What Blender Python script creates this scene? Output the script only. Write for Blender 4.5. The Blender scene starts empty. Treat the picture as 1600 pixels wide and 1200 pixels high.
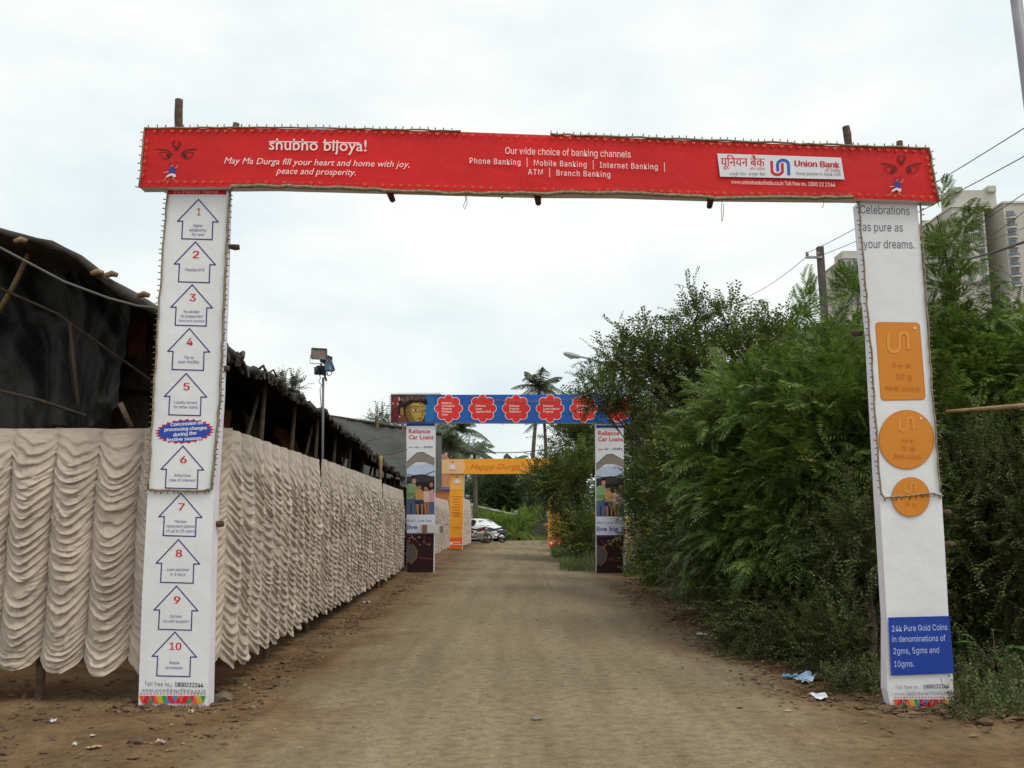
import bpy, math, random
import numpy as np
from mathutils import Vector, Matrix
R = math.radians
random.seed(7); rng = np.random.default_rng(11)
SC = bpy.context.scene
COL = SC.collection

# ------------------------------------------------------------------ camera, sky, sun, exposure
CAM_H, FPX, PITCH = 1.6, 1383.0, math.atan(208/1383.0)
cd = bpy.data.cameras.new('camera'); cam = bpy.data.objects.new('camera', cd); COL.objects.link(cam)
cam.location = (0, 0, CAM_H); cam.rotation_euler = (R(90)+PITCH, 0, 0)
cd.sensor_width = 36; cd.lens = FPX/1600*36; cd.clip_start = .1; cd.clip_end = 3000
SC.camera = cam
SUN_EL, SUN_AZ = 58, 125          # azimuth measured from +Y towards +X: behind and to the right
wd = bpy.data.worlds.new('World'); SC.world = wd; wd.use_nodes = True
nt = wd.node_tree; nt.nodes.clear()
def wn(t): return nt.nodes.new(t)
sky = wn('ShaderNodeTexSky'); sky.sky_type = 'NISHITA'; sky.sun_disc = False
sky.sun_elevation = R(SUN_EL); sky.sun_rotation = R(SUN_AZ); sky.air_density = 1.2; sky.dust_density = 3
tc = wn('ShaderNodeTexCoord'); mp = wn('ShaderNodeMapping'); mp.inputs['Scale'].default_value = (1, 1, 2.2)
n1 = wn('ShaderNodeTexNoise'); n1.inputs['Scale'].default_value = 2.4; n1.inputs['Detail'].default_value = 6; n1.inputs['Roughness'].default_value = .55
r1 = wn('ShaderNodeValToRGB'); r1.color_ramp.elements[0].position = .35; r1.color_ramp.elements[1].position = .64
r1.color_ramp.elements[0].color = (6.4, 7.3, 7.65, 1); r1.color_ramp.elements[1].color = (9.0, 9.1, 8.65, 1)
mx = wn('ShaderNodeMix'); mx.data_type = 'RGBA'; mx.clamp_result = False; mx.inputs['Factor'].default_value = .93
bg = wn('ShaderNodeBackground'); bg.inputs['Strength'].default_value = .1; wo = wn('ShaderNodeOutputWorld')
L = nt.links.new
L(tc.outputs['Generated'], mp.inputs['Vector']); L(mp.outputs['Vector'], n1.inputs['Vector']); L(n1.outputs['Fac'], r1.inputs['Fac'])
L(sky.outputs['Color'], mx.inputs['A']); L(r1.outputs['Color'], mx.inputs['B']); L(mx.outputs['Result'], bg.inputs['Color']); L(bg.outputs['Background'], wo.inputs['Surface'])
sl = bpy.data.lights.new('sun', 'SUN'); sl.energy = 1.4; sl.angle = R(25); sl.color = (1, .93, .82)
so = bpy.data.objects.new('sun', sl); COL.objects.link(so)
sd = Vector((math.sin(R(SUN_AZ))*math.cos(R(SUN_EL)), math.cos(R(SUN_AZ))*math.cos(R(SUN_EL)), math.sin(R(SUN_EL))))
so.rotation_euler = (-sd).to_track_quat('-Z', 'Y').to_euler(); so.location = (6, -8, 20)
vs = SC.view_settings; vs.view_transform = 'Standard'; vs.look = 'None'; vs.exposure = .28; vs.gamma = 1; vs.use_curve_mapping = False
SC.cycles.max_bounces = 5; SC.cycles.diffuse_bounces = 3; SC.cycles.transparent_max_bounces = 6
SC.cycles.use_adaptive_sampling = True; SC.cycles.adaptive_threshold = .02
try: SC.cycles.use_denoising = True
except Exception: pass

# ------------------------------------------------------------------ helpers: rays of the photograph's camera met with real planes
cP, sP = math.cos(PITCH), math.sin(PITCH)
def ray(u, v):
    t = (600-v)/FPX
    return Vector(((u-800)/FPX, cP - sP*t, sP + cP*t))
def W(u, v, y):                      # where that ray meets the vertical plane Y = y
    d = ray(u, v); k = y/d.y
    return Vector((d.x*k, y, CAM_H + d.z*k))
def WX(u, v, x):                     # ... the vertical plane X = x
    d = ray(u, v); k = x/d.x
    return Vector((x, d.y*k, CAM_H + d.z*k))
def G(u, v, z=0.0):                  # ... the ground
    d = ray(u, v); k = (z-CAM_H)/d.z
    return Vector((d.x*k, d.y*k, z))

def vnoise(x, y, s=0):
    x = np.asarray(x, float); y = np.asarray(y, float)
    xi = np.floor(x).astype(np.int64); yi = np.floor(y).astype(np.int64); xf = x-xi; yf = y-yi
    xf = xf*xf*(3-2*xf); yf = yf*yf*(3-2*yf)
    def hsh(a, b):
        n = (a*374761393 + b*668265263 + s*1442695041) & 0x7fffffff
        n = ((n ^ (n >> 13))*1274126177) & 0x7fffffff
        return ((n ^ (n >> 16)) & 0xffff)/65535.0
    a = hsh(xi, yi); b = hsh(xi+1, yi); c = hsh(xi, yi+1); d = hsh(xi+1, yi+1)
    return (a*(1-xf)+b*xf)*(1-yf) + (c*(1-xf)+d*xf)*yf

# ------------------------------------------------------------------ materials
MATS = {}
def mat(name, col, rough=.6, var=.12, scale=6.0, bump=0.0, bscale=60.0, metal=0.0, spec=.3, col2=None, sheen=0.0):
    if name in MATS: return MATS[name]
    m = bpy.data.materials.new(name); m.use_nodes = True; t = m.node_tree; b = t.nodes['Principled BSDF']
    b.inputs['Roughness'].default_value = rough; b.inputs['Metallic'].default_value = metal
    b.inputs['Specular IOR Level'].default_value = spec
    if sheen: b.inputs['Sheen Weight'].default_value = sheen
    tc = t.nodes.new('ShaderNodeTexCoord'); n = t.nodes.new('ShaderNodeTexNoise')
    n.inputs['Scale'].default_value = scale; n.inputs['Detail'].default_value = 5
    t.links.new(tc.outputs['Object'], n.inputs['Vector'])
    rp = t.nodes.new('ShaderNodeValToRGB'); e = rp.color_ramp.elements
    e[0].position = .3; e[1].position = .7
    c2 = col2 or tuple(min(1, c*(1+var)) for c in col)
    c1 = col if col2 else tuple(c*(1-var) for c in col)
    e[0].color = (*c1, 1); e[1].color = (*c2, 1)
    t.links.new(n.outputs['Fac'], rp.inputs['Fac']); t.links.new(rp.outputs['Color'], b.inputs['Base Color'])
    if bump:
        n2 = t.nodes.new('ShaderNodeTexNoise'); n2.inputs['Scale'].default_value = bscale; n2.inputs['Detail'].default_value = 4
        t.links.new(tc.outputs['Object'], n2.inputs['Vector'])
        bp = t.nodes.new('ShaderNodeBump'); bp.inputs['Strength'].default_value = bump; bp.inputs['Distance'].default_value = .05
        t.links.new(n2.outputs['Fac'], bp.inputs['Height']); t.links.new(bp.outputs['Normal'], b.inputs['Normal'])
    MATS[name] = m; return m

def s2l(r, g, b):
    f = lambda c: (c/255/12.92) if c/255 <= .04045 else ((c/255+.055)/1.055)**2.4
    return (f(r), f(g), f(b))
INKS = {}
def ink(r, g, b):                    # printing ink on vinyl
    k = (r, g, b)
    if k not in INKS: INKS[k] = mat('ink_%d_%d_%d' % k, s2l(r, g, b), rough=.5, var=.06, scale=1.5, spec=.25)
    return INKS[k]

def leafmat(name, c1, c2, c3=None, rough=.5, trans=.22):
    m = bpy.data.materials.new(name); m.use_nodes = True; t = m.node_tree; b = t.nodes['Principled BSDF']; o = t.nodes['Material Output']
    g = t.nodes.new('ShaderNodeNewGeometry'); rp = t.nodes.new('ShaderNodeValToRGB'); e = rp.color_ramp.elements
    e[0].color = (*c1, 1); e[1].color = (*c2, 1)
    if c3: e[1].position = .85; x = e.new(.95); x.color = (*c3, 1)
    t.links.new(g.outputs['Random Per Island'], rp.inputs['Fac'])
    tc = t.nodes.new('ShaderNodeTexCoord'); n = t.nodes.new('ShaderNodeTexNoise'); n.inputs['Scale'].default_value = 1.9; n.inputs['Detail'].default_value = 3
    t.links.new(tc.outputs['Object'], n.inputs['Vector'])
    hv = t.nodes.new('ShaderNodeHueSaturation'); mr = t.nodes.new('ShaderNodeMapRange')
    mr.inputs['From Min'].default_value = .3; mr.inputs['From Max'].default_value = .7; mr.inputs['To Min'].default_value = .5; mr.inputs['To Max'].default_value = 1.55
    t.links.new(n.outputs['Fac'], mr.inputs['Value']); t.links.new(mr.outputs['Result'], hv.inputs['Value']); t.links.new(rp.outputs['Color'], hv.inputs['Color'])
    b.inputs['Roughness'].default_value = rough; b.inputs['Specular IOR Level'].default_value = .35
    t.links.new(hv.outputs['Color'], b.inputs['Base Color'])
    tr = t.nodes.new('ShaderNodeBsdfTranslucent'); t.links.new(hv.outputs['Color'], tr.inputs['Color'])
    ms = t.nodes.new('ShaderNodeMixShader'); ms.inputs['Fac'].default_value = trans
    t.links.new(b.outputs['BSDF'], ms.inputs[1]); t.links.new(tr.outputs['BSDF'], ms.inputs[2]); t.links.new(ms.outputs['Shader'], o.inputs['Surface'])
    return m

# ------------------------------------------------------------------ objects
ORG = {}
def tag(o, label=None, cat=None, group=None, kind=None):
    if label: o['label'] = label
    if cat: o['category'] = cat
    if group: o['group'] = group
    if kind: o['kind'] = kind
    return o
def thing(name, loc, label, cat, group=None):
    o = bpy.data.objects.new(name, None); COL.objects.link(o); o.location = loc; o.empty_display_size = .3
    ORG[o.name] = Vector(loc); return tag(o, label, cat, group)
def link_mesh(me, name, parent=None, loc=(0, 0, 0)):
    o = bpy.data.objects.new(name, me); COL.objects.link(o)
    if parent is not None: o.parent = parent; ORG[o.name] = ORG.get(parent.name, Vector((0, 0, 0)))
    else: o.location = loc; ORG[o.name] = Vector(loc)
    return o
class MB:
    """collects faces (world coordinates) for one mesh"""
    def __init__(s): s.v = []; s.f = []; s.m = []; s.mats = []; s.sm = []
    def mi(s, m):
        if m not in s.mats: s.mats.append(m)
        return s.mats.index(m)
    def add(s, vs, fs, m, smooth=False):
        o = len(s.v); s.v += [tuple(v) for v in vs]; k = s.mi(m)
        for f in fs: s.f.append(tuple(i+o for i in f)); s.m.append(k); s.sm.append(smooth)
        return s
    def poly(s, pts, m): return s.add(pts, [tuple(range(len(pts)))], m)
    def box(s, c, d, m, M=None):
        x, y, z = (k/2 for k in d); c = Vector(c)
        vs = [Vector((a*x, b*y, e*z)) for a in (-1, 1) for b in (-1, 1) for e in (-1, 1)]
        vs = [c + (M @ v if M else v) for v in vs]
        return s.add(vs, [(0, 1, 3, 2), (4, 6, 7, 5), (0, 4, 5, 1), (2, 3, 7, 6), (0, 2, 6, 4), (1, 5, 7, 3)], m)
    def prism(s, pts, dv, m, mside=None):
        """front polygon pts, pushed back by vector dv"""
        n = len(pts); dv = Vector(dv); b = [Vector(p)+dv for p in pts]
        s.add(pts, [tuple(range(n))], m); s.add(b, [tuple(range(n-1, -1, -1))], mside or m)
        return s.add(list(pts)+b, [(i, i+n, (i+1) % n+n, (i+1) % n) for i in range(n)], mside or m)
    def tube(s, pts, rad, m, n=8, cap=True):
        pts = [Vector(p) for p in pts]
        if not hasattr(rad, '__len__'): rad = [rad]*len(pts)
        vs = []; up = None
        for i, p in enumerate(pts):
            d = (pts[min(i+1, len(pts)-1)]-pts[max(i-1, 0)])
            d = d.normalized() if d.length > 1e-9 else Vector((0, 0, 1))
            a = up if up is not None else (Vector((0, 0, 1)) if abs(d.z) < .9 else Vector((1, 0, 0)))
            x = d.cross(a); x = x.normalized() if x.length > 1e-6 else d.orthogonal().normalized()
            yv = x.cross(d).normalized(); up = yv
            vs += [p + (x*math.cos(2*math.pi*k/n) + yv*math.sin(2*math.pi*k/n))*rad[i] for k in range(n)]
        fs = [(i*n+k, i*n+(k+1) % n, (i+1)*n+(k+1) % n, (i+1)*n+k) for i in range(len(pts)-1) for k in range(n)]
        if cap: fs += [tuple(range(n-1, -1, -1)), tuple(range((len(pts)-1)*n, len(pts)*n))]
        return s.add(vs, fs, m, True)
    def build(s, name, parent=None, base=None, **tags):
        o0 = ORG.get(parent.name, Vector((0, 0, 0))) if parent is not None else Vector(base or (0, 0, 0))
        me = bpy.data.meshes.new(name)
        me.from_pydata([(v[0]-o0.x, v[1]-o0.y, v[2]-o0.z) for v in s.v], [], s.f)
        for m in s.mats: me.materials.append(m)
        me.polygons.foreach_set('material_index', s.m); me.polygons.foreach_set('use_smooth', s.sm); me.update()
        o = link_mesh(me, name, parent, tuple(o0))
        return tag(o, **tags) if tags else o
def npmesh(name, V, F, m, smooth=False):
    me = bpy.data.meshes.new(name); V = np.asarray(V, np.float32); F = np.asarray(F, np.int32); k = F.shape[1]
    me.vertices.add(len(V)); me.vertices.foreach_set('co', V.ravel())
    me.loops.add(F.size); me.loops.foreach_set('vertex_index', F.ravel())
    me.polygons.add(len(F)); me.polygons.foreach_set('loop_start', np.arange(0, F.size, k, dtype=np.int32))
    me.polygons.foreach_set('loop_total', np.full(len(F), k, np.int32))
    me.polygons.foreach_set('use_smooth', np.full(len(F), smooth))
    me.materials.append(m); me.update(calc_edges=True); return me
def gridmesh(name, P, m, smooth=True):
    """P: rows x cols x 3"""
    r, c = P.shape[:2]; i = np.arange(r*c).reshape(r, c)
    F = np.stack([i[:-1, :-1], i[:-1, 1:], i[1:, 1:], i[1:, :-1]], -1).reshape(-1, 4)
    return npmesh(name, P.reshape(-1, 3), F, m, smooth)
def sag(a, b, d, n=14):
    a = Vector(a); b = Vector(b)
    return [a.lerp(b, i/n) - Vector((0, 0, d*4*(i/n)*(1-i/n))) for i in range(n+1)]

SANS = """ 	28		
,	28	6,-18 10,11 21,11 13,-18	0,2,1 0,3,2
-	68	51,37 51,28 17,28 17,37	2,0,3 2,1,0
.	28	14,-1 12,0 9,1 8,4 7,6 8,9 9,11 12,13 14,13 17,13 19,11 21,9 21,6 21,4 19,1 17,0	7,9,8 6,9,7 6,10,9 5,10,6 5,11,10 4,11,5 4,12,11 3,12,4 3,13,12 2,13,3 2,14,13 1,14,2 1,15,14 0,15,1
0	68	34,-1 26,0 19,4 14,9 10,17 8,27 7,38 8,50 10,59 14,67 20,73 26,76 34,77 42,76 48,73 54,67 58,59 60,50 61,38 60,27 58,17 54,9 48,4 42,0 34,7 39,8 44,11 47,16 50,22 51,29 52,38 51,47 50,55 47,61 44,65 39,68 34,69 29,68 24,65 21,61 18,55 17,47 16,38 17,29 18,22 21,16 24,11 29,8	11,13,12 10,13,11 10,14,13 9,14,10 9,36,14 36,15,14 9,37,36 35,15,36 9,38,37 34,15,35 8,38,9 34,16,15 8,39,38 33,16,34 8,40,39 32,16,33 7,40,8 32,17,16 7,41,40 31,17,32 6,41,7 31,18,17 6,42,41 30,18,31 5,42,6 5,43,42 29,18,30 29,19,18 5,44,43 28,19,29 4,44,5 28,20,19 4,45,44 27,20,28 3,45,4 27,21,20 3,46,45 26,21,27 3,47,46 25,21,26 2,47,3 25,22,21 2,24,47 24,22,25 2,22,24 1,22,2 1,23,22 1,0,23
1	68	11,0 11,8 59,8 59,0 41,76 41,0 32,0 32,67 31,67 13,54 13,64 30,76	10,4,11 10,8,4 8,7,4 7,5,4 10,9,8 6,5,7 0,2,1 0,3,2
2	68	10,0 10,7 35,34 39,39 42,42 45,46 47,49 48,52 48,56 48,60 46,63 44,65 41,67 37,69 34,69 29,68 26,67 23,65 21,62 19,58 19,54 10,54 11,61 13,66 17,71 21,74 27,77 34,77 40,77 46,74 51,71 54,67 56,62 57,56 57,52 56,48 54,43 50,39 46,33 40,27 23,9 58,9 58,0	26,28,27 26,29,28 25,29,26 25,30,29 24,30,25 24,31,30 23,15,24 15,14,24 14,13,24 13,31,24 12,31,13 23,16,15 11,31,12 23,17,16 11,32,31 22,17,23 10,32,11 22,18,17 9,32,10 22,19,18 9,33,32 21,19,22 8,33,9 21,20,19 8,34,33 7,34,8 6,34,7 6,35,34 5,35,6 5,36,35 4,36,5 4,37,36 3,37,4 3,38,37 2,38,3 1,38,2 1,39,38 1,40,39 1,41,40 1,42,41 0,42,1
3	68	33,-1 26,0 20,1 15,4 11,9 8,14 7,20 16,20 17,16 19,13 22,11 25,9 29,8 33,7 37,8 41,9 45,11 47,14 49,17 49,22 49,26 47,29 45,33 41,35 36,37 30,37 24,37 24,45 43,67 43,68 10,68 10,76 56,76 56,69 32,42 32,43 40,43 46,41 52,38 56,33 58,28 59,22 58,15 56,10 52,5 46,2 40,0	30,32,31 30,33,32 30,29,33 29,28,33 28,34,33 27,35,28 35,34,28 26,35,27 26,36,35 26,37,36 26,38,37 26,25,38 25,24,38 24,39,38 23,39,24 22,39,23 22,40,39 21,40,22 20,40,21 20,41,40 19,41,20 18,41,19 18,42,41 5,7,6 5,8,7 17,42,18 5,9,8 17,43,42 16,43,17 4,9,5 4,10,9 15,43,16 4,11,10 15,44,43 14,44,15 4,12,11 3,12,4 13,44,14 3,13,12 3,44,13 3,45,44 2,45,3 2,46,45 1,46,2 1,0,46
4	68	6,16 6,24 37,76 47,76 16,25 16,24 62,24 62,16 42,0 42,18 42,22 42,48 51,48 51,0	1,3,2 1,4,3 10,12,11 10,13,12 1,5,4 1,6,5 1,10,6 10,7,6 0,10,1 0,9,10 13,7,10 0,8,9 8,7,0 8,13,7
5	68	33,-1 27,0 21,2 16,5 12,9 10,14 9,20 18,20 19,16 21,13 23,11 26,9 29,8 33,7 38,8 41,10 45,12 47,16 49,20 49,24 49,29 47,33 45,37 41,39 37,41 33,42 29,41 25,40 22,39 19,37 10,38 14,76 55,76 55,68 23,68 20,45 23,47 27,49 30,50 34,50 39,50 44,48 48,46 52,43 55,39 57,35 58,30 59,24 58,18 55,11 51,6 46,2 40,0	30,34,31 34,32,31 34,33,32 30,35,34 38,40,39 37,40,38 37,41,40 36,41,37 36,42,41 35,42,36 35,43,42 30,26,35 26,25,35 25,43,35 25,44,43 24,44,25 30,27,26 23,44,24 30,28,27 22,44,23 22,45,44 30,29,28 21,45,22 21,46,45 20,46,21 20,47,46 19,47,20 19,48,47 18,48,19 17,48,18 5,7,6 5,8,7 17,49,48 5,9,8 16,49,17 4,9,5 4,10,9 15,49,16 15,50,49 4,11,10 14,50,15 4,12,11 3,12,4 13,50,14 3,13,12 3,50,13 3,51,50 2,51,3 2,52,51 1,52,2 1,0,52
6	68	34,-1 27,0 21,2 16,6 13,11 10,17 10,24 10,30 12,36 15,43 21,51 38,76 48,76 23,39 22,39 23,41 25,43 27,45 29,46 32,47 35,47 42,46 47,44 52,41 55,36 58,30 58,24 58,17 55,11 51,6 47,2 41,0 34,7 38,8 42,9 45,12 47,15 49,19 49,24 49,28 47,32 45,35 42,38 38,39 34,40 30,39 26,38 23,35 21,32 19,28 19,24 19,19 21,15 23,12 26,9 30,8	10,12,11 10,16,12 16,13,12 9,16,10 19,21,20 18,21,19 18,22,21 17,22,18 16,22,17 16,23,22 9,15,16 13,44,16 44,23,16 8,15,9 8,14,15 44,43,23 43,24,23 13,45,44 13,46,45 42,24,43 8,13,14 8,46,13 8,47,46 41,24,42 41,25,24 7,47,8 7,48,47 40,25,41 7,49,48 39,25,40 39,26,25 6,49,7 6,50,49 38,26,39 5,50,6 5,51,50 37,26,38 37,27,26 5,52,51 36,27,37 4,52,5 36,28,27 4,53,52 35,28,36 4,54,53 34,28,35 3,54,4 34,29,28 3,55,54 33,29,34 3,32,55 32,29,33 3,29,32 2,29,3 2,30,29 1,30,2 1,31,30 0,31,1
7	68	15,0 48,67 48,68 9,68 9,76 59,76 59,67 25,0	3,5,4 3,2,5 2,6,5 1,6,2 1,7,6 0,7,1
8	68	34,-1 27,0 20,2 15,5 11,9 9,14 8,20 8,25 10,29 12,33 15,36 19,38 23,40 18,42 14,46 11,51 11,57 11,63 14,67 17,72 22,75 28,77 34,77 40,77 46,75 51,72 54,67 56,63 57,57 56,51 54,46 50,42 45,40 49,38 53,36 56,33 58,29 60,25 60,20 59,14 57,9 53,5 48,2 41,0 34,7 39,8 43,9 46,11 48,14 50,17 50,21 50,25 48,28 46,31 42,33 38,35 34,35 29,35 25,33 22,31 19,28 18,25 17,21 18,17 19,14 22,11 25,9 29,8 34,43 38,44 41,45 44,47 46,50 47,53 48,56 47,60 46,63 44,66 41,67 38,69 34,69 30,69 27,67 24,66 22,63 20,60 20,56 20,53 22,50 24,47 27,45 30,44	21,23,22 20,23,21 20,24,23 19,24,20 19,25,24 18,25,19 18,80,25 80,26,25 18,81,80 79,26,80 18,82,81 78,26,79 17,82,18 78,27,26 17,83,82 77,27,78 17,84,83 76,27,77 17,85,84 75,27,76 16,85,17 75,28,27 16,86,85 74,28,75 15,86,16 74,29,28 15,87,86 73,29,74 15,88,87 72,29,73 72,30,29 14,88,15 14,89,88 71,30,72 14,90,89 70,30,71 70,31,30 13,90,14 13,91,90 69,31,70 13,68,91 68,31,69 13,31,68 13,32,31 12,32,13 11,32,12 11,33,32 10,33,11 10,34,33 9,56,10 56,34,10 56,35,34 9,57,56 55,35,56 9,58,57 54,35,55 9,59,58 53,35,54 8,59,9 53,36,35 8,60,59 52,36,53 7,60,8 52,37,36 7,61,60 51,37,52 6,61,7 51,38,37 6,62,61 50,38,51 6,63,62 49,38,50 5,63,6 49,39,38 5,64,63 48,39,49 4,64,5 48,40,39 4,65,64 47,40,48 4,66,65 46,40,47 3,66,4 46,41,40 3,67,66 45,41,46 3,44,67 44,41,45 3,41,44 2,41,3 2,42,41 1,42,2 1,43,42 0,43,1
9	68	34,77 41,77 47,74 51,70 55,65 58,59 58,52 58,46 56,40 53,34 47,25 30,0 20,0 45,37 46,37 45,35 43,33 41,32 39,30 36,29 33,29 26,30 21,32 16,36 12,40 10,46 10,53 10,60 13,65 16,70 21,74 27,77 34,69 30,69 26,67 23,64 21,61 19,57 19,53 19,48 21,44 23,41 26,39 30,37 34,37 38,37 42,39 45,41 47,44 49,48 49,53 49,57 47,61 45,64 42,67 38,69	31,1,0 30,1,31 30,2,1 29,2,30 29,3,2 28,33,29 33,32,29 32,3,29 32,55,3 55,4,3 28,34,33 54,4,55 28,35,34 53,4,54 27,35,28 53,5,4 27,36,35 52,5,53 27,37,36 51,5,52 26,37,27 51,6,5 26,38,37 50,6,51 25,38,26 25,39,38 49,6,50 49,7,6 25,40,39 48,7,49 48,8,7 24,40,25 24,41,40 47,8,48 24,42,41 46,8,47 46,14,8 14,9,8 23,42,24 23,43,42 45,13,46 13,14,46 45,17,13 17,12,13 15,9,14 23,44,43 44,17,45 23,17,44 22,17,23 16,9,15 16,10,9 17,10,16 21,17,22 21,18,17 12,10,17 21,19,18 20,19,21 12,11,10
:	28	14,41 12,41 9,43 8,45 7,47 8,50 9,52 12,54 14,54 17,54 19,52 21,50 21,47 21,45 19,43 17,41 14,-1 12,0 9,1 8,4 7,6 8,9 9,11 12,13 14,13 17,13 19,11 21,9 21,6 21,4 19,1 17,0	23,25,24 22,25,23 22,26,25 21,26,22 21,27,26 20,27,21 20,28,27 19,28,20 19,29,28 18,29,19 18,30,29 17,30,18 17,31,30 16,31,17 7,9,8 6,9,7 6,10,9 5,10,6 5,11,10 4,11,5 4,12,11 3,12,4 3,13,12 2,13,3 2,14,13 1,14,2 1,15,14 0,15,1
A	72	2,0 30,76 41,76 69,0 59,0 43,45 41,50 40,56 37,63 35,72 37,72 34,63 32,56 30,50 29,45 13,0 16,21 16,30 55,30 55,21	0,9,1 9,2,1 9,10,2 10,3,2 0,17,9 17,11,9 11,8,9 11,8,10 8,18,10 18,3,10 7,18,8 17,12,11 6,18,7 17,13,12 5,18,6 17,14,13 17,16,14 16,15,14 4,19,5 19,18,5 0,16,17 16,18,17 16,19,18 19,3,18 0,15,16 4,3,19
B	68	9,0 9,76 36,76 43,76 49,74 54,70 57,66 59,61 60,56 59,52 58,48 56,45 53,43 50,41 47,40 47,39 51,39 54,37 58,34 60,30 62,26 63,20 62,15 60,10 57,6 52,3 45,1 37,0 19,9 37,9 44,9 49,12 52,16 53,20 53,24 51,28 49,30 46,33 42,34 37,35 19,35 19,43 36,43 40,43 43,44 46,46 48,49 50,52 50,56 50,60 47,64 42,67 36,68 19,68	0,53,1 53,2,1 53,3,2 53,4,3 53,5,4 53,52,5 52,6,5 0,41,53 51,6,52 50,6,51 50,7,6 49,7,50 49,8,7 48,8,49 48,9,8 47,9,48 46,9,47 46,10,9 45,10,46 45,11,10 44,11,45 44,12,11 43,12,44 42,12,43 42,13,12 0,40,41 40,42,41 40,13,42 40,14,13 40,15,14 40,16,15 40,17,16 40,39,17 39,18,17 0,28,40 38,18,39 37,18,38 37,19,18 36,19,37 36,20,19 35,20,36 34,20,35 34,21,20 33,21,34 32,21,33 32,22,21 31,22,32 31,23,22 30,23,31 30,24,23 29,24,30 0,29,28 0,24,29 0,25,24 0,26,25 0,27,26
C	77	40,-1 31,0 23,4 16,10 10,17 7,27 6,38 7,49 10,59 16,67 23,73 31,76 40,77 46,77 51,76 56,74 60,71 64,67 67,63 69,58 71,52 61,52 60,56 58,59 56,62 54,64 51,66 47,67 44,68 40,68 33,67 28,65 23,61 19,55 16,47 16,38 16,29 19,22 23,16 28,11 33,9 40,8 44,8 47,9 51,10 54,12 56,14 58,17 60,20 61,24 71,24 70,19 67,14 64,9 60,6 56,3 51,1 46,-1	11,13,12 11,14,13 10,14,11 10,15,14 10,16,15 9,16,10 9,29,16 29,17,16 9,30,29 28,17,29 27,17,28 9,31,30 26,17,27 26,18,17 8,31,9 25,18,26 8,32,31 24,18,25 24,19,18 23,19,24 8,33,32 22,19,23 7,33,8 22,20,19 21,20,22 7,34,33 6,34,7 6,35,34 5,35,6 5,36,35 5,37,36 4,37,5 48,50,49 48,51,50 4,38,37 47,51,48 47,52,51 3,38,4 46,52,47 3,39,38 45,52,46 45,53,52 44,53,45 3,40,39 43,53,44 2,40,3 43,54,53 42,54,43 2,41,40 41,54,42 2,54,41 2,55,54 1,55,2 1,56,55 1,57,56 0,57,1
E	63	9,0 9,76 56,76 56,68 19,68 19,43 53,43 53,34 19,34 19,9 56,9 56,0	0,4,1 4,2,1 4,3,2 0,5,4 0,8,5 8,6,5 8,7,6 0,9,8 0,10,9 0,11,10
F	62	9,0 9,76 55,76 55,68 19,68 19,42 52,42 52,33 19,33 19,0	0,4,1 4,2,1 4,3,2 0,5,4 0,8,5 8,6,5 8,7,6 0,9,8
G	78	40,-1 31,0 22,4 16,10 10,17 7,27 6,38 7,49 10,59 16,67 22,73 30,76 40,77 46,77 51,76 56,73 60,70 64,67 67,62 70,58 71,52 61,52 60,56 58,59 56,62 53,64 51,66 47,67 44,68 40,68 33,67 27,65 23,61 19,55 16,47 16,38 16,29 19,22 23,16 28,11 34,9 40,8 46,9 52,11 56,14 59,18 62,24 62,30 65,30 42,30 42,38 72,38 72,30 71,21 68,14 63,7 56,3 49,0	11,13,12 11,14,13 10,14,11 10,15,14 10,16,15 9,16,10 9,29,16 29,17,16 9,30,29 28,17,29 27,17,28 9,31,30 26,17,27 8,31,9 26,18,17 25,18,26 8,32,31 24,18,25 24,19,18 23,19,24 8,33,32 7,33,8 22,19,23 22,20,19 21,20,22 7,34,33 6,34,7 6,35,34 49,51,50 49,47,51 47,52,51 5,35,6 5,36,35 49,46,47 48,52,47 48,53,52 46,48,49 46,53,48 5,37,36 4,37,5 45,53,46 4,38,37 45,54,53 44,54,45 3,38,4 3,39,38 43,54,44 43,55,54 3,40,39 42,55,43 2,40,3 2,41,40 41,55,42 2,55,41 2,56,55 1,56,2 1,57,56 0,57,1
H	78	9,0 9,76 19,76 19,43 59,43 59,76 69,76 69,0 59,0 59,35 19,35 19,0	0,2,1 0,3,2 4,6,5 4,7,6 0,10,3 10,4,3 10,9,4 9,7,4 0,11,10 8,7,9
I	45	5,0 5,9 18,9 18,68 5,68 5,76 40,76 40,68 27,68 27,9 40,9 40,0	4,6,5 4,7,6 3,7,4 2,8,3 8,7,3 2,9,8 0,2,1 0,9,2 0,10,9 0,11,10
K	70	16,22 16,32 18,36 21,39 23,42 26,46 29,49 32,52 55,76 67,76 35,41 34,41 9,0 9,76 19,76 19,50 19,34 19,29 19,0 56,0 28,39 34,46 67,0	12,14,13 12,15,14 7,9,8 7,21,9 21,10,9 6,21,7 12,1,15 1,2,15 2,16,15 5,21,6 5,20,21 10,22,21 4,20,5 3,20,4 0,10,11 0,22,10 2,20,3 2,19,20 16,19,2 17,19,16 12,0,1 18,19,17 12,22,0 18,22,12 19,22,18
L	59	9,0 9,76 19,76 19,9 54,9 54,0	0,2,1 0,3,2 0,4,3 0,5,4
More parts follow.
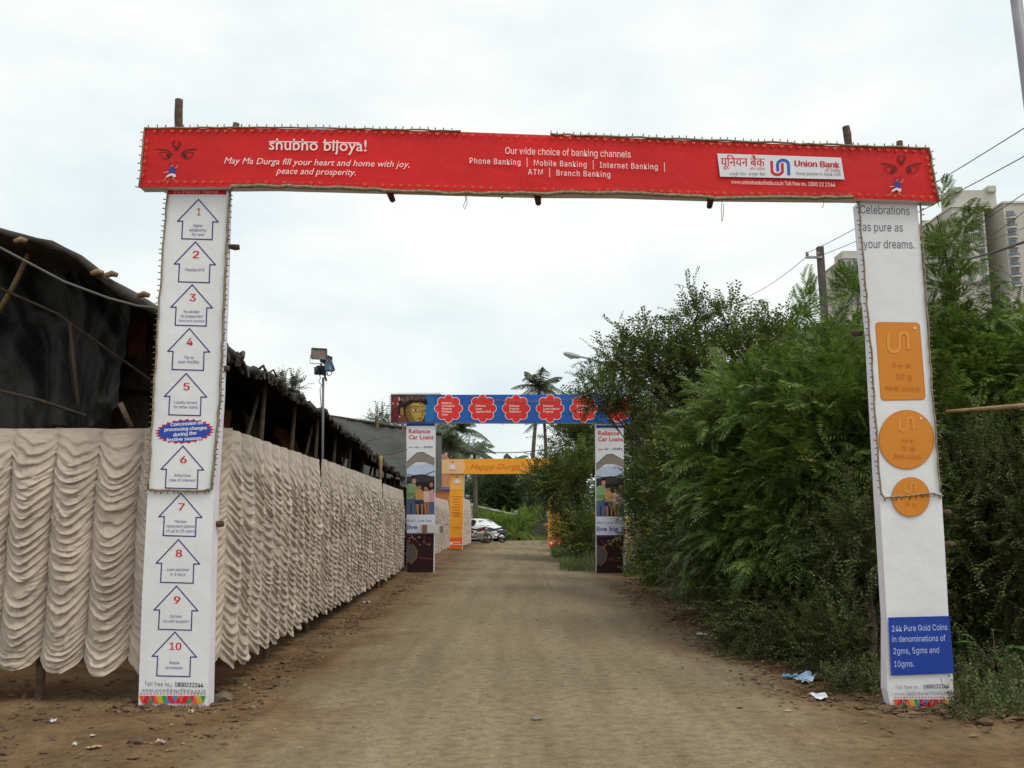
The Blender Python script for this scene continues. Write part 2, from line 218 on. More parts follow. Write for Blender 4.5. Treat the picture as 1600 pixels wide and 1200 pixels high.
M	94	9,0 9,76 23,76 42,28 42,26 43,24 44,21 45,18 46,15 47,13 48,10 48,7 46,7 47,10 48,12 49,15 49,18 50,21 51,24 52,26 53,28 71,76 85,76 85,0 76,0 76,44 76,46 76,49 76,52 76,55 76,59 76,62 76,65 76,69 77,69 75,61 73,58 72,54 71,51 70,48 69,46 68,44 51,0 43,0 26,44 25,46 24,48 23,51 22,54 21,58 19,61 18,65 17,69 18,69 18,66 18,62 18,59 18,56 18,52 18,49 18,46 18,44 18,0	0,52,1 52,2,1 52,53,2 53,3,2 20,33,21 33,22,21 33,34,22 34,23,22 0,51,52 54,3,53 20,32,33 32,23,34 55,51,54 51,3,54 20,35,32 0,55,51 55,50,51 0,56,55 20,36,35 0,57,56 20,37,36 0,58,57 20,38,37 0,59,58 20,39,38 0,60,59 20,40,39 0,61,60 20,41,40 0,62,61 20,42,41 19,42,20 18,42,19 17,42,18 16,42,17 15,42,16 14,42,15 13,10,14 10,42,14 13,11,10 12,11,13
N	79	9,0 9,76 20,76 51,27 53,25 54,23 56,19 58,16 60,12 62,8 61,8 60,16 60,20 60,24 60,27 60,29 60,76 69,76 69,0 58,0 30,44 28,46 27,50 25,53 22,57 19,62 16,68 18,68 18,63 18,58 19,53 19,49 19,46 19,44 19,0	0,26,1 26,2,1 26,27,2 27,3,2 15,17,16 15,18,17 28,25,27 25,3,27 0,28,26 28,25,26 0,29,28 24,3,25 0,30,29 23,3,24 22,3,23 0,31,30 21,3,22 0,32,31 20,3,21 0,33,32 0,34,33 19,3,20 14,18,15 19,4,3 13,18,14 19,5,4 12,18,13 19,6,5 11,18,12 19,7,6 8,18,11 19,8,7 19,10,8 10,9,8 10,18,8 19,18,10
O	80	40,-1 31,0 23,4 16,10 10,17 7,27 6,38 7,49 10,59 16,67 23,73 31,76 40,77 49,76 58,73 64,67 70,59 73,49 74,38 73,27 70,17 64,10 58,4 49,0 40,8 47,9 52,11 57,16 61,22 64,29 65,38 64,47 61,55 57,61 52,65 47,68 40,68 34,67 28,65 23,61 19,55 16,47 16,38 16,29 19,22 23,16 28,11 34,9	11,13,12 10,13,11 10,14,13 9,14,10 9,36,14 36,15,14 9,37,36 35,15,36 34,15,35 9,38,37 8,38,9 34,16,15 33,16,34 8,39,38 32,16,33 8,40,39 7,40,8 32,17,16 31,17,32 7,41,40 6,41,7 31,18,17 30,18,31 6,42,41 5,42,6 5,43,42 29,18,30 29,19,18 5,44,43 28,19,29 4,44,5 28,20,19 4,45,44 27,20,28 3,45,4 27,21,20 3,46,45 26,21,27 3,47,46 25,21,26 25,22,21 2,47,3 2,24,47 24,22,25 2,22,24 1,22,2 1,23,22 1,0,23
P	67	9,0 9,76 35,76 43,76 50,73 55,69 58,64 61,59 61,52 61,46 58,40 55,35 50,31 43,29 35,28 16,28 16,36 35,36 40,37 45,38 48,41 50,44 51,48 52,52 51,56 50,60 48,63 45,66 40,67 35,68 19,68 19,0	0,30,1 30,2,1 30,3,2 30,4,3 30,5,4 30,29,5 29,28,5 28,6,5 0,16,30 16,31,30 27,6,28 26,6,27 26,7,6 25,7,26 24,7,25 24,8,7 23,8,24 22,8,23 22,9,8 21,9,22 21,10,9 20,10,21 19,10,20 19,11,10 18,11,19 17,11,18 0,15,16 31,17,16 31,14,17 14,11,17 14,12,11 14,13,12 0,14,15 0,31,14
S	67	34,-1 26,-1 19,1 14,5 10,9 7,14 6,20 16,20 17,16 19,13 21,11 25,9 29,8 34,7 38,8 43,9 47,11 49,14 51,17 52,21 51,24 50,27 47,29 44,31 41,32 37,33 28,36 19,39 13,43 9,49 8,56 9,62 11,67 15,71 21,75 27,77 34,77 41,77 47,75 53,71 57,67 59,62 60,57 51,57 49,62 45,66 40,68 34,69 29,68 25,67 22,65 19,63 18,60 17,56 18,53 20,50 22,48 25,46 29,45 32,44 40,42 43,41 47,40 50,38 54,36 57,33 59,30 61,26 61,21 60,15 58,10 54,5 48,2 42,-1	35,37,36 34,37,35 34,38,37 33,38,34 33,39,38 33,40,39 32,47,33 47,40,33 32,48,47 46,40,47 32,49,48 45,40,46 45,41,40 31,49,32 31,50,49 44,41,45 31,51,50 31,52,51 44,42,41 30,52,31 43,42,44 30,53,52 30,54,53 29,54,30 29,55,54 29,56,55 28,56,29 28,57,56 28,58,57 28,59,58 28,60,59 27,60,28 27,61,60 27,62,61 27,63,62 26,63,27 26,64,63 25,64,26 25,65,64 24,65,25 24,66,65 23,66,24 22,66,23 22,67,66 21,67,22 20,67,21 20,68,67 19,68,20 18,68,19 18,69,68 5,7,6 5,8,7 17,69,18 5,9,8 17,70,69 4,9,5 16,70,17 4,10,9 15,70,16 4,11,10 15,71,70 14,71,15 3,11,4 3,12,11 13,71,14 3,13,12 3,71,13 3,72,71 2,72,3 2,73,72 1,73,2 1,0,73
T	67	5,68 5,76 63,76 63,68 39,68 39,0 29,0 29,68	0,2,1 0,3,2 7,3,0 6,4,7 4,3,7 6,5,4
U	78	39,-1 30,0 23,2 17,6 13,12 10,19 9,26 9,76 19,76 19,27 19,22 21,17 24,13 28,10 33,8 39,8 45,8 50,10 54,13 56,17 58,22 59,27 59,76 69,76 69,26 68,19 65,12 60,6 55,2 47,0	6,8,7 6,9,8 21,23,22 21,24,23 6,10,9 20,24,21 5,10,6 20,25,24 5,11,10 19,25,20 19,26,25 4,11,5 4,12,11 18,26,19 4,13,12 17,26,18 3,13,4 17,27,26 3,14,13 16,27,17 3,15,14 15,27,16 3,27,15 2,27,3 2,28,27 1,28,2 1,29,28 0,29,1
a	58	24,-1 19,-1 14,1 10,3 7,7 5,11 5,16 5,21 6,24 9,27 12,29 15,31 19,32 23,32 27,33 31,34 35,34 38,34 40,35 41,36 41,38 41,39 41,42 40,45 38,47 36,48 33,49 29,50 26,49 22,48 20,47 18,45 16,43 15,41 6,44 9,48 12,52 16,55 20,56 24,57 29,58 32,57 36,57 39,56 43,54 46,52 48,48 50,43 50,38 50,0 41,0 41,8 40,6 38,4 35,2 32,0 29,-1 26,7 30,7 34,9 37,11 40,14 41,17 41,21 41,28 40,28 39,27 37,27 35,26 32,26 30,26 28,25 26,25 23,25 20,24 18,23 16,21 14,19 14,16 14,13 15,11 17,9 19,8 22,7	39,41,40 39,42,41 38,42,39 38,43,42 37,43,38 37,44,43 36,44,37 36,45,44 35,45,36 35,27,45 27,46,45 35,28,27 26,46,27 35,29,28 25,46,26 35,30,29 34,30,35 24,46,25 24,47,46 34,31,30 23,47,24 34,32,31 22,47,23 33,32,34 22,48,47 21,48,22 20,48,21 19,48,20 19,49,48 18,49,19 17,64,18 64,49,18 16,64,17 15,64,16 14,64,15 13,64,14 12,64,13 11,64,12 10,64,11 9,64,10 9,65,64 63,49,64 9,66,65 9,67,66 8,67,9 8,68,67 8,69,68 8,70,69 8,71,70 8,72,71 8,73,72 8,74,73 7,74,8 7,75,74 7,76,75 7,77,76 62,49,63 6,77,7 6,78,77 61,49,62 5,78,6 5,79,78 60,51,61 51,49,61 5,80,79 59,51,60 4,80,5 4,81,80 4,82,81 58,51,59 4,83,82 58,52,51 50,49,51 57,52,58 4,57,83 4,52,57 3,52,4 3,53,52 3,54,53 2,54,3 2,55,54 1,55,2 1,56,55 0,56,1
b	64	34,-1 30,-1 26,1 23,2 21,5 19,7 18,9 17,9 17,0 8,0 8,76 17,76 17,48 18,48 19,50 21,52 23,54 26,56 30,57 34,58 41,57 47,54 52,50 55,44 58,37 59,28 58,20 55,13 52,7 47,2 41,0 33,7 38,8 42,10 45,13 47,17 49,23 49,28 49,34 47,39 45,43 42,47 38,49 33,49 28,49 24,47 21,44 19,39 17,34 17,28 17,22 19,17 21,13 24,10 28,8	9,11,10 9,12,11 18,20,19 17,20,18 17,21,20 16,21,17 16,22,21 15,22,16 14,22,15 14,43,22 43,42,22 42,23,22 13,43,14 13,44,43 13,45,44 41,23,42 9,13,12 9,47,13 47,46,13 46,45,13 40,23,41 40,24,23 39,24,40 9,48,47 38,24,39 38,25,24 9,49,48 37,25,38 9,50,49 36,25,37 36,26,25 35,26,36 9,51,50 35,27,26 34,27,35 9,7,51 7,52,51 33,27,34 7,53,52 33,28,27 32,28,33 7,6,53 6,54,53 9,8,7 5,54,6 31,28,32 5,31,54 5,28,31 4,28,5 4,29,28 3,29,4 2,29,3 2,30,29 1,30,2 1,0,30
c	59	31,-1 24,0 18,2 12,7 8,13 6,20 5,28 6,36 8,44 12,50 18,54 24,57 31,58 35,57 39,57 43,55 46,53 49,51 51,48 53,45 54,42 45,39 45,41 44,43 42,45 40,47 39,48 36,49 34,49 31,49 26,49 22,47 19,43 16,39 15,34 14,28 15,23 16,18 19,13 22,10 26,8 31,7 34,7 36,8 39,9 41,10 42,11 44,13 45,15 46,18 54,15 53,12 51,8 49,6 46,3 43,1 39,0 35,-1	11,13,12 11,14,13 10,14,11 10,15,14 10,16,15 9,16,10 9,17,16 9,29,17 29,18,17 8,30,9 30,29,9 28,18,29 27,18,28 8,31,30 26,18,27 26,19,18 25,19,26 24,19,25 8,32,31 23,19,24 23,20,19 7,32,8 22,20,23 7,33,32 22,21,20 7,34,33 6,34,7 6,35,34 5,35,6 5,36,35 5,37,36 4,37,5 4,38,37 48,50,49 48,51,50 47,51,48 46,51,47 4,39,38 3,39,4 46,52,51 45,52,46 44,52,45 3,40,39 43,52,44 43,53,52 42,53,43 3,41,40 41,53,42 3,53,41 2,53,3 2,54,53 2,55,54 1,55,2 1,56,55 1,57,56 0,57,1
d	64	29,-1 23,0 17,2 12,7 8,13 6,20 5,28 6,37 8,44 12,50 17,54 23,57 29,58 34,57 38,56 41,54 43,52 45,50 46,48 47,48 47,76 56,76 56,0 47,0 47,9 46,9 45,7 43,5 41,2 38,1 34,-1 31,7 35,8 39,10 43,13 45,17 46,22 47,28 46,34 45,39 43,44 40,47 35,49 31,49 26,49 22,47 19,43 16,39 15,34 14,28 15,23 16,17 19,13 22,10 26,8	19,21,20 19,22,21 11,13,12 11,14,13 10,14,11 10,15,14 9,15,10 9,16,15 9,17,16 8,44,9 44,43,9 43,17,9 43,18,17 42,18,43 41,18,42 8,45,44 41,19,18 41,40,19 40,39,19 39,22,19 8,46,45 7,46,8 7,47,46 38,22,39 7,48,47 6,48,7 37,22,38 6,49,48 6,50,49 36,22,37 5,50,6 5,51,50 35,22,36 4,51,5 4,52,51 34,24,35 24,22,35 4,53,52 33,24,34 3,53,4 3,54,53 32,25,33 25,24,33 32,26,25 23,22,24 3,31,54 31,26,32 3,26,31 3,27,26 2,27,3 2,28,27 2,29,28 1,29,2 1,30,29 0,30,1
e	61	32,-1 24,0 18,2 12,7 8,13 6,20 5,28 6,36 8,43 12,49 17,54 24,57 31,58 35,57 40,56 44,54 48,51 51,47 54,42 55,36 56,29 56,25 11,25 11,33 51,33 46,30 46,36 45,40 42,44 39,47 35,49 31,50 26,49 22,47 19,44 16,40 15,36 14,32 14,27 15,21 17,16 19,12 23,9 27,7 32,7 35,7 38,8 41,9 43,11 45,13 46,16 55,14 53,9 50,6 47,3 42,1 37,-1	11,13,12 11,14,13 10,14,11 10,15,14 10,16,15 9,16,10 9,31,16 31,17,16 9,32,31 30,17,31 8,32,9 29,17,30 8,33,32 29,18,17 28,18,29 8,34,33 27,18,28 8,35,34 7,35,8 27,19,18 7,36,35 26,19,27 26,24,19 24,20,19 6,23,7 23,36,7 23,37,36 25,24,26 6,22,23 37,24,23 37,20,24 38,20,37 38,21,20 5,22,6 39,21,38 5,21,22 5,39,21 5,40,39 4,40,5 4,41,40 49,51,50 49,52,51 48,52,49 3,41,4 3,42,41 47,52,48 47,53,52 3,43,42 46,53,47 45,53,46 3,44,43 44,53,45 3,53,44 2,53,3 2,54,53 2,55,54 1,55,2 1,56,55 0,56,1
f	38	34,57 34,49 1,49 1,57 12,0 12,65 13,69 14,73 17,76 20,78 24,79 28,79 31,79 33,79 35,79 36,78 34,70 33,71 32,71 31,71 29,71 26,71 23,69 22,66 21,63 21,0	10,12,11 10,13,12 9,13,10 9,14,13 9,15,14 9,16,15 8,17,9 17,16,9 7,19,8 19,18,8 18,17,8 6,20,7 20,19,7 6,21,20 6,22,21 5,22,6 5,23,22 5,24,23 4,24,5 4,25,24 2,0,3 2,1,0
g	64	31,-23 25,-22 20,-21 16,-19 12,-17 10,-14 8,-10 15,-6 17,-8 18,-10 20,-12 23,-13 27,-14 31,-15 37,-14 42,-11 46,-7 47,-1 47,10 46,10 45,8 43,6 41,4 38,2 34,1 29,1 23,2 17,4 12,8 8,14 6,20 5,29 6,37 8,44 12,50 17,54 23,57 29,58 34,57 38,56 41,54 43,52 45,50 46,48 47,48 47,57 56,57 56,-1 55,-8 53,-13 49,-18 44,-20 38,-22 31,9 36,9 40,11 43,14 45,18 46,23 47,29 46,35 45,40 43,44 40,47 36,49 31,49 26,49 22,47 19,44 16,39 15,34 14,29 15,23 16,18 19,14 22,11 26,9	36,38,37 36,39,38 44,46,45 44,47,46 35,39,36 35,40,39 34,40,35 34,41,40 34,42,41 33,66,34 66,65,34 65,42,34 65,43,42 64,43,65 63,43,64 33,67,66 63,44,43 63,62,44 62,61,44 61,60,44 60,47,44 33,68,67 32,68,33 32,69,68 32,70,69 31,70,32 59,47,60 31,71,70 31,72,71 58,47,59 30,72,31 30,73,72 57,47,58 29,73,30 29,74,73 56,18,57 18,47,57 29,75,74 55,18,56 28,75,29 28,76,75 54,19,55 19,18,55 54,20,19 17,47,18 28,53,76 53,20,54 28,20,53 28,21,20 27,21,28 27,22,21 27,23,22 26,23,27 26,24,23 25,24,26 16,47,17 16,48,47 6,8,7 15,48,16 6,9,8 15,49,48 6,10,9 5,10,6 14,49,15 5,11,10 5,12,11 14,50,49 4,12,5 13,50,14 4,13,12 4,50,13 3,50,4 3,51,50 2,51,3 2,52,51 1,52,2 1,0,52
h	62	17,34 17,0 8,0 8,76 17,76 17,43 15,43 19,50 23,54 28,57 34,58 40,57 44,55 48,52 51,48 53,43 54,36 54,0 44,0 44,35 44,41 41,46 37,48 31,49 28,49 24,48 21,45 19,42 18,39	2,4,3 2,6,4 6,5,4 9,11,10 9,12,11 8,12,9 8,13,12 7,13,8 7,23,13 23,14,13 6,25,7 25,24,7 24,23,7 22,14,23 21,14,22 21,15,14 6,26,25 20,15,21 6,27,26 2,28,6 28,27,6 20,16,15 19,16,20 2,0,28 19,17,16 18,17,19 2,1,0
i	25	13,66 10,67 8,68 7,70 6,72 7,75 8,77 10,78 13,79 15,78 17,77 18,75 19,72 18,70 17,68 15,67 8,0 8,57 17,57 17,0	16,18,17 16,19,18 7,9,8 6,9,7 6,10,9 5,10,6 5,11,10 4,11,5 4,12,11 3,12,4 3,13,12 2,13,3 2,14,13 1,14,2 1,15,14 0,15,1
k	57	16,20 16,32 18,32 43,57 54,57 28,30 27,30 8,0 8,76 17,76 17,0 44,0 22,28 29,34 56,0	7,9,8 7,1,9 1,10,9 2,4,3 2,13,4 13,5,4 2,12,13 5,14,13 7,0,1 10,2,1 10,12,2 0,5,6 0,14,5 10,11,12 7,14,0 10,14,7 11,14,10
l	28	21,0 15,0 11,3 9,7 8,13 8,76 17,76 17,15 17,11 18,9 19,8 22,8 23,8 24,8 25,8 27,0 26,0 24,0 23,0	4,6,5 4,7,6 4,8,7 3,8,4 3,9,8 3,10,9 3,11,10 13,15,14 12,15,13 11,15,12 3,15,11 2,15,3 1,15,2 0,15,1 0,16,15 0,17,16 0,18,17
m	91	8,0 8,57 17,57 17,44 16,44 18,48 20,52 23,55 26,56 29,58 33,58 39,57 43,54 46,50 48,44 47,44 48,48 51,51 54,54 57,56 61,57 66,58 70,57 75,56 78,53 81,49 83,44 84,38 84,0 74,0 74,38 73,43 71,47 67,49 63,50 59,49 56,48 54,46 52,44 51,41 50,37 50,0 41,0 41,39 40,43 38,47 34,49 30,50 27,49 24,48 21,46 19,43 18,40 17,36 17,0	9,11,10 20,22,21 8,11,9 19,22,20 19,23,22 8,12,11 0,2,1 0,4,2 4,3,2 7,12,8 18,23,19 18,24,23 6,12,7 17,24,18 6,13,12 17,25,24 5,47,6 47,13,6 16,34,17 34,25,17 47,46,13 46,14,13 5,48,47 16,35,34 33,25,34 33,26,25 5,49,48 16,36,35 32,26,33 45,14,46 4,49,5 15,36,16 4,50,49 15,37,36 31,26,32 44,15,45 15,14,45 4,51,50 15,38,37 31,27,26 0,52,4 52,51,4 44,38,15 44,39,38 30,27,31 43,39,44 43,40,39 0,53,52 42,40,43 30,28,27 29,28,30 42,41,40 0,54,53
n	61	17,34 17,0 8,0 8,57 17,57 17,43 15,43 19,50 23,54 28,57 34,58 40,57 44,55 48,52 51,48 53,43 54,36 54,0 44,0 44,35 44,41 41,46 37,48 31,49 28,49 24,48 21,45 19,42 18,39	9,11,10 9,12,11 2,4,3 2,6,4 6,5,4 8,12,9 8,13,12 7,13,8 7,23,13 23,14,13 6,25,7 25,24,7 24,23,7 22,14,23 21,14,22 21,15,14 6,26,25 20,15,21 6,27,26 2,28,6 28,27,6 20,16,15 19,16,20 2,0,28 19,17,16 18,17,19 2,1,0
o	62	31,-1 24,0 18,2 12,7 8,13 6,20 5,28 6,36 8,44 12,50 18,54 24,57 31,58 38,57 45,54 50,50 54,44 56,36 57,28 56,20 54,13 50,7 45,2 38,0 31,7 36,8 41,10 44,13 46,18 47,23 48,28 47,34 46,39 44,43 41,47 36,49 31,49 26,49 22,47 19,43 16,39 15,34 14,28 15,23 16,18 19,13 22,10 26,8	11,13,12 10,13,11 10,14,13 9,14,10 9,15,14 8,37,9 37,36,9 36,15,9 36,35,15 35,16,15 8,38,37 34,16,35 8,39,38 33,16,34 7,39,8 33,17,16 7,40,39 32,17,33 7,41,40 31,17,32 6,41,7 31,18,17 6,42,41 30,18,31 5,42,6 5,43,42 29,18,30 29,19,18 5,44,43 28,19,29 28,20,19 4,44,5 4,45,44 27,20,28 4,46,45 26,20,27 3,46,4 26,21,20 3,47,46 25,21,26 3,24,47 24,21,25 3,21,24 2,21,3 2,22,21 1,22,2 1,23,22 0,23,1
p	64	8,-21 8,57 17,57 17,48 18,48 19,50 21,52 23,54 26,56 30,57 34,58 41,57 47,54 52,50 55,44 58,37 59,28 58,20 55,13 52,7 47,2 41,0 34,-1 30,-1 26,1 23,2 21,5 19,7 18,9 17,9 17,-21 33,7 38,8 42,10 45,13 47,17 49,23 49,28 49,34 47,39 45,43 42,47 38,49 33,49 28,49 24,47 21,44 19,39 17,34 17,28 17,22 19,17 21,13 24,10 28,8	9,11,10 8,11,9 0,2,1 0,3,2 8,12,11 7,12,8 7,13,12 6,13,7 5,13,6 5,43,13 43,42,13 42,14,13 4,43,5 4,44,43 4,45,44 41,14,42 0,4,3 0,48,4 48,47,4 47,46,4 46,45,4 40,14,41 40,15,14 39,15,40 38,15,39 38,16,15 0,49,48 37,16,38 0,50,49 36,16,37 36,17,16 35,17,36 0,51,50 35,18,17 34,18,35 0,29,51 29,52,51 33,18,34 29,53,52 33,19,18 32,19,33 29,28,53 28,54,53 0,30,29 27,54,28 31,19,32 27,31,54 27,19,31 26,19,27 26,20,19 25,20,26 24,20,25 24,21,20 23,21,24 23,22,21
r	39	8,0 8,57 17,57 17,48 19,52 23,55 27,57 32,58 33,58 34,58 36,58 37,58 37,48 36,48 34,49 33,49 31,49 27,48 24,47 21,45 19,43 18,39 17,36 17,0	6,8,7 6,9,8 6,10,9 6,11,10 6,12,11 5,12,6 0,2,1 0,3,2 4,12,5 3,16,4 16,15,4 15,14,4 14,13,4 13,12,4 3,17,16 3,18,17 0,21,3 21,20,3 20,19,3 19,18,3 0,22,21 0,23,22
s	55	27,-1 22,-1 17,1 13,3 9,6 7,10 5,14 14,16 16,12 19,9 22,7 27,7 33,7 37,9 39,12 40,15 40,18 38,20 35,22 32,23 22,26 16,28 11,31 8,36 7,41 8,46 10,50 13,53 17,56 22,57 28,58 33,57 38,56 42,54 45,51 47,47 49,43 40,42 39,45 36,47 33,49 28,50 23,49 20,48 17,45 16,42 17,39 19,36 22,35 26,33 34,31 41,29 46,26 49,21 50,16 49,11 47,7 43,4 39,1 34,-1	29,31,30 29,32,31 28,32,29 28,33,32 27,33,28 27,34,33 26,34,27 26,41,34 41,35,34 26,42,41 40,35,41 25,42,26 25,43,42 39,35,40 25,44,43 39,36,35 38,36,39 24,44,25 24,45,44 37,36,38 24,46,45 23,46,24 23,47,46 23,48,47 22,48,23 22,49,48 22,50,49 22,51,50 21,51,22 21,52,51 20,52,21 20,53,52 19,53,20 18,53,19 17,53,18 17,54,53 16,54,17 15,54,16 6,8,7 15,55,54 14,55,15 5,8,6 13,55,14 5,9,8 13,56,55 4,9,5 12,56,13 4,10,9 11,56,12 4,11,10 11,57,56 4,57,11 3,57,4 3,58,57 2,58,3 2,59,58 1,59,2 1,0,59
t	34	31,57 31,49 1,49 1,57 10,71 19,71 19,15 19,11 20,9 22,8 26,7 27,8 28,8 29,8 30,8 32,0 30,0 29,0 27,-1 25,-1 19,0 14,3 11,8 10,14	23,5,4 23,6,5 2,0,3 2,1,0 23,7,6 22,7,23 22,8,7 22,9,8 13,15,14 22,10,9 12,15,13 21,10,22 11,15,12 10,15,11 21,15,10 20,15,21 19,15,20 19,16,15 19,17,16 19,18,17
u	62	27,-1 22,0 17,2 13,5 10,9 9,14 8,21 8,57 17,57 17,22 18,16 21,11 25,8 30,8 34,8 37,9 40,11 43,15 44,18 44,23 44,57 54,57 54,0 45,0 45,14 46,14 43,7 39,3 33,0	6,8,7 6,9,8 19,21,20 19,22,21 18,22,19 6,10,9 5,10,6 17,25,18 25,22,18 5,11,10 16,24,17 24,25,17 4,11,5 16,26,24 26,23,24 26,22,25 15,26,16 4,12,11 14,26,15 3,12,4 3,13,12 13,26,14 3,26,13 3,27,26 23,22,26 2,27,3 2,28,27 1,28,2 1,0,28
v	58	24,0 3,57 13,57 25,23 27,18 28,13 29,8 31,3 28,3 30,13 32,18 34,23 46,57 56,57 34,0	0,2,1 0,3,2 11,13,12 11,14,13 0,4,3 10,14,11 0,5,4 9,14,10 0,6,5 6,14,9 0,8,6 7,14,6 0,7,8 0,14,7
w	85	21,0 3,57 13,57 20,32 22,27 23,20 25,14 26,6 25,6 26,13 28,20 29,26 31,32 38,57 47,57 54,32 56,26 57,20 59,14 60,6 59,6 60,14 62,20 64,26 65,32 72,57 82,57 64,0 55,0 48,26 47,30 46,34 45,38 44,42 43,46 41,51 44,51 42,42 40,38 39,34 38,30 37,26 30,0	0,2,1 0,3,2 12,35,13 35,14,13 35,36,14 36,15,14 24,26,25 24,27,26 12,34,35 34,15,36 12,37,34 37,33,34 12,38,37 12,39,38 12,40,39 0,4,3 11,40,12 23,27,24 11,41,40 0,5,4 22,27,23 10,41,11 10,42,41 0,6,5 21,27,22 9,42,10 0,8,6 8,7,6 20,19,21 8,42,9 0,42,8
x	57	3,0 26,33 26,26 4,57 15,57 22,46 25,42 27,38 29,34 31,31 26,31 28,34 30,38 32,42 35,46 42,57 53,57 31,25 31,32 54,0 43,0 35,13 32,17 30,20 28,24 26,27 31,27 29,24 27,20 25,17 22,13 14,0	2,4,3 2,5,4 14,16,15 14,17,16 2,6,5 13,17,14 2,1,6 1,7,6 12,18,13 18,17,13 1,11,7 11,8,7 11,8,12 8,18,12 1,10,11 9,18,8 0,10,1 9,19,18 0,25,10 25,9,10 25,26,9 26,19,9 0,24,25 27,19,26 0,28,24 28,23,24 28,23,27 23,19,27 0,29,28 22,19,23 0,30,29 21,19,22 0,31,30 20,19,21
y	58	7,-21 9,-13 11,-13 13,-13 16,-13 18,-13 20,-11 21,-9 23,-5 24,0 3,57 13,57 25,23 27,18 28,13 29,8 31,3 28,3 30,13 32,18 34,23 46,57 56,57 31,-9 29,-13 26,-16 24,-19 21,-20 18,-21 14,-22 12,-22 10,-21 8,-21	9,11,10 9,12,11 20,22,21 20,23,22 9,13,12 19,23,20 18,16,19 16,23,19 9,14,13 15,16,18 9,15,14 9,17,15 9,16,17 9,23,16 8,23,9 7,23,8 7,24,23 6,24,7 5,24,6 4,24,5 4,25,24 0,2,1 0,3,2 3,25,4 0,25,3 0,26,25 0,27,26 0,28,27 32,28,0 31,28,32 31,29,28 30,29,31
|	34	21,101 21,-25 13,-25 13,101	2,0,3 2,1,0"""
# ------------------------------------------------------------------ lettering
TXT = {}
def glyphs(s, bold=0.0, shear=0.0, space=1.0):
    k = (s, bold, shear, space)
    if k not in TXT:
        c = bpy.data.curves.new('t', 'FONT'); c.body = s; c.resolution_u = 2; c.shear = shear; c.offset = bold; c.space_character = space
        o = bpy.data.objects.new('t', c); me = bpy.data.meshes.new_from_object(o)
        V = np.array([v.co[:2] for v in me.vertices]); F = [tuple(p.vertices) for p in me.polygons]
        bpy.data.objects.remove(o); bpy.data.curves.remove(c); bpy.data.meshes.remove(me)
        TXT[k] = (V, F)
    return TXT[k]
def sans_font():
    D = {}
    for ln in SANS.split('\n'):
        ch, a, v, f = ln.split('\t')
        D[ch] = (int(a)/150, np.array([tuple(map(int, q.split(','))) for q in v.split()], float).reshape(-1, 2)/150, [tuple(map(int, q.split(','))) for q in f.split()])
    return D
FONT = sans_font()
def sans(s, space=1.0):
    x = 0; V = []; F = []; o = 0
    for ch in s:
        a, v, f = FONT[ch]
        if len(f): V.append(v+np.array([x, 0])); F += [tuple(i+o for i in t) for t in f]; o += len(v)
        x += a + (space-1)*.6
    return np.concatenate(V), F
CAPH = None
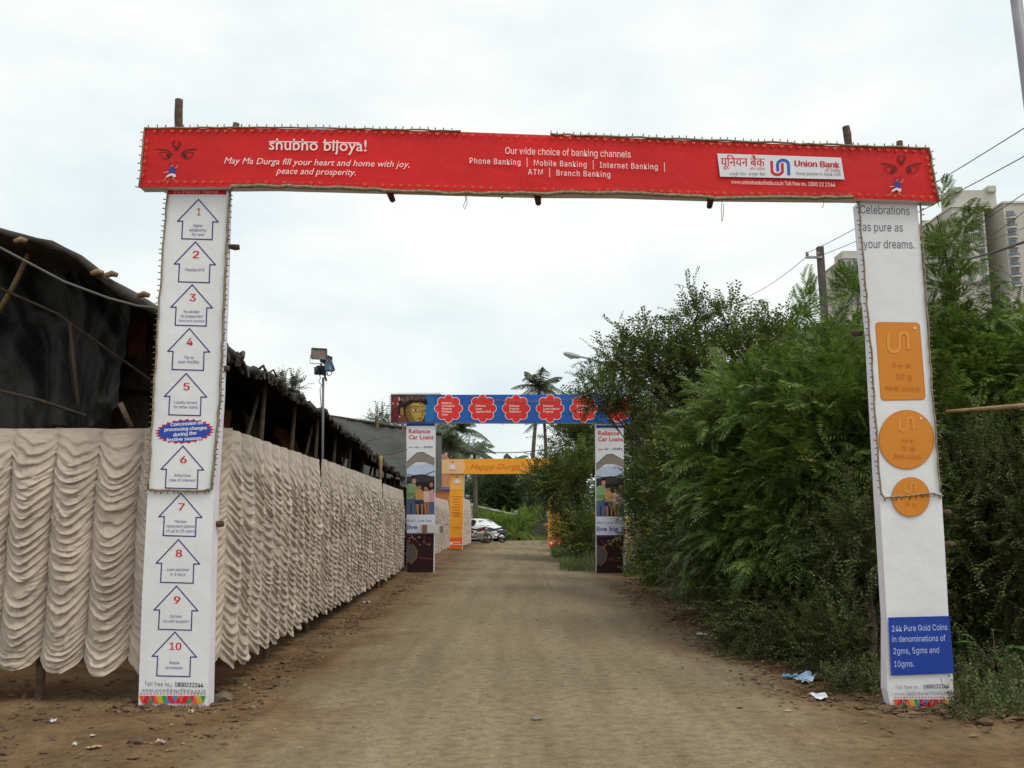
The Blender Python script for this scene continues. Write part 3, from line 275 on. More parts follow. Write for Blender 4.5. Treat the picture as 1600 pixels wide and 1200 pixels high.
class Print:
    """flat print on a vertical plane Y = y, traced with image rays of that plane; every layer lies a millimetre proud of the last"""
    def __init__(s, y, parent, lift=.0015, step=.0004, du=0, dv=0, font='sans'): s.font = font; s.y = y; s.p = parent; s.k = 0; s.l = lift; s.st = step; s.mb = MB(); s.du = du; s.dv = dv
    def yy(s): s.k += 1; return s.y - s.l - s.st*s.k
    def q(s, pts, y):                # pixels -> plane s.y, then lifted
        out = []
        for u, v in pts: w = W(u+s.du, v+s.dv, s.y); w.y = y; out.append(w)
        return out
    def poly(s, pts, c): s.mb.poly(s.q(pts, s.yy()), ink(*c)); return s
    def ell(s, cu, cv, ru, rv, c, n=20, rot=0, a0=0, a1=360):
        P = []
        for i in range(n):
            a = R(a0+(a1-a0)*i/n); x, y = ru*math.cos(a), rv*math.sin(a)
            P.append((cu+x*math.cos(rot)-y*math.sin(rot), cv+x*math.sin(rot)+y*math.cos(rot)))
        return s.poly(P, c)
    def line(s, pts, w, c, close=False):
        y = s.yy(); n = len(pts); P = [Vector(p) for p in pts]
        if close: P = P + [P[0]]
        for a, b in zip(P[:-1], P[1:]):
            d = (b-a); d = d.normalized() if d.length else Vector((1, 0)); e = Vector((-d.y, d.x))*w/2; d2 = d*w*.45
            y -= .000008
            s.mb.poly(s.q([a-e-d2, b-e+d2, b+e+d2, a+e-d2], y), ink(*c))
        return s
    def arc(s, cu, cv, r, a0, a1, w, c, n=14, ry=None):
        return s.line([(cu+r*math.cos(R(a0+(a1-a0)*i/n)), cv+(ry or r)*math.sin(R(a0+(a1-a0)*i/n))) for i in range(n+1)], w, c)
    def done(s, name='print', **t):
        o = s.mb.build(name, s.p, **t); s.mb = MB(); return o
    def text(s, body, a, b, cap, c, bold=0.0, shear=0.0, space=1.0, name='lettering', data=None, up=None):
        """baseline from pixel a to pixel b, capital height cap in pixels"""
        global CAPH
        if CAPH is None: CAPH = float(glyphs('H')[0][:, 1].max())
        plain = s.font == 'sans' and not shear and data is None and all(ch in FONT for ch in body)
        V, F = data or (sans(body, space) if plain else glyphs(body, bold, shear, space))
        if plain: up = float(FONT['H'][1][:, 1].max())
        x0, x1 = V[:, 0].min(), V[:, 0].max()
        y = s.yy(); A, B = s.q([a, b], y); U = s.q([(a[0], a[1]-cap)], y)[0]
        ex = (B-A)/(x1-x0); ez = Vector((0, 0, (U-A).z))/(up or CAPH)
        k0 = s.k
        for sh in ((0, min(.06, bold*2.6)) if plain and bold else (0,)):
            if sh: A = A.copy(); A.y = s.yy()
            if plain:                            # glyph outlines overlap themselves: every triangle a few microns apart
                Q = []; T = []
                for i, t in enumerate(F):
                    for j in t: w = A + ex*(V[j][0]-x0+sh) + ez*V[j][1]; w.y -= (i % 90)*.0000035; Q.append(w)
                    T.append((3*i, 3*i+1, 3*i+2))
                s.mb.add(Q, T, ink(*c))
            else: s.mb.add([A + ex*(p[0]-x0+sh) + ez*p[1] for p in V], F, ink(*c))
        s.k = k0-1
        return s.done(name)
DEVA = """238 32,219 32,219 20,222 22,226 23,229 22,232 21,234 18,234 14,234 11,233 8,232 5,230 2,226 5,228 7,229 9,229 11,230 14,229 16,228 18,227 19,225 19,222 18,219 15,219 0,214 0,214 10,213 9,211 8,209 7,206 7,203 7,201 8,199 9,197 11,196 14,196 17,196 21,199 24,202 26,207 27,208 27,210 26,211 26,212 26,212 22,211 22,210 22,208 22,207 22,204 22,202 21,201 19,200 17,201 14,202 12,204 11,206 11,208 11,211 12,213 13,214 15,214 32,193 32,193 36,238 36,182 44,183 46,183 47,184 47,186 48,187 47,188 47,188 46,189 44,188 43,188 42,187 41,186 41,184 41,183 42,183 43,183 35,181 37,180 39,179 40,177 40,176 40,175 40,173 40,172 40,171 40,170 39,168 43,170 44,171 44,173 44,174 44,177 44,179 43,181 42,182 40,182 40,181 43,180 44,179 46,178 47,176 47,175 48,174 47,173 47,172 47,171 47,170 51,172 51,175 51,178 51,180 50,182 48,184 45,186 41,188 35,194 32,188 32,188 0,183 0,183 9,182 8,179 8,177 7,174 7,171 7,168 8,166 9,164 11,163 14,163 16,164 21,166 24,170 26,175 27,176 27,177 27,179 26,180 26,181 26,181 26,181 22,180 22,178 23,177 23,176 23,174 23,173 23,181 13,182 14,183 15,183 32,160 32,160 36,194 36,167 16,168 14,169 12,172 11,174 11,175 11,176 11,177 11,178 11,170 21,168 19,113 36,146 36,146 32,140 32,140 0,135 0,135 17,125 17,125 14,125 13,124 12,123 11,122 11,121 11,119 12,118 13,117 15,116 17,116 18,116 19,116 20,117 21,119 21,135 21,135 32,113 32,114 36,114 32,108 32,108 0,104 0,104 10,102 9,100 8,97 8,95 8,90 8,86 11,84 15,82 20,85 21,88 22,89 24,89 26,89 28,89 29,88 31,87 32,80 32,80 36,87 17,89 15,90 13,92 12,95 12,98 12,100 13,102 14,104 16,104 32,92 32,93 29,94 26,92 20,48 36,81 36,81 32,75 32,75 0,70 0,70 17,60 17,60 14,60 13,59 12,58 11,57 11,56 11,54 12,53 13,51 15,51 17,50 18,51 19,51 20,52 21,54 21,70 21,70 32,48 32,38 32,33 32,33 36,38 36,37 37,37 38,36 40,36 42,37 46,40 49,44 51,49 51,56 50,63 47,69 42,74 35,69 35,60 44,50 47,46 47,43 46,42 44,41 41,41 39,42 38,42 37,43 36,49 36,49 32,43 32,43 0,38 0,30 -14,28 -15,27 -15,25 -15,23 -15,20 -15,17 -13,15 -11,14 -7,15 -4,17 -2,20 0,24 1,28 0,32 -1,35 -3,37 -5,40 -8,42 -11,38 -13,35 -9,32 -6,28 -4,24 -3,22 -4,20 -4,19 -6,18 -7,19 -9,20 -10,21 -11,23 -11,25 -11,26 -11,27 -11,28 -10,34 36,34 32,28 32,28 0,24 0,24 10,22 9,20 8,17 8,15 8,10 8,6 11,4 15,2 20,5 21,7 22,9 24,9 26,9 28,9 29,8 31,7 32,0 32,0 36,7 17,9 15,10 13,12 12,15 12,18 12,20 13,22 14,24 16,24 32,12 32,13 29,14 26,12 20|63 65 64,63 0 65,62 0 63,61 1 62,1 0 62,61 2 1,39 41 40,39 42 41,39 43 42,39 44 43,39 45 44,38 46 39,46 45 39,37 50 38,50 49 38,49 48 38,48 47 38,47 46 38,3 5 4,3 6 5,2 6 3,37 51 50,37 52 51,36 52 37,2 7 6,61 22 2,22 21 2,21 7 2,36 53 52,20 7 21,19 7 20,61 23 22,19 8 7,18 8 19,36 54 53,35 54 36,17 8 18,60 23 61,60 26 23,26 24 23,35 55 54,17 9 8,34 55 35,16 9 17,59 26 60,34 56 55,58 26 59,15 9 16,33 56 34,33 57 56,57 26 58,15 10 9,33 26 57,33 27 26,25 24 26,32 27 33,32 28 27,14 10 15,14 11 10,31 28 32,31 29 28,30 29 31,13 11 14,13 12 11,69 71 70,68 71 69,68 72 71,67 72 68,67 73 72,66 73 67,66 74 73,81 74 66,81 75 74,80 75 81,80 76 75,79 76 80,79 77 76,78 77 79,114 116 115,113 116 114,113 117 116,112 111 113,111 117 113,111 110 117,110 109 117,109 118 117,109 108 118,108 107 118,107 119 118,106 119 107,105 119 106,104 119 105,104 120 119,103 120 104,96 98 97,95 98 96,95 99 98,94 99 95,93 99 94,93 100 99,92 91 93,91 90 93,90 89 93,89 100 93,102 120 103,89 88 100,88 87 100,87 101 100,102 121 120,86 101 87,85 101 86,101 121 102,85 121 101,84 121 85,83 121 84,82 121 83,158 160 159,158 122 160,157 122 158,156 123 157,123 122 157,156 124 123,139 141 140,139 142 141,139 143 142,139 144 143,139 145 144,139 146 145,139 147 146,138 149 139,149 148 139,148 147 139,137 153 138,153 152 138,152 151 138,151 150 138,150 149 138,137 170 153,170 154 153,137 171 170,169 154 170,136 171 137,136 161 171,136 162 161,135 162 136,155 124 156,135 163 162,154 126 155,126 124 155,134 163 135,169 126 154,134 164 163,133 164 134,168 126 169,167 126 168,133 165 164,166 126 167,165 126 166,133 126 165,133 127 126,125 124 126,132 127 133,132 128 127,131 128 132,131 129 128,130 129 131,197 173 172,197 174 173,196 174 197,195 175 196,175 174 196,195 176 175,193 195 194,193 178 195,178 176 195,192 178 193,191 178 192,190 178 191,189 179 190,179 178 190,189 180 179,177 176 178,188 180 189,187 180 188,187 181 180,186 181 187,186 182 181,185 182 186,185 183 182,184 183 185,220 198 221,220 199 198,219 199 220,218 232 219,232 199 219,218 233 232,231 199 232,230 200 231,200 199 231,230 201 200,217 233 218,216 233 217,216 234 233,215 234 216,214 234 215,214 235 234,213 235 214,212 235 213,211 235 212,211 222 235,210 222 211,210 223 222,229 201 230,209 223 210,209 224 223,228 203 229,203 201 229,209 225 224,227 203 228,209 226 225,226 203 227,209 203 226,208 203 209,208 204 203,202 201 203,208 205 204,207 205 208,207 206 205,261 237 236,261 238 237,260 238 261,259 239 260,239 238 260,259 240 239,257 259 258,257 242 259,242 240 259,256 242 257,255 242 256,254 242 255,253 243 254,243 242 254,253 244 243,241 240 242,252 244 253,251 244 252,251 245 244,250 245 251,250 246 245,249 246 250,249 247 246,248 247 249,272 274 273,271 274 272,271 275 274,270 281 271,281 280 271,280 275 271,279 275 280,279 276 275,270 282 281,270 283 282,269 283 270,278 276 279,269 284 283,278 277 276,268 284 269,268 285 284,267 285 268,267 286 285,266 286 267,266 287 286,265 287 266,265 288 287,263 265 264,263 288 265,263 289 288,263 290 289,262 290 263,293 291 262,291 290 262,293 292 291,305 307 306,305 308 307,304 308 305,304 309 308,303 317 304,317 309 304,317 310 309,303 318 317,316 310 317,303 319 318,315 310 316,302 319 303,302 320 319,315 311 310,302 321 320,314 311 315,301 321 302,301 322 321,314 312 311,313 312 314,301 323 322,328 294 329,301 324 323,300 324 301,327 294 328,326 294 327,300 325 324,325 294 326,300 294 325,299 294 300,299 295 294,299 296 295,298 296 299,298 297 296,352 330 353,352 331 330,351 331 352,350 364 351,364 331 351,350 365 364,363 331 364,362 332 363,332 331 363,362 333 332,349 365 350,348 365 349,348 366 365,347 366 348,346 366 347,346 367 366,345 367 346,344 367 345,343 367 344,343 354 367,342 354 343,342 355 354,361 333 362,341 355 342,341 356 355,360 335 361,335 333 361,341 357 356,359 335 360,341 358 357,358 335 359,341 335 358,340 335 341,340 336 335,334 333 335,340 337 336,339 337 340,339 338 337
237 32,237 0,233 0,233 32,228 32,228 36,243 36,243 32,228 36,228 32,222 32,222 0,218 0,218 10,214 8,209 8,200 11,196 20,202 22,203 26,203 29,201 32,194 32,194 36,202 17,205 13,209 12,214 13,218 16,218 32,206 32,208 26,182 13,178 12,175 11,171 15,169 20,170 23,171 25,174 26,179 27,184 27,184 32,161 32,161 36,195 36,195 32,189 32,189 23,178 23,176 22,174 22,174 20,174 18,176 16,182 17,189 15,192 9,189 2,180 0,170 3,162 9,166 12,173 6,180 4,187 9,186 12,151 32,146 32,146 36,151 36,150 38,149 42,153 49,161 51,176 47,187 35,182 35,162 47,156 46,154 41,154 38,156 36,162 36,162 32,156 32,156 0,151 0,136 44,137 47,139 48,141 47,142 44,141 42,139 41,137 42,134 13,130 12,127 11,123 15,121 20,121 23,123 25,126 26,131 27,136 27,136 32,118 32,118 36,147 36,147 32,141 32,141 23,130 23,128 22,126 22,125 20,126 18,128 16,134 17,141 15,144 9,141 3,135 0,138 -1,142 -2,140 -6,134 -3,128 0,123 1,121 4,122 6,124 7,126 6,129 4,131 4,137 5,139 9,138 12,85 32,85 20,88 22,92 23,98 21,100 14,100 8,97 2,93 5,95 9,96 14,95 18,91 19,85 15,85 0,81 0,81 11,77 9,73 8,69 9,66 11,64 15,63 20,63 32,59 32,59 36,104 36,104 32,68 32,68 21,68 16,70 14,73 12,77 13,81 16,81 32,61 50,57 41,49 39,42 42,37 50,41 51,44 45,49 43,54 45,57 51,27 13,24 7,18 5,9 8,2 20,6 22,11 12,18 9,21 10,22 13,21 17,18 20,15 20,15 24,20 25,22 28,20 31,17 32,13 32,10 30,8 34,12 36,17 36,24 34,26 28,23 22,24 20,28 20,31 20,34 21,34 32,30 32,30 36,60 36,60 32,54 32,54 0,49 0,49 32,39 32,39 0,34 0,34 17,31 16,29 16,26 16|4 6 5,4 7 6,3 7 4,2 0 3,0 7 3,2 1 0,22 8 23,22 9 8,21 9 22,20 30 21,30 9 21,20 31 30,29 9 30,28 10 29,10 9 29,28 11 10,19 31 20,18 31 19,18 24 31,17 24 18,16 24 17,16 25 24,27 13 28,13 11 28,16 26 25,26 13 27,16 13 26,15 13 16,15 14 13,12 11 13,43 45 44,43 46 45,42 46 43,41 47 42,47 46 42,41 48 47,39 41 40,39 48 41,38 48 39,37 48 38,36 50 37,50 49 37,49 48 37,36 51 50,36 52 51,35 52 36,35 53 52,35 54 53,54 56 55,35 56 54,34 33 35,33 56 35,33 32 56,32 66 56,66 57 56,61 63 62,65 57 66,60 63 61,65 58 57,64 58 65,60 64 63,60 58 64,59 58 60,73 75 74,72 79 73,79 78 73,78 75 73,77 75 78,77 76 75,72 80 79,71 80 72,71 81 80,70 81 71,70 82 81,68 70 69,68 82 70,68 83 82,68 84 83,67 84 68,87 85 67,85 84 67,87 86 85,89 91 90,88 91 89,88 92 91,95 92 88,95 93 92,94 93 95,107 109 108,107 110 109,106 110 107,105 111 106,111 110 106,105 112 111,103 105 104,103 112 105,102 112 103,101 112 102,100 114 101,114 113 101,113 112 101,100 115 114,100 116 115,99 116 100,99 117 116,99 118 117,118 120 119,99 120 118,98 97 99,97 120 99,97 96 120,96 138 120,138 121 120,137 121 138,137 122 121,136 122 137,131 133 132,131 134 133,130 134 131,135 122 136,130 135 134,130 122 135,129 122 130,129 123 122,128 123 129,128 124 123,127 124 128,127 125 124,127 126 125,163 165 164,163 166 165,162 166 163,161 167 162,167 166 162,161 168 167,174 166 167,173 139 174,139 166 174,173 140 139,141 143 142,140 143 141,161 169 168,140 151 143,151 150 143,150 144 143,160 169 161,173 151 140,173 152 151,149 144 150,160 170 169,172 152 173,159 170 160,172 155 152,155 153 152,159 171 170,149 145 144,148 145 149,171 155 172,159 155 171,158 155 159,158 156 155,154 153 155,157 156 158,147 145 148,147 146 145,206 208 207,216 218 217,216 219 218,205 208 206,204 203 205,203 208 205,203 202 208,202 201 208,201 209 208,215 219 216,214 224 215,224 219 215,214 225 224,223 219 224,222 220 223,220 219 223,222 221 220,200 209 201,200 210 209,199 210 200,198 210 199,197 210 198,189 191 190,197 196 210,196 211 210,213 227 214,227 225 214,188 191 189,196 212 211,212 227 213,196 227 212,195 227 196,194 230 195,230 227 195,230 228 227,226 225 227,194 185 230,229 228 230,193 185 194,193 186 185,188 192 191,192 186 193,188 186 192,187 186 188,183 175 184,179 181 180,178 181 179,183 176 175,182 176 183,178 182 181,178 176 182,177 176 178
479 32,461 32,461 20,467 23,473 21,476 14,475 8,472 2,468 5,470 9,471 14,470 18,467 19,461 15,461 0,456 0,456 10,453 8,448 7,443 8,439 11,437 17,440 24,449 27,452 26,454 26,454 22,451 22,449 22,444 21,442 17,444 12,448 11,452 12,456 15,456 32,435 32,435 36,479 36,424 44,425 47,427 48,429 47,430 44,429 42,427 41,425 42,424 35,422 39,419 40,416 40,414 40,412 39,410 43,413 44,416 44,421 43,424 40,424 40,422 44,420 47,417 48,414 47,413 47,411 51,416 51,422 50,426 45,429 35,435 32,430 32,430 0,425 0,425 9,421 8,416 7,410 8,406 11,405 16,408 24,417 27,419 27,421 26,423 26,423 22,420 23,417 23,415 23,423 13,425 15,425 32,402 32,402 36,435 36,409 16,411 12,416 11,418 11,420 11,412 21,382 32,382 0,377 0,377 32,372 32,372 36,388 36,388 32,349 4,357 6,363 11,365 18,363 22,360 24,357 23,356 21,358 17,363 15,361 11,354 15,352 20,353 25,358 28,358 32,332 32,332 36,373 36,373 32,363 32,363 27,367 24,369 18,368 11,364 6,357 1,349 0,340 2,338 8,338 11,339 13,336 16,334 21,337 26,344 28,346 28,348 27,348 23,346 24,344 24,339 20,340 18,343 16,347 17,348 17,350 16,349 12,348 13,348 13,342 9,344 5,322 -3,324 -2,331 -4,336 -8,340 -13,337 -15,331 -9,325 -6,323 -7,322 -7,333 32,327 32,327 0,322 0,322 9,319 8,314 7,306 9,304 16,304 19,306 21,298 21,298 25,314 25,316 25,318 25,317 21,316 21,310 20,308 16,310 12,314 11,319 12,322 15,322 32,295 32,295 36,333 36,279 13,276 7,269 5,261 8,253 20,257 22,263 12,269 9,273 10,274 13,273 17,270 20,266 20,266 24,272 25,273 28,272 31,269 32,265 32,261 30,260 34,264 36,269 36,276 34,278 28,274 22,275 20,279 20,283 20,286 21,286 32,281 32,281 36,296 36,296 32,290 32,290 0,286 0,286 17,283 16,280 16,278 16,201 32,201 13,201 11,199 10,195 11,193 14,192 18,192 20,195 21,197 21,197 32,189 32,189 36,223 36,223 32,217 32,217 0,212 0,212 32,184 32,184 0,180 0,180 32,174 32,174 36,190 36,190 32,180 35,177 42,175 46,171 47,169 47,167 46,166 51,171 51,176 50,180 45,184 35,135 32,135 36,175 36,175 32,169 32,169 0,165 0,165 20,164 20,161 20,158 17,156 12,152 13,153 18,151 20,148 20,144 19,143 16,144 11,148 7,153 2,150 -1,144 5,140 10,138 16,139 21,143 24,147 24,152 24,156 21,164 24,165 24,165 32,111 35,108 42,106 46,102 47,100 47,98 46,97 51,102 51,108 50,112 45,115 35,97 4,105 6,111 11,113 18,112 22,108 24,105 23,105 21,106 17,111 15,109 11,102 15,100 20,102 25,106 28,106 32,80 32,80 36,121 36,121 32,111 32,111 27,116 24,118 18,116 11,112 6,106 1,97 0,89 2,86 8,87 11,88 13,84 16,83 21,85 26,92 28,95 28,97 27,96 23,95 24,92 24,87 20,89 18,92 16,96 17,97 17,98 16,98 12,97 13,96 13,91 9,93 5,70 -3,73 -2,80 -4,85 -8,89 -13,86 -15,80 -9,73 -6,72 -7,71 -7,81 32,75 32,75 0,71 0,71 9,67 8,62 7,55 9,52 16,53 19,55 21,46 21,46 25,63 25,65 25,66 25,66 21,64 21,59 20,57 16,58 12,62 11,67 12,71 15,71 32,44 32,44 36,81 36,27 13,24 7,18 5,9 8,2 20,6 22,11 12,18 9,21 10,22 13,21 17,18 20,15 20,15 24,20 25,22 28,20 31,17 32,13 32,10 30,8 34,12 36,17 36,24 34,26 28,23 22,24 20,28 20,31 20,34 21,34 32,30 32,30 36,45 36,45 32,39 32,39 0,34 0,34 17,31 16,29 16,26 16|36 38 37,36 0 38,35 0 36,34 1 35,1 0 35,34 2 1,22 24 23,22 25 24,22 27 25,27 26 25,21 29 22,29 28 22,28 27 22,2 4 3,21 30 29,2 12 4,12 11 4,11 5 4,34 12 2,34 13 12,10 5 11,21 31 30,20 31 21,33 13 34,33 16 13,16 14 13,10 6 5,9 6 10,20 32 31,32 16 33,19 32 20,19 16 32,19 17 16,15 14 16,8 6 9,8 7 6,18 17 19,40 42 41,39 42 40,39 43 42,46 43 39,46 44 43,45 44 46,64 66 65,63 66 64,63 62 66,62 61 66,61 60 66,60 67 66,59 67 60,59 68 67,58 68 59,54 56 55,53 56 54,53 57 56,52 51 53,51 50 53,50 57 53,49 57 50,48 57 49,57 68 58,48 68 57,47 68 48,91 93 92,91 69 93,90 69 91,89 70 90,70 69 90,89 71 70,79 81 80,79 82 81,79 83 82,79 85 83,85 84 83,78 99 79,99 87 79,87 86 79,86 85 79,99 88 87,78 94 99,98 88 99,78 95 94,77 95 78,88 73 89,73 71 89,98 73 88,77 96 95,76 96 77,97 73 98,96 73 97,76 73 96,76 74 73,72 71 73,75 74 76,104 106 105,104 107 106,103 107 104,102 100 103,100 107 103,102 101 100,124 126 125,124 127 126,123 127 124,122 128 123,128 127 123,122 129 128,142 144 143,121 129 122,142 145 144,121 130 129,142 146 145,141 148 142,148 147 142,147 146 142,120 114 121,114 113 121,113 130 121,113 112 130,112 131 130,141 149 148,120 115 114,111 131 112,140 149 141,120 116 115,119 116 120,140 150 149,110 131 111,110 132 131,140 151 150,119 117 116,151 153 152,151 154 153,151 155 154,139 151 140,139 155 151,118 117 119,138 157 139,157 156 139,156 155 139,138 158 157,110 133 132,137 158 138,109 133 110,137 159 158,136 159 137,108 133 109,108 134 133,136 108 159,136 134 108,135 134 136,160 162 161,169 162 160,169 168 162,168 167 162,167 163 162,166 163 167,166 164 163,165 164 166,195 197 196,195 170 197,194 170 195,193 171 194,171 170 194,193 172 171,181 183 182,181 184 183,181 185 184,181 180 185,180 186 185,179 187 180,187 186 180,179 188 187,179 189 188,178 189 179,177 189 178,177 190 189,192 174 193,174 172 193,177 191 190,191 174 192,177 174 191,177 175 174,173 172 174,176 175 177,219 221 220,229 231 230,229 232 231,218 221 219,217 216 218,216 221 218,216 215 221,215 214 221,214 222 221,228 232 229,227 233 228,233 232 228,227 234 233,213 222 214,213 223 222,212 223 213,211 223 212,210 223 211,202 204 203,210 209 223,209 224 223,226 236 227,236 234 227,201 204 202,209 225 224,225 236 226,209 236 225,208 236 209,207 239 208,239 236 208,239 237 236,235 234 236,207 198 239,238 237 239,206 198 207,206 199 198,201 205 204,205 199 206,201 199 205,200 199 201,251 253 252,251 254 253,250 254 251,249 240 250,240 254 250,249 241 240,258 254 240,257 255 258,255 254 258,257 256 255,247 249 248,247 241 249,246 241 247,245 241 246,244 241 245,244 242 241,243 242 244,273 275 274,272 275 273,272 271 275,271 270 275,270 276 275,269 276 270,268 276 269,268 277 276,267 277 268,263 265 264,263 266 265,262 266 263,261 259 262,259 266 262,261 260 259,278 280 279,278 281 280,310 281 278,309 282 310,282 281 310,309 283 282,304 306 305,307 309 308,307 285 309,285 283 309,304 307 306,303 307 304,303 286 307,286 285 307,302 294 303,294 293 303,293 286 303,293 287 286,284 283 285,292 287 293,292 288 287,291 288 292,302 295 294,290 288 291,290 289 288,301 295 302,301 296 295,301 297 296,300 297 301,300 298 297,299 298 300,317 319 318,316 319 317,316 315 319,315 314 319,314 320 319,313 320 314,312 320 313,312 321 320,311 321 312,338 340 339,338 341 340,337 341 338,336 342 337,342 341 337,336 343 342,356 358 357,335 343 336,356 359 358,335 344 343,356 360 359,355 362 356,362 361 356,361 360 356,334 328 335,328 327 335,327 344 335,327 326 344,326 345 344,355 363 362,334 329 328,325 345 326,354 363 355,334 330 329,333 330 334,354 364 363,324 345 325,324 346 345,354 365 364,333 331 330,365 367 366,365 368 367,365 369 368,353 365 354,353 369 365,332 331 333,352 371 353,371 370 353,370 369 353,352 372 371,324 347 346,351 372 352,323 347 324,351 373 372,350 373 351,322 347 323,322 348 347,350 322 373,350 348 322,349 348 350,374 376 375,383 376 374,383 382 376,382 381 376,381 377 376,380 377 381,380 378 377,379 378 380,409 411 410,409 384 411,408 384 409,407 385 408,385 384 408,407 386 385,395 397 396,395 398 397,395 399 398,395 394 399,394 400 399,393 401 394,401 400 394,393 402 401,393 403 402,392 403 393,391 403 392,391 404 403,406 388 407,388 386 407,391 405 404,405 388 406,391 388 405,391 389 388,387 386 388,390 389 391,433 435 434,443 445 444,443 446 445,432 435 433,431 430 432,430 435 432,430 429 435,429 428 435,428 436 435,442 446 443,441 447 442,447 446 442,441 448 447,427 436 428,427 437 436,426 437 427,425 437 426,424 437 425,416 418 417,424 423 437,423 438 437,440 450 441,450 448 441,415 418 416,423 439 438,439 450 440,423 450 439,422 450 423,421 453 422,453 450 422,453 451 450,449 448 450,421 412 453,452 451 453,420 412 421,420 413 412,415 419 418,419 413 420,415 413 419,414 413 415"""
def deva(i):
    a, b = DEVA.split('\n')[i].split('|')
    return (np.array([tuple(map(int, p.split())) for p in a.split(',')], float)/100, [tuple(map(int, p.split())) for p in b.split(',')])

# ------------------------------------------------------------------ ground and road
def soil():
    m = bpy.data.materials.new('packed_earth'); m.use_nodes = True; t = m.node_tree; b = t.nodes['Principled BSDF']; N = t.nodes.new; K = t.links.new
    b.inputs['Roughness'].default_value = .92; b.inputs['Specular IOR Level'].default_value = .15
    tc = N('ShaderNodeTexCoord'); sx = N('ShaderNodeSeparateXYZ'); K(tc.outputs['Object'], sx.inputs[0])
    def noise(scale, det=5, dist=0, vec=None):
        n = N('ShaderNodeTexNoise'); n.inputs['Scale'].default_value = scale; n.inputs['Detail'].default_value = det; n.inputs['Distortion'].default_value = dist
        K(vec or tc.outputs['Object'], n.inputs['Vector']); return n.outputs['Fac']
    def math_(op, a, c):
        n = N('ShaderNodeMath'); n.operation = op
        for i, x in enumerate((a, c)):
            if isinstance(x, (int, float)): n.inputs[i].default_value = x
            else: K(x, n.inputs[i])
        return n.outputs[0]
    def ramp(f, stops):
        r = N('ShaderNodeValToRGB'); e = r.color_ramp.elements
        while len(e) < len(stops): e.new(.5)
        for el, (p, c) in zip(e, stops): el.position = p; el.color = (*c, 1) if hasattr(c, '__len__') else (c, c, c, 1)
        K(f, r.inputs['Fac']); return r.outputs['Color']
    def mix(f, a, c, mode='MIX'):
        n = N('ShaderNodeMix'); n.data_type = 'RGBA'; n.blend_type = mode
        for k, x in (('Factor', f), ('A', a), ('B', c)):
            if isinstance(x, (int, float)): n.inputs[k].default_value = x
            elif isinstance(x, tuple): n.inputs[k].default_value = (*x, 1)
            else: K(x, n.inputs[k])
        return n.outputs['Result']
    # the worn, greyer middle of the track against loose brown earth at its sides
    off = math_('ABSOLUTE', math_('ADD', sx.outputs[0], -.25), 0.0)
    d = math_('ADD', off, math_('MULTIPLY', math_('SUBTRACT', noise(.8, 6, .6), .5), 2.2))
    worn = ramp(math_('MULTIPLY', d, .25), [(.36, 1.0), (.66, 0.0)])
    mp = N('ShaderNodeMapping'); mp.inputs['Scale'].default_value = (2.6, .28, 1); K(tc.outputs['Object'], mp.inputs['Vector'])
    earth = ramp(noise(1.6, 8, .3), [(.25, (.078, .040, .017)), (.5, (.138, .077, .035)), (.75, (.200, .124, .062))])
    track = ramp(noise(1.0, 8, .4, mp.outputs['Vector']), [(.25, (.170, .128, .076)), (.5, (.220, .172, .106)), (.78, (.262, .212, .138))])
    c = mix(worn, earth, track)
    c = mix(math_('MULTIPLY', ramp(noise(.45, 4), [(.48, 0.0), (.62, 1.0)]), .35), c, (.175, .140, .082))
    c = mix(1.0, c, ramp(noise(38, 6), [(.2, .74), (.5, 1.0), (.8, 1.2)]), 'MULTIPLY')
    c = mix(1.0, c, ramp(noise(10, 7, .5), [(.25, .70), (.5, 1.0), (.75, 1.22)]), 'MULTIPLY')
    c = mix(ramp(noise(95, 3), [(.66, 0.0), (.72, .55)]), c, (.30, .26, .20))
    mr = N('ShaderNodeMapping'); mr.inputs['Scale'].default_value = (3.2, .06, 1); K(tc.outputs['Object'], mr.inputs['Vector'])
    c = mix(1.0, c, ramp(noise(1.0, 3, .2, mr.outputs['Vector']), [(.32, .90), (.5, 1.0), (.68, 1.07)]), 'MULTIPLY')
    K(c, b.inputs['Base Color'])
    bp = N('ShaderNodeBump'); bp.inputs['Strength'].default_value = .5; bp.inputs['Distance'].default_value = .04
    h = math_('ADD', noise(24, 8), math_('MULTIPLY', noise(3.2, 5), 1.4)); K(h, bp.inputs['Height']); K(bp.outputs['Normal'], b.inputs['Normal'])
    return m
SOIL = soil()
def hgt(x, y):
    x = np.asarray(x, float); y = np.asarray(y, float)
    side = np.clip((np.abs(x-.2)-2.5)/1.2, 0, 1)
    n = vnoise(x*1.1, y*1.1, 3)*.07 + vnoise(x*4, y*4, 5)*.035 - .045
    n = n + np.clip((x-3.6)/2.5, 0, 1)*.12
    return side*n*np.clip((70-y)/20, 0, 1)
gx = np.concatenate([np.linspace(-900, -40, 14), np.linspace(-30, -8, 14), np.linspace(-7.5, 7.5, 130), np.linspace(8, 30, 14), np.linspace(40, 900, 14)])
gy = np.concatenate([np.linspace(-60, 1, 10), np.linspace(1.5, 22, 150), np.linspace(22.3, 60, 60), np.linspace(64, 140, 16), np.linspace(180, 1400, 12)])
X, Y = np.meshgrid(gx, gy)
o = link_mesh(gridmesh('ground', np.stack([X, Y, hgt(X, Y)], -1), SOIL), 'ground'); tag(o, 'brown earth ground with patches of loose soil', 'ground', kind='structure')
ry = np.concatenate([np.linspace(-4, 30, 140), np.linspace(30.5, 63, 50)])
xl = -2.15 - .0152*np.clip(ry-8, 0, 40) + (vnoise(ry*1.3, ry*0, 8)-.5)*.35
xr = 2.45 - .0152*np.clip(ry-8, 0, 40) + (vnoise(ry*1.1, ry*0+9, 9)-.5)*.5
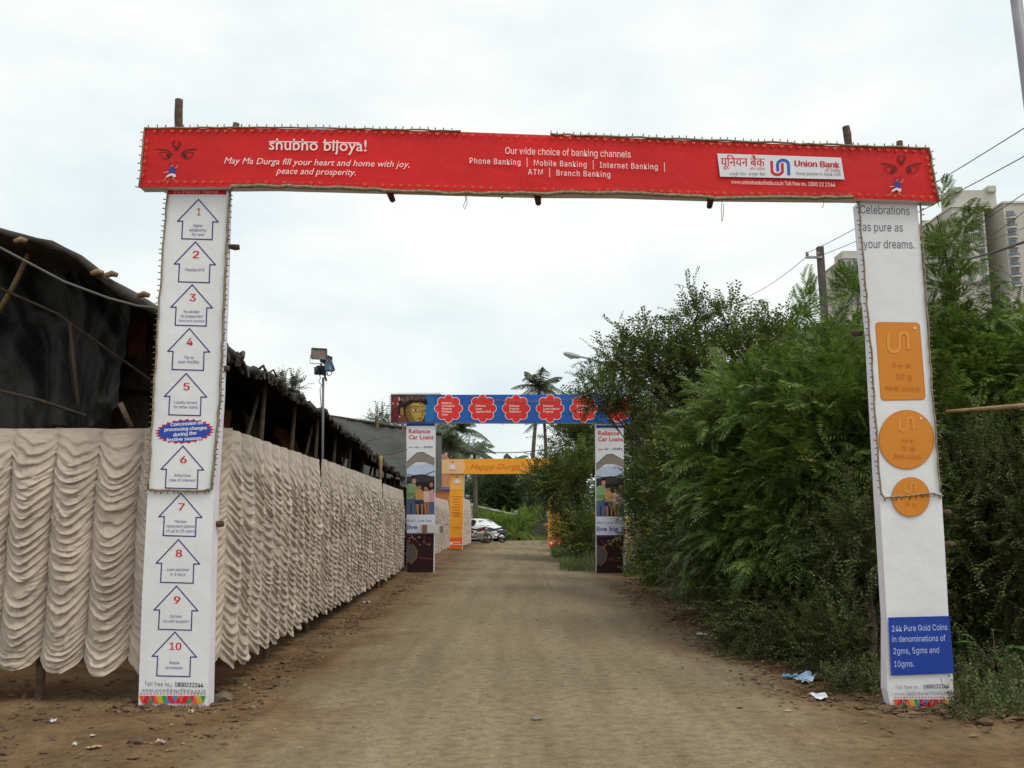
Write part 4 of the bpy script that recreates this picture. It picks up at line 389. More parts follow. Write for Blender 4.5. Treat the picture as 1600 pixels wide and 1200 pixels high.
s_ = np.linspace(0, 1, 9)[None, :]
P = np.stack([xl[:, None]*(1-s_)+xr[:, None]*s_, np.repeat(ry[:, None], 9, 1), np.full((len(ry), 9), .006)], -1)
o = link_mesh(gridmesh('road', P, SOIL), 'road'); tag(o, 'dusty unpaved lane of packed grey brown earth', 'road', kind='structure')
P = np.array([[[x, y, .010] for x in np.linspace(-26, 30, 12)] for y in np.linspace(54, 60.5, 5)])
o = link_mesh(gridmesh('cross_road', P, SOIL), 'cross_road'); tag(o, 'dusty clearing crossing the far end of the lane', 'road', kind='structure')

# ------------------------------------------------------------------ materials of things
VIN = mat('white_vinyl', (.76, .77, .80), .38, .05, 1.2, .25, 3.5, spec=.4)
def muddy(m, top=.42):
    """mud splashed up the foot of a panel, thinning out with height"""
    t = m.node_tree; b = t.nodes['Principled BSDF']; N = t.nodes.new; K = t.links.new; src = b.inputs['Base Color'].links[0].from_socket
    tc = N('ShaderNodeTexCoord'); sx = N('ShaderNodeSeparateXYZ'); K(tc.outputs['Object'], sx.inputs[0]); mr = N('ShaderNodeMapRange'); mr.inputs['From Min'].default_value = 0; mr.inputs['From Max'].default_value = top; mr.inputs['To Min'].default_value = .62; mr.inputs['To Max'].default_value = .22; K(sx.outputs[2], mr.inputs['Value'])
    n = N('ShaderNodeTexNoise'); n.inputs['Scale'].default_value = 7; n.inputs['Detail'].default_value = 9; n.inputs['Roughness'].default_value = .7; K(tc.outputs['Object'], n.inputs['Vector'])
    lt = N('ShaderNodeMath'); lt.operation = 'SUBTRACT'; K(mr.outputs['Result'], lt.inputs[0]); K(n.outputs['Fac'], lt.inputs[1]); sc = N('ShaderNodeMath'); sc.operation = 'MULTIPLY'; sc.use_clamp = True; sc.inputs[1].default_value = 4.5; K(lt.outputs[0], sc.inputs[0])
    ml = N('ShaderNodeMath'); ml.operation = 'MULTIPLY'; ml.inputs[1].default_value = .6; K(sc.outputs[0], ml.inputs[0])
    mx = N('ShaderNodeMix'); mx.data_type = 'RGBA'; mx.inputs['B'].default_value = (.24, .17, .10, 1); K(ml.outputs[0], mx.inputs['Factor']); K(src, mx.inputs['A']); K(mx.outputs['Result'], b.inputs['Base Color'])
muddy(VIN)
VINS = mat('white_vinyl_side', (.74, .71, .80), .45, .06, 2, .25, 5)
RED = mat('red_vinyl', (.64, .014, .014), .45, .22, .7, .8, 1.7, spec=.25)
WOOD = mat('weathered_timber', (.10, .062, .045), .85, .4, 14, .6, 50)
BAMB = mat('bamboo', (.26, .17, .085), .7, .35, 9, .4, 40)
BAMBD = mat('dark_bamboo', (.115, .075, .045), .75, .35, 9, .4, 40)
ROPE = mat('jute_cord', (.20, .145, .09), .85, .35, 30)
CORD = mat('lamp_cord', (.24, .20, .13), .7, .4, 40)
BULB = mat('dull_bulb', (.11, .085, .05), .3, .3, 30, spec=.5)
GREYM = mat('grey_metal', (.32, .32, .35), .45, .15, 6, metal=.3)

# ------------------------------------------------------------------ the gate in front
YP, YB = 7.86, 7.78                  # planes of the post fronts and of the beam front
gate = thing('festival_gate', (.3, YP+.13, 0), 'tall red and white sponsor gate arching over the lane in front', 'gate', 'banner gates across the lane')
def pts(L, y): return [W(u, v, y) for u, v in L]
lp = MB().prism(pts([(262, 298), (354, 298), (350, 450), (343, 620), (334, 765), (329, 930), (325, 1107), (258, 1105), (234, 1104), (232, 1101), (216, 1102), (222, 930), (231, 765), (240, 620), (250, 450)], YP), (0, .15, 0), VIN, VINS).build('post', gate, label='white post printed with ten numbered house arrows')
rp = MB().prism(pts([(1341, 316), (1433, 316), (1446, 480), (1458, 640), (1471, 770), (1476, 850), (1482, 960), (1489, 1060), (1490, 1102), (1393, 1108), (1386, 1078), (1386, 970), (1374, 770), (1360, 520), (1350, 420)], YP), (0, .13, 0), VIN, VINS).build('post', gate, label='white post printed with gold coins and a blue panel')
bm_ = MB().prism(pts([(226, 201), (400, 200.5), (560, 202.5), (720, 206), (1000, 216.5), (1150, 222), (1250, 226), (1452, 232.5), (1467, 315), (1330, 310), (1120, 308), (960, 303), (840, 302.5), (600, 296), (430, 291.5), (218, 293)], YB), (0, .12, 0), RED, VINS).build('beam', gate, label='red vinyl beam with white lettering')
for (P0, r) in (([(280, 156), (278, 250), (272, 420), (262, 700), (250, 1098)], .042), ([(370, 193), (360, 250), (335, 420), (315, 700), (300, 1098)], .036), ([(1321, 198), (1330, 250), (1372, 420), (1400, 700), (1424, 1098)], .042), ([(1406, 221), (1410, 300), (1420, 450), (1440, 700), (1462, 1098)], .036)):
    c = [W(u, v, YP+.085) for u, v in P0]; P = []
    for a, b in zip(c[:-1], c[1:]): P += [a.lerp(b, i/4)+Vector((random.uniform(-.005, .005), 0, 0)) for i in range(4)]
    P.append(c[-1]); P[-1].z = -.15
    MB().tube(P, [r*(.9+.1*i/len(P))*random.uniform(.93, 1.07) for i in range(len(P))], WOOD, 8).build('timber_pole', gate)
for u, v in ((610, 305), (840, 310), (1110, 315), (783, 301)):
    c = W(u, v, YB+.07); MB().tube([c+Vector((-.02, -.06, .04)), c+Vector((0, 0, .01)), c+Vector((.01, .09, -.015))], [.02, .032, .028] if u != 783 else .012, WOOD, 7).build('wooden_stub', gate)
for u, v in ((366, 385), (350, 575), (341, 818), (1340, 520), (1376, 640), (1478, 800), (1484, 850)):
    c = W(u, v, YP+.1); MB().tube([c-Vector((.05, 0, 0)), c+Vector((.01 if u < 800 else -.01, .01, -.005)), c+Vector((.045, .02, 0))], [.022, .03, .024], WOOD, 7).build('wooden_stub', gate)

NAVY, CRED, WHT = (52, 50, 120), (205, 28, 48), (240, 238, 240)
SMALL = [['Higher', 'eligibility', 'for loan'], ['Flexible EMI'], ['No penalty', 'for prepayment', 'from own sources'], ['Top-up', 'loan facility'], ['Loyalty reward', 'for other loans'],
         ['Attractive', 'rate of interest'], ['Maximum', 'repayment options', 'of up to 25 years'], ['Loan sanction', 'in 5 days'], ['24 hour', 'on call support'], ['Simple', 'procedures']]
APEX = [(310.3, 311.5), (305.5, 378), (300.5, 445), (296, 513.5), (291, 583.5), (286, 697), (283, 770.7), (279, 843), (276, 915.6), (273.5, 987.5)]
for i, ((au, av), sm) in enumerate(zip(APEX, SMALL)):
    w = 63.5 + i*.62; h = 62 + i*.75; k = w/63.5; sl_ = 1.2
    pr = Print(YP, lp)
    le, re = au-w*.515, au+w*.485; ve = av+h*.55
    pr.line([(au, av), (re, ve+sl_), (re-8.5*k, ve+sl_), (re-9.5*k, av+h+1), (le+6.5*k, av+h-.4), (le+8*k, ve), (le, ve)], 1.8, NAVY, close=True)
    pr.done('house_outline')
    n = str(i+1); pr.text(n, (au-(2.5 if i == 0 else 4.6 if i < 9 else 9), av+h*.40), (au+(2.5 if i == 0 else 4.6 if i < 9 else 9), av+h*.405), 11.2, CRED, bold=.012, name='numeral')
    y0 = av+h*(.725 if len(sm) < 3 else .69)
    for j, tline in enumerate(sm):
        ww = len(tline)*2.45*k; pr.text(tline, (au-1-ww/2, y0+j*7.0*k), (au-1+ww/2, y0+.5+j*7.0*k), 4.2*k, (70, 74, 140))
pr = Print(YP, lp); pr.poly([(262, 297), (354, 297), (353.5, 304), (261.8, 303.5)], (196, 22, 48)); pr.done('red_strip')
pr.text('10 Pointer Home', (271, 302), (341, 302.5), 5.2, (225, 190, 190))
def band(pr, x0, x1, v0, v1, name='triangle_band'):
    cs = [(225, 90, 45), (205, 30, 55), (205, 35, 90), (205, 165, 50), (45, 150, 75), (205, 30, 50), (70, 135, 195)]
    n = 12; w = (x1-x0)/n
    for i in range(n): pr.poly([(x0+i*w, v0), (x0+(i+.92)*w, v0), (x0+(i+.46)*w, v1)], cs[i % 7])
    pr.k -= n-1
    for i in range(n-1): pr.poly([(x0+(i+.52)*w, v1), (x0+(i+1.44)*w, v1), (x0+(i+.98)*w, v0)], cs[(i*3+1) % 7])
    pr.k -= n-2
    for vv, off in ((v0-3, 0), (v1+3, .5)):
        for i in range(20): pr.poly([(x0+(i+.3)*(x1-x0)/20, vv-.8), (x0+(i+.75)*(x1-x0)/20, vv-.8), (x0+(i+.75)*(x1-x0)/20, vv+.8), (x0+(i+.3)*(x1-x0)/20, vv+.8)], (190, 40, 90)); pr.k -= 1
    pr.done(name, kind='stuff')
pr = Print(YP, lp)
pr.text('Toll free no.:', (226, 1071.5), (269, 1072.5), 6.6, (75, 72, 85), space=1.1); pr.text('1800222244', (273, 1072.8), (317, 1074), 6.8, (60, 58, 72), bold=.02)
pr.text('www.unionbankofindia.co.in', (222, 1081.5), (321, 1082.8), 6.4, (85, 82, 92), space=1.1)
band(pr, 217.5, 322.5, 1087, 1099)
# spiked oval note between the fifth and the sixth house
pr = Print(YP, lp); cu, cv = 288.5, 674; ca, sa = math.cos(R(-4)), math.sin(R(-4))
def star(ru, rv, n, dip, c):
    P = []
    for i in range(2*n):
        a = math.pi*i/n; k = 1 if i % 2 == 0 else dip; x, y = ru*k*math.cos(a), rv*k*math.sin(a); P.append((cu+x*ca-y*sa, cv+x*sa+y*ca))
    pr.poly(P, c)
star(47, 19.5, 26, .87, (190, 30, 62)); pr.ell(cu, cv, 40.5, 16.4, (44, 76, 172), 32, R(-4)); pr.done('note_burst')
for j, (tl, w) in enumerate((('Concession on', 50), ('processing charges', 66), ('during the', 36), ('festive season', 54))):
    y = 664.5 + j*8.0; pr.text(tl, (cu+3-j*1.5-w/2, y+1.6), (cu+3-j*1.5+w/2, y-1.6), 5.4, (235, 238, 245), bold=.02)

# red beam
pr = Print(YB, bm_)
def eyes(pr, x, y, c=(84, 24, 30)):
    for sg in (-1, 1):
        pr.line([(x+sg*7, y-1), (x+sg*12, y-5.5), (x+sg*20, y-8), (x+sg*31, y-9)], 1.7, c)
        pr.line([(x+sg*7, y+2), (x+sg*13, y-3), (x+sg*21, y-4), (x+sg*27, y-3)], .9, c)
        pr.line([(x+sg*9, y+3), (x+sg*15, y+7), (x+sg*22, y+4.5), (x+sg*27, y-3)], .9, c)
        pr.ell(x+sg*13.2, y+1.6, 3.0, 3.3, c, 14)
    pr.arc(x, y-16, 5.4, 190, -10, 1.6, c, 10, 5.8) if False else pr.arc(x, y-17, 5.2, -50, 230, 2.0, c, 14, 5.6)
    pr.ell(x, y-8.3, 3.4, 1.2, c, 10); pr.ell(x-.5, y+11.5, 2.2, 1.7, (150, 45, 40), 8)
    pr.done('eye_emblem')
    # small dancer with blue tunic and white cloth
    X0, Y0 = x-8, y+25
    pr.poly([(X0-2.5, Y0-4), (X0+2, Y0-6.5), (X0+6, Y0-5), (X0+6.5, Y0+6), (X0-1, Y0+5), (X0-5, Y0+1)], (58, 66, 150))
    pr.poly([(X0-5, Y0+6), (X0, Y0+4), (X0+6.5, Y0+5.5), (X0+7.5, Y0+10), (X0+3, Y0+10), (X0, Y0+7.5), (X0-7, Y0+11), (X0-8, Y0+9)], (222, 216, 214))
    pr.ell(X0, Y0-8.5, 2.1, 2.4, (176, 130, 96), 10); pr.ell(X0-1.2, Y0-10, 2.2, 1.6, (60, 28, 30), 8)
    pr.line([(X0+6, Y0-4), (X0+9.5, Y0-5), (X0+9.5, Y0-9)], 1.3, (190, 140, 105)); pr.line([(X0-4, Y0+2), (X0-11, Y0+3)], 1.1, (205, 175, 150))
    pr.line([(X0-8, Y0+10), (X0-10, Y0+15), (X0-13, Y0+16)], 1.3, (190, 140, 95)); pr.line([(X0+6, Y0+10), (X0+2, Y0+13), (X0+6, Y0+15)], 1.3, (190, 140, 95))
    pr.done('dancer_emblem')
eyes(pr, 276, 242); eyes(pr, 1408, 265)
CR = (246, 226, 226)
t_ = pr.text('shubho bijoya!', (421, 235), (573, 237.5), 17.5, CR, bold=.006)
pr.poly([(421, 221.4), (497, 222.6), (497, 224.2), (421, 223)], CR); pr.poly([(505, 222.8), (562, 223.7), (562, 225.3), (505, 224.4)], CR); pr.done('headline_bar')
pr.text('May Ma Durga fill your heart and home with joy,', (351, 256.5), (640, 262.5), 9.6, CR, shear=.28)
pr.text('peace and prosperity.', (432, 272.5), (556, 275), 9.6, CR, shear=.28)
pr.text('Our wide choice of banking channels', (789.5, 241.5), (985, 247.5), 10.4, CR)
pr.text('Phone Banking  |  Mobile Banking  |  Internet Banking  |', (734, 256.5), (1038, 266.5), 8.8, CR, bold=.006, space=1.12)
pr.text('ATM  |  Branch Banking', (825, 274), (953, 278), 8.8, CR, bold=.006, space=1.12)
pr.poly([(1120, 241), (1313, 247.5), (1318.5, 281.5), (1124.5, 277)], (222, 222, 228)); pr.done('logo_panel')
for i, (a, b, cap, c) in enumerate((((1125.5, 260.8), (1194, 261.5), 12.5, (200, 32, 48)), ((1170, 266.6), (1195, 267), 3.4, (205, 90, 100)), ((1139, 275.3), (1195, 276), 4.2, (120, 122, 132)))):
    D = deva(i); pr.text('', a, b, cap, c, data=D, up=.36)
    if i == 0: pr.k += 1; pr.text('', (a[0]+.5, a[1]), (b[0]+.5, b[1]), cap, c, data=D, up=.36)
RL, BL = (206, 38, 58), (52, 92, 176)
pr.arc(1213.5, 267.5, 8.2, 178, 0, 4.4, RL, 14, 6.6); pr.line([(1205.3, 268), (1204.6, 254.5)], 4.4, RL); pr.line([(1221.7, 268), (1221.4, 258)], 4.4, RL)
pr.arc(1222.5, 258.5, 8.4, 180, 360, 4.4, BL, 14, 7.0); pr.line([(1214.1, 259), (1214.3, 267)], 4.4, BL); pr.line([(1230.9, 259), (1231.6, 273)], 4.4, BL); pr.done('logo_mark')
pr.text('Union Bank', (1240.5, 260.6), (1310, 263.2), 8.8, (200, 36, 52), bold=.022); pr.text('of India', (1288.5, 269.2), (1311.5, 270), 5.2, (200, 80, 92)); pr.text('Good people to bank with', (1243, 274.2), (1312.5, 276), 4.8, (125, 125, 135))
pr.text('www.unionbankofindia.co.in Toll free no. 1800 22 2244', (1142, 288.5), (1303.5, 293), 6.0, (240, 214, 210), bold=.006)
# border of small orange triangles
TR = (208, 88, 52)
def edge(P, n, flip, w=4.2, h=4.6):
    L_ = [Vector(p) for p in P]; d = [0]
    for a, b in zip(L_[:-1], L_[1:]): d.append(d[-1]+(b-a).length)
    for i in range(n):
        s = d[-1]*(i+.5)/n; k = max(j for j in range(len(d)-1) if d[j] <= s); a = L_[k].lerp(L_[k+1], (s-d[k])/(d[k+1]-d[k])); t = (L_[k+1]-L_[k]).normalized(); e = Vector((-t.y, t.x))*flip
        f = random.uniform(.75, 1.1); c = TR if random.random() < .6 else (196, 66, 50)
        pr.poly([a-t*w*f-e*h*.5, a+t*w*f-e*h*.5, a+e*h*.5], c); pr.k -= 1
    pr.k += 1
edge([(236, 207), (400, 206), (560, 208), (720, 212), (1000, 222), (1250, 232), (1448, 238.5)], 88, 1); edge([(228, 286), (430, 286), (600, 290.5), (840, 297), (960, 298), (1120, 303), (1330, 305), (1460, 310)], 88, 1)
edge([(232, 216), (225, 280)], 6, -1); edge([(1446, 243), (1459, 305)], 6, 1)
pr.done('border_print', kind='stuff')

# right post
TG = (98, 98, 108); pr = Print(YP, rp)
pr.text('Celebrations', (1344, 333.5), (1421.5, 336), 13, TG); pr.text('as pure as', (1348, 361), (1411, 362), 13, TG); pr.text('your dreams.', (1349.5, 387.5), (1429.5, 388.5), 13, TG)
OR, ORD, ORL = (212, 134, 48), (196, 116, 38), (222, 152, 72)
def rrect(a, b, c, d, r, col):
    Q = [Vector(p) for p in (a, b, c, d)]; P = []
    for i in range(4):
        p0, p1, p2 = Q[i-1], Q[i], Q[(i+1) % 4]; e0 = (p0-p1).normalized()*r; e1 = (p2-p1).normalized()*r
        for k in range(5): t = k/4; P.append(tuple((p1+e0)*(1-t)**2 + p1*2*t*(1-t) + (p1+e1)*t*t))
    pr.poly(P, col)
def smark(x, y, k, c1, c2):
    for dx, c in ((.8, c1), (0, c2)):
        pr.line([(x-9*k+dx, y-8*k), (x-9*k+dx, y+3*k)], 3.2*k, c); pr.arc(x-3*k+dx, y+4*k, 6*k, 180, 0, 3.2*k, c, 10); pr.line([(x+3*k+dx, y+4*k), (x+3*k+dx, y-5*k)], 3.2*k, c)
        pr.arc(x+7.5*k+dx, y-6*k, 4.5*k, 180, 360, 3.2*k, c, 8); pr.line([(x+12*k+dx, y-6*k), (x+12.6*k+dx, y+6*k)], 3.2*k, c)
rrect((1367, 503), (1437, 504), (1446.5, 625), (1376, 626.5), 7, ORD); rrect((1368, 504), (1436, 505), (1445, 623.5), (1377, 624.5), 6, OR)
smark(1401, 535, 1.45, ORD, ORL); pr.text('24 K', (1394, 573), (1424, 574), 6, ORD); pr.text('10 g', (1400, 592), (1424, 593), 9, ORD); pr.text('FINE GOLD', (1384, 610), (1438, 611.5), 7, ORD); pr.ell(1429, 512.5, 2.2, 2.2, (238, 205, 160), 8); pr.done('gold_bar_print')
pr.ell(1416, 687, 43.5, 46.5, ORD, 44); pr.ell(1416, 686.7, 42.3, 45.3, OR, 44); smark(1414, 663, 1.0, ORD, ORL); pr.text('24 K', (1408, 690), (1427, 690.5), 5, ORD); pr.text('5 g', (1410, 703), (1428, 703.5), 7, ORD); pr.text('FINE GOLD', (1397, 716), (1440, 717), 6, ORD); pr.ell(1438, 654, 2, 2, (238, 205, 160), 8); pr.done('gold_coin_print')
pr.ell(1422.5, 776.5, 29.5, 31, ORD, 36); pr.ell(1422.5, 776.2, 28.5, 30, OR, 36); smark(1420, 762, .75, ORD, ORL); pr.text('2 g', (1414, 790), (1431, 790.5), 5, ORD); pr.done('gold_coin_print')
pr.poly([(1386.5, 964.5), (1482, 962), (1489.5, 1051.5), (1391, 1055)], (36, 66, 158)); pr.done('blue_panel')
LB = (188, 200, 236)
for tl, a, b in (('24k Pure Gold Coins', (1392.5, 986.5), (1479, 984)), ('in denominations of', (1393, 1003), (1476, 1001)), ('2gms, 5gms and', (1395, 1021.5), (1466, 1019.5)), ('10gms.', (1396, 1041.5), (1427, 1041))):
    pr.text(tl, a, b, 9.2, LB)
pr.text('Toll free no.', (1397.5, 1076), (1435, 1075.3), 5.8, (90, 88, 98), space=1.1); pr.text('1800222244', (1441, 1075.2), (1481, 1074.5), 6.2, (70, 68, 80), bold=.02); pr.text('www.unionbankofindia.co.in', (1397, 1086.5), (1489, 1084.5), 5.8, (98, 95, 104), space=1.1)
band(pr, 1394.5, 1489.5, 1092, 1103)

# strings of little lamps laid along the edges of the gate
def lamps(name, P, y, out, label, step=.052, wob=.006, r=.0085, ln=.032):
    c = [W(u, v, y) for u, v in P]; Q = []
    for a, b in zip(c[:-1], c[1:]):
        n = max(2, int((b-a).length/.08)); Q += [a.lerp(b, i/n)+Vector((random.uniform(-wob, wob), random.uniform(-.004, .004), random.uniform(-wob, wob))) for i in range(n)]
    Q.append(c[-1]); base = min(Q, key=lambda p: p.z)
    root = thing(name, tuple(base), label, 'light string', 'lamp strings edging the near gate')
    MB().tube(Q, r, CORD, 6).build('cord', root)
    mb = MB(); acc = 0
    for a, b in zip(Q[:-1], Q[1:]):
        d = b-a; L_ = d.length
        while acc < L_:
            p = a+d*(acc/L_); n = Vector((d.z, 0, -d.x)).normalized()*out
            n = (n + Vector((random.uniform(-.5, .5), random.uniform(-.5, .1), random.uniform(-.35, .35)))).normalized()
            mb.tube([p, p+n*ln*.45, p+n*ln*.7, p+n*ln*random.uniform(.9, 1.15)], [.003, .0045, .0065, .002], BULB, 5, False); acc += step*random.uniform(.85, 1.2)
        acc -= L_
    mb.build('bulbs', root, kind='stuff')
YL = YP-.016
lamps('light_string', [(231, 765), (240, 620), (250, 450), (262, 300)], YL, -1, 'string of tiny lamps up the outer edge of the house arrow post')
lamps('light_string', [(359, 296), (352, 440), (345, 600), (338, 690), (331, 763), (320, 767), (280, 767), (233, 765)], YL, -1, 'lamp string down the inner edge and across the house arrow post', r=.012)
lamps('light_string', [(218, 294), (226, 200), (400, 199), (560, 201), (720, 204.5)], YB-.014, -1, 'lamp string round the crescent eye end of the red beam top', .075)
lamps('light_string', [(860, 210), (1000, 215), (1150, 220.5), (1250, 224.5), (1452, 231), (1467, 314)], YB-.014, -1, 'lamp string along the red beam top above the bank logo', .07, r=.010)
lamps('light_string', [(1333, 309), (1200, 308), (1120, 310), (1000, 302), (920, 301), (840, 303), (700, 302), (600, 297), (480, 292), (362, 290), (358, 298)], YB-.014, 1, 'thick lamp string hanging along the underside edge of the red beam', .03, .008, .017, .028)
lamps('light_string', [(1341, 316), (1350, 420), (1362, 560), (1371, 700), (1376, 768), (1382, 777), (1420, 775), (1460, 771), (1474, 775)], YL, 1, 'lamp string down the inner edge and across the coin post', .055)
lamps('light_string', [(1438, 318), (1448, 480), (1459, 640), (1470, 770)], YL, -1, 'lamp string down the outer edge of the coin post', .055)
for P, y, lb in (([(727, 303), (728, 312), (724, 322), (726, 327), (730, 318), (728.5, 306)], YB+.02, 'thin loop of string hanging below the phone banking words'), ([(1129, 309), (1127, 325), (1128, 346), (1130, 340), (1131, 318)], YB+.02, 'thin loop of string hanging below the bank logo'), ([(1287, 310), (1287, 318), (1285, 325)], YB+.02, 'short loose string end under the red beam near the coin post')):
    q = [W(u, v, y) for u, v in P]; MB().tube(q, .003, ROPE, 5).build('loose_string', None, q[-1], label=lb, cat='string')

# ------------------------------------------------------------------ the second gate, blue with red flowers
Y2 = 26.2
BLU = mat('blue_vinyl', s2l(38, 92, 176), .4, .18, .5, .1, 3)
g2 = thing('festival_gate', (W(795, 895, Y2).x, Y2+.15, 0), 'blue sponsor gate with red flower shapes and family pictures on its posts', 'gate', 'banner gates across the lane')
b2 = MB().prism(pts([(611, 617), (985, 616), (985, 661), (611, 660)], Y2-.08), (0, .3, 0), BLU, VINS).build('beam', g2)
l2 = MB().prism(pts([(635, 661), (680, 661), (677.5, 896.5), (635.5, 896)], Y2), (0, .3, 0), VIN, VINS).build('post', g2)
r2 = MB().prism(pts([(931, 662), (974, 662), (977.5, 891), (932.5, 894)], Y2), (0, .3, 0), VIN, VINS).build('post', g2)
for u, vt in ((640, 640), (675, 640), (935, 640), (970, 640)):
    a = W(u, 890, Y2+.15); a.z = -.1; MB().tube([a, W(u, vt, Y2+.15)], .045, WOOD, 7).build('timber_pole', g2)
pr = Print(Y2-.08, b2, .003, .0004, font='')
# picture of the painted idol's face at the end of the beam
pr.poly([(612, 618), (668, 618), (671, 640), (667, 659), (612, 659)], (66, 38, 34)); pr.poly([(664, 618), (676, 618), (680, 640), (676, 659), (664, 659)], (46, 112, 168))
pr.poly([(612, 618), (626, 618), (622, 636), (612, 640)], (120, 52, 50)); pr.poly([(621, 640), (624, 628), (632, 619), (656, 618), (667, 624), (668.5, 633), (660, 630), (646, 629), (637, 634), (632, 644), (626, 652)], (28, 20, 20))
pr.poly([(626, 624), (634, 618.5), (662, 618.5), (667, 623), (656, 624.5), (640, 625), (630, 630)], (92, 64, 52))
pr.poly([(633.5, 640), (637, 634), (646, 629.5), (658, 629.5), (664.5, 633), (665, 639), (663.3, 642), (665.5, 647), (663, 649.5), (662.5, 653), (659, 657.5), (652, 659), (640, 659), (635, 650)], (168, 142, 66))
pr.poly([(633.5, 640), (637, 634), (642, 632), (641, 642), (645, 652), (650, 658.8), (640, 659), (635, 650)], (122, 92, 44)); pr.poly([(648, 645), (656, 645.5), (659, 650), (653, 653), (647, 650)], (180, 154, 80)); pr.poly([(645, 631), (656, 630.5), (658, 634), (646, 635)], (182, 158, 84))
pr.poly([(625, 638), (629.5, 636), (631, 643), (629.5, 651), (626, 650)], (146, 112, 54)); pr.poly([(624, 650), (632, 647), (637, 659), (621, 659)], (120, 58, 44)); pr.poly([(612, 640), (622, 642), (622, 659), (612, 659)], (96, 30, 34))
pr.line([(641, 638), (647, 634.5), (655, 635.5)], 1.0, (110, 32, 30)); pr.line([(658.5, 636), (663.5, 634.8)], .9, (110, 32, 30)); pr.poly([(641, 641.5), (648, 638.2), (656.5, 641.8), (649, 644)], (164, 60, 46)); pr.poly([(643, 641.4), (648, 639.4), (655, 641.6), (649, 643)], (226, 214, 190)); pr.ell(649.5, 641.2, 1.8, 1.7, (20, 16, 18), 8); pr.poly([(659.5, 641.5), (664, 639.8), (664.3, 642.5), (661, 643)], (150, 56, 44)); pr.line([(659, 642), (661.8, 648), (658.5, 649.8)], .8, (126, 84, 34)); pr.poly([(653, 654), (660, 652.8), (658, 655.4), (655, 656)], (164, 40, 40)); pr.ell(657, 630.5, 1.2, 2.6, (190, 30, 36), 8)
for i in range(26): pr.ell(random.uniform(628, 664), random.uniform(619, 627), .8, .8, random.choice([(190, 160, 110), (150, 40, 40), (110, 86, 60)]), 5); pr.k -= 1
for i in range(14): pr.ell(random.uniform(613, 626), random.uniform(620, 656), 1.5, 1.5, random.choice([(150, 36, 44), (200, 180, 170), (96, 30, 34)]), 5); pr.k -= 1
pr.k += 2; pr.done('idol_picture')
FL = [(701, ['Reliance', 'Commercial', 'Property', 'Purchase', 'Loans']), (754, ['Reliance', 'Loans', 'Against Gold']), (806.5, ['Reliance', 'Property', 'Solutions']), (859.5, ['Reliance', 'Loans Against', 'Property']), (912, ['Reliance', 'Loans Against', 'Securities']), (965, ['Reliance', 'Loans'])]
def flower(x, y, k, c):
    P = []
    for i in range(96):                          # outline of eight overlapping round petals
        a = 2*math.pi*i/96; m = 0
        for j in range(8):
            b = math.pi/4*j; r = 6.3*k; cc = 15.0; d = a-b; q = r*r-(cc*math.sin(d))**2
            if q >= 0 and math.cos(d) > 0: m = max(m, cc*math.cos(d)+math.sqrt(q))
        P.append((x+m*math.cos(a), y+m*math.sin(a)))
    pr.poly(P, c)
for fx, tl in FL:
    flower(fx, 638.3, 1.16, (238, 214, 224)); flower(fx, 638.3, 1.0, (224, 58, 54)); pr.done('flower_print')
    y0 = 640-2.25*(len(tl)-1)
    for j, s in enumerate(tl): pr.text(s, (fx-10.5, y0+j*4.5), (fx-10.5+len(s)*1.95, y0+j*4.5), 3.0, (246, 226, 222), bold=.02)
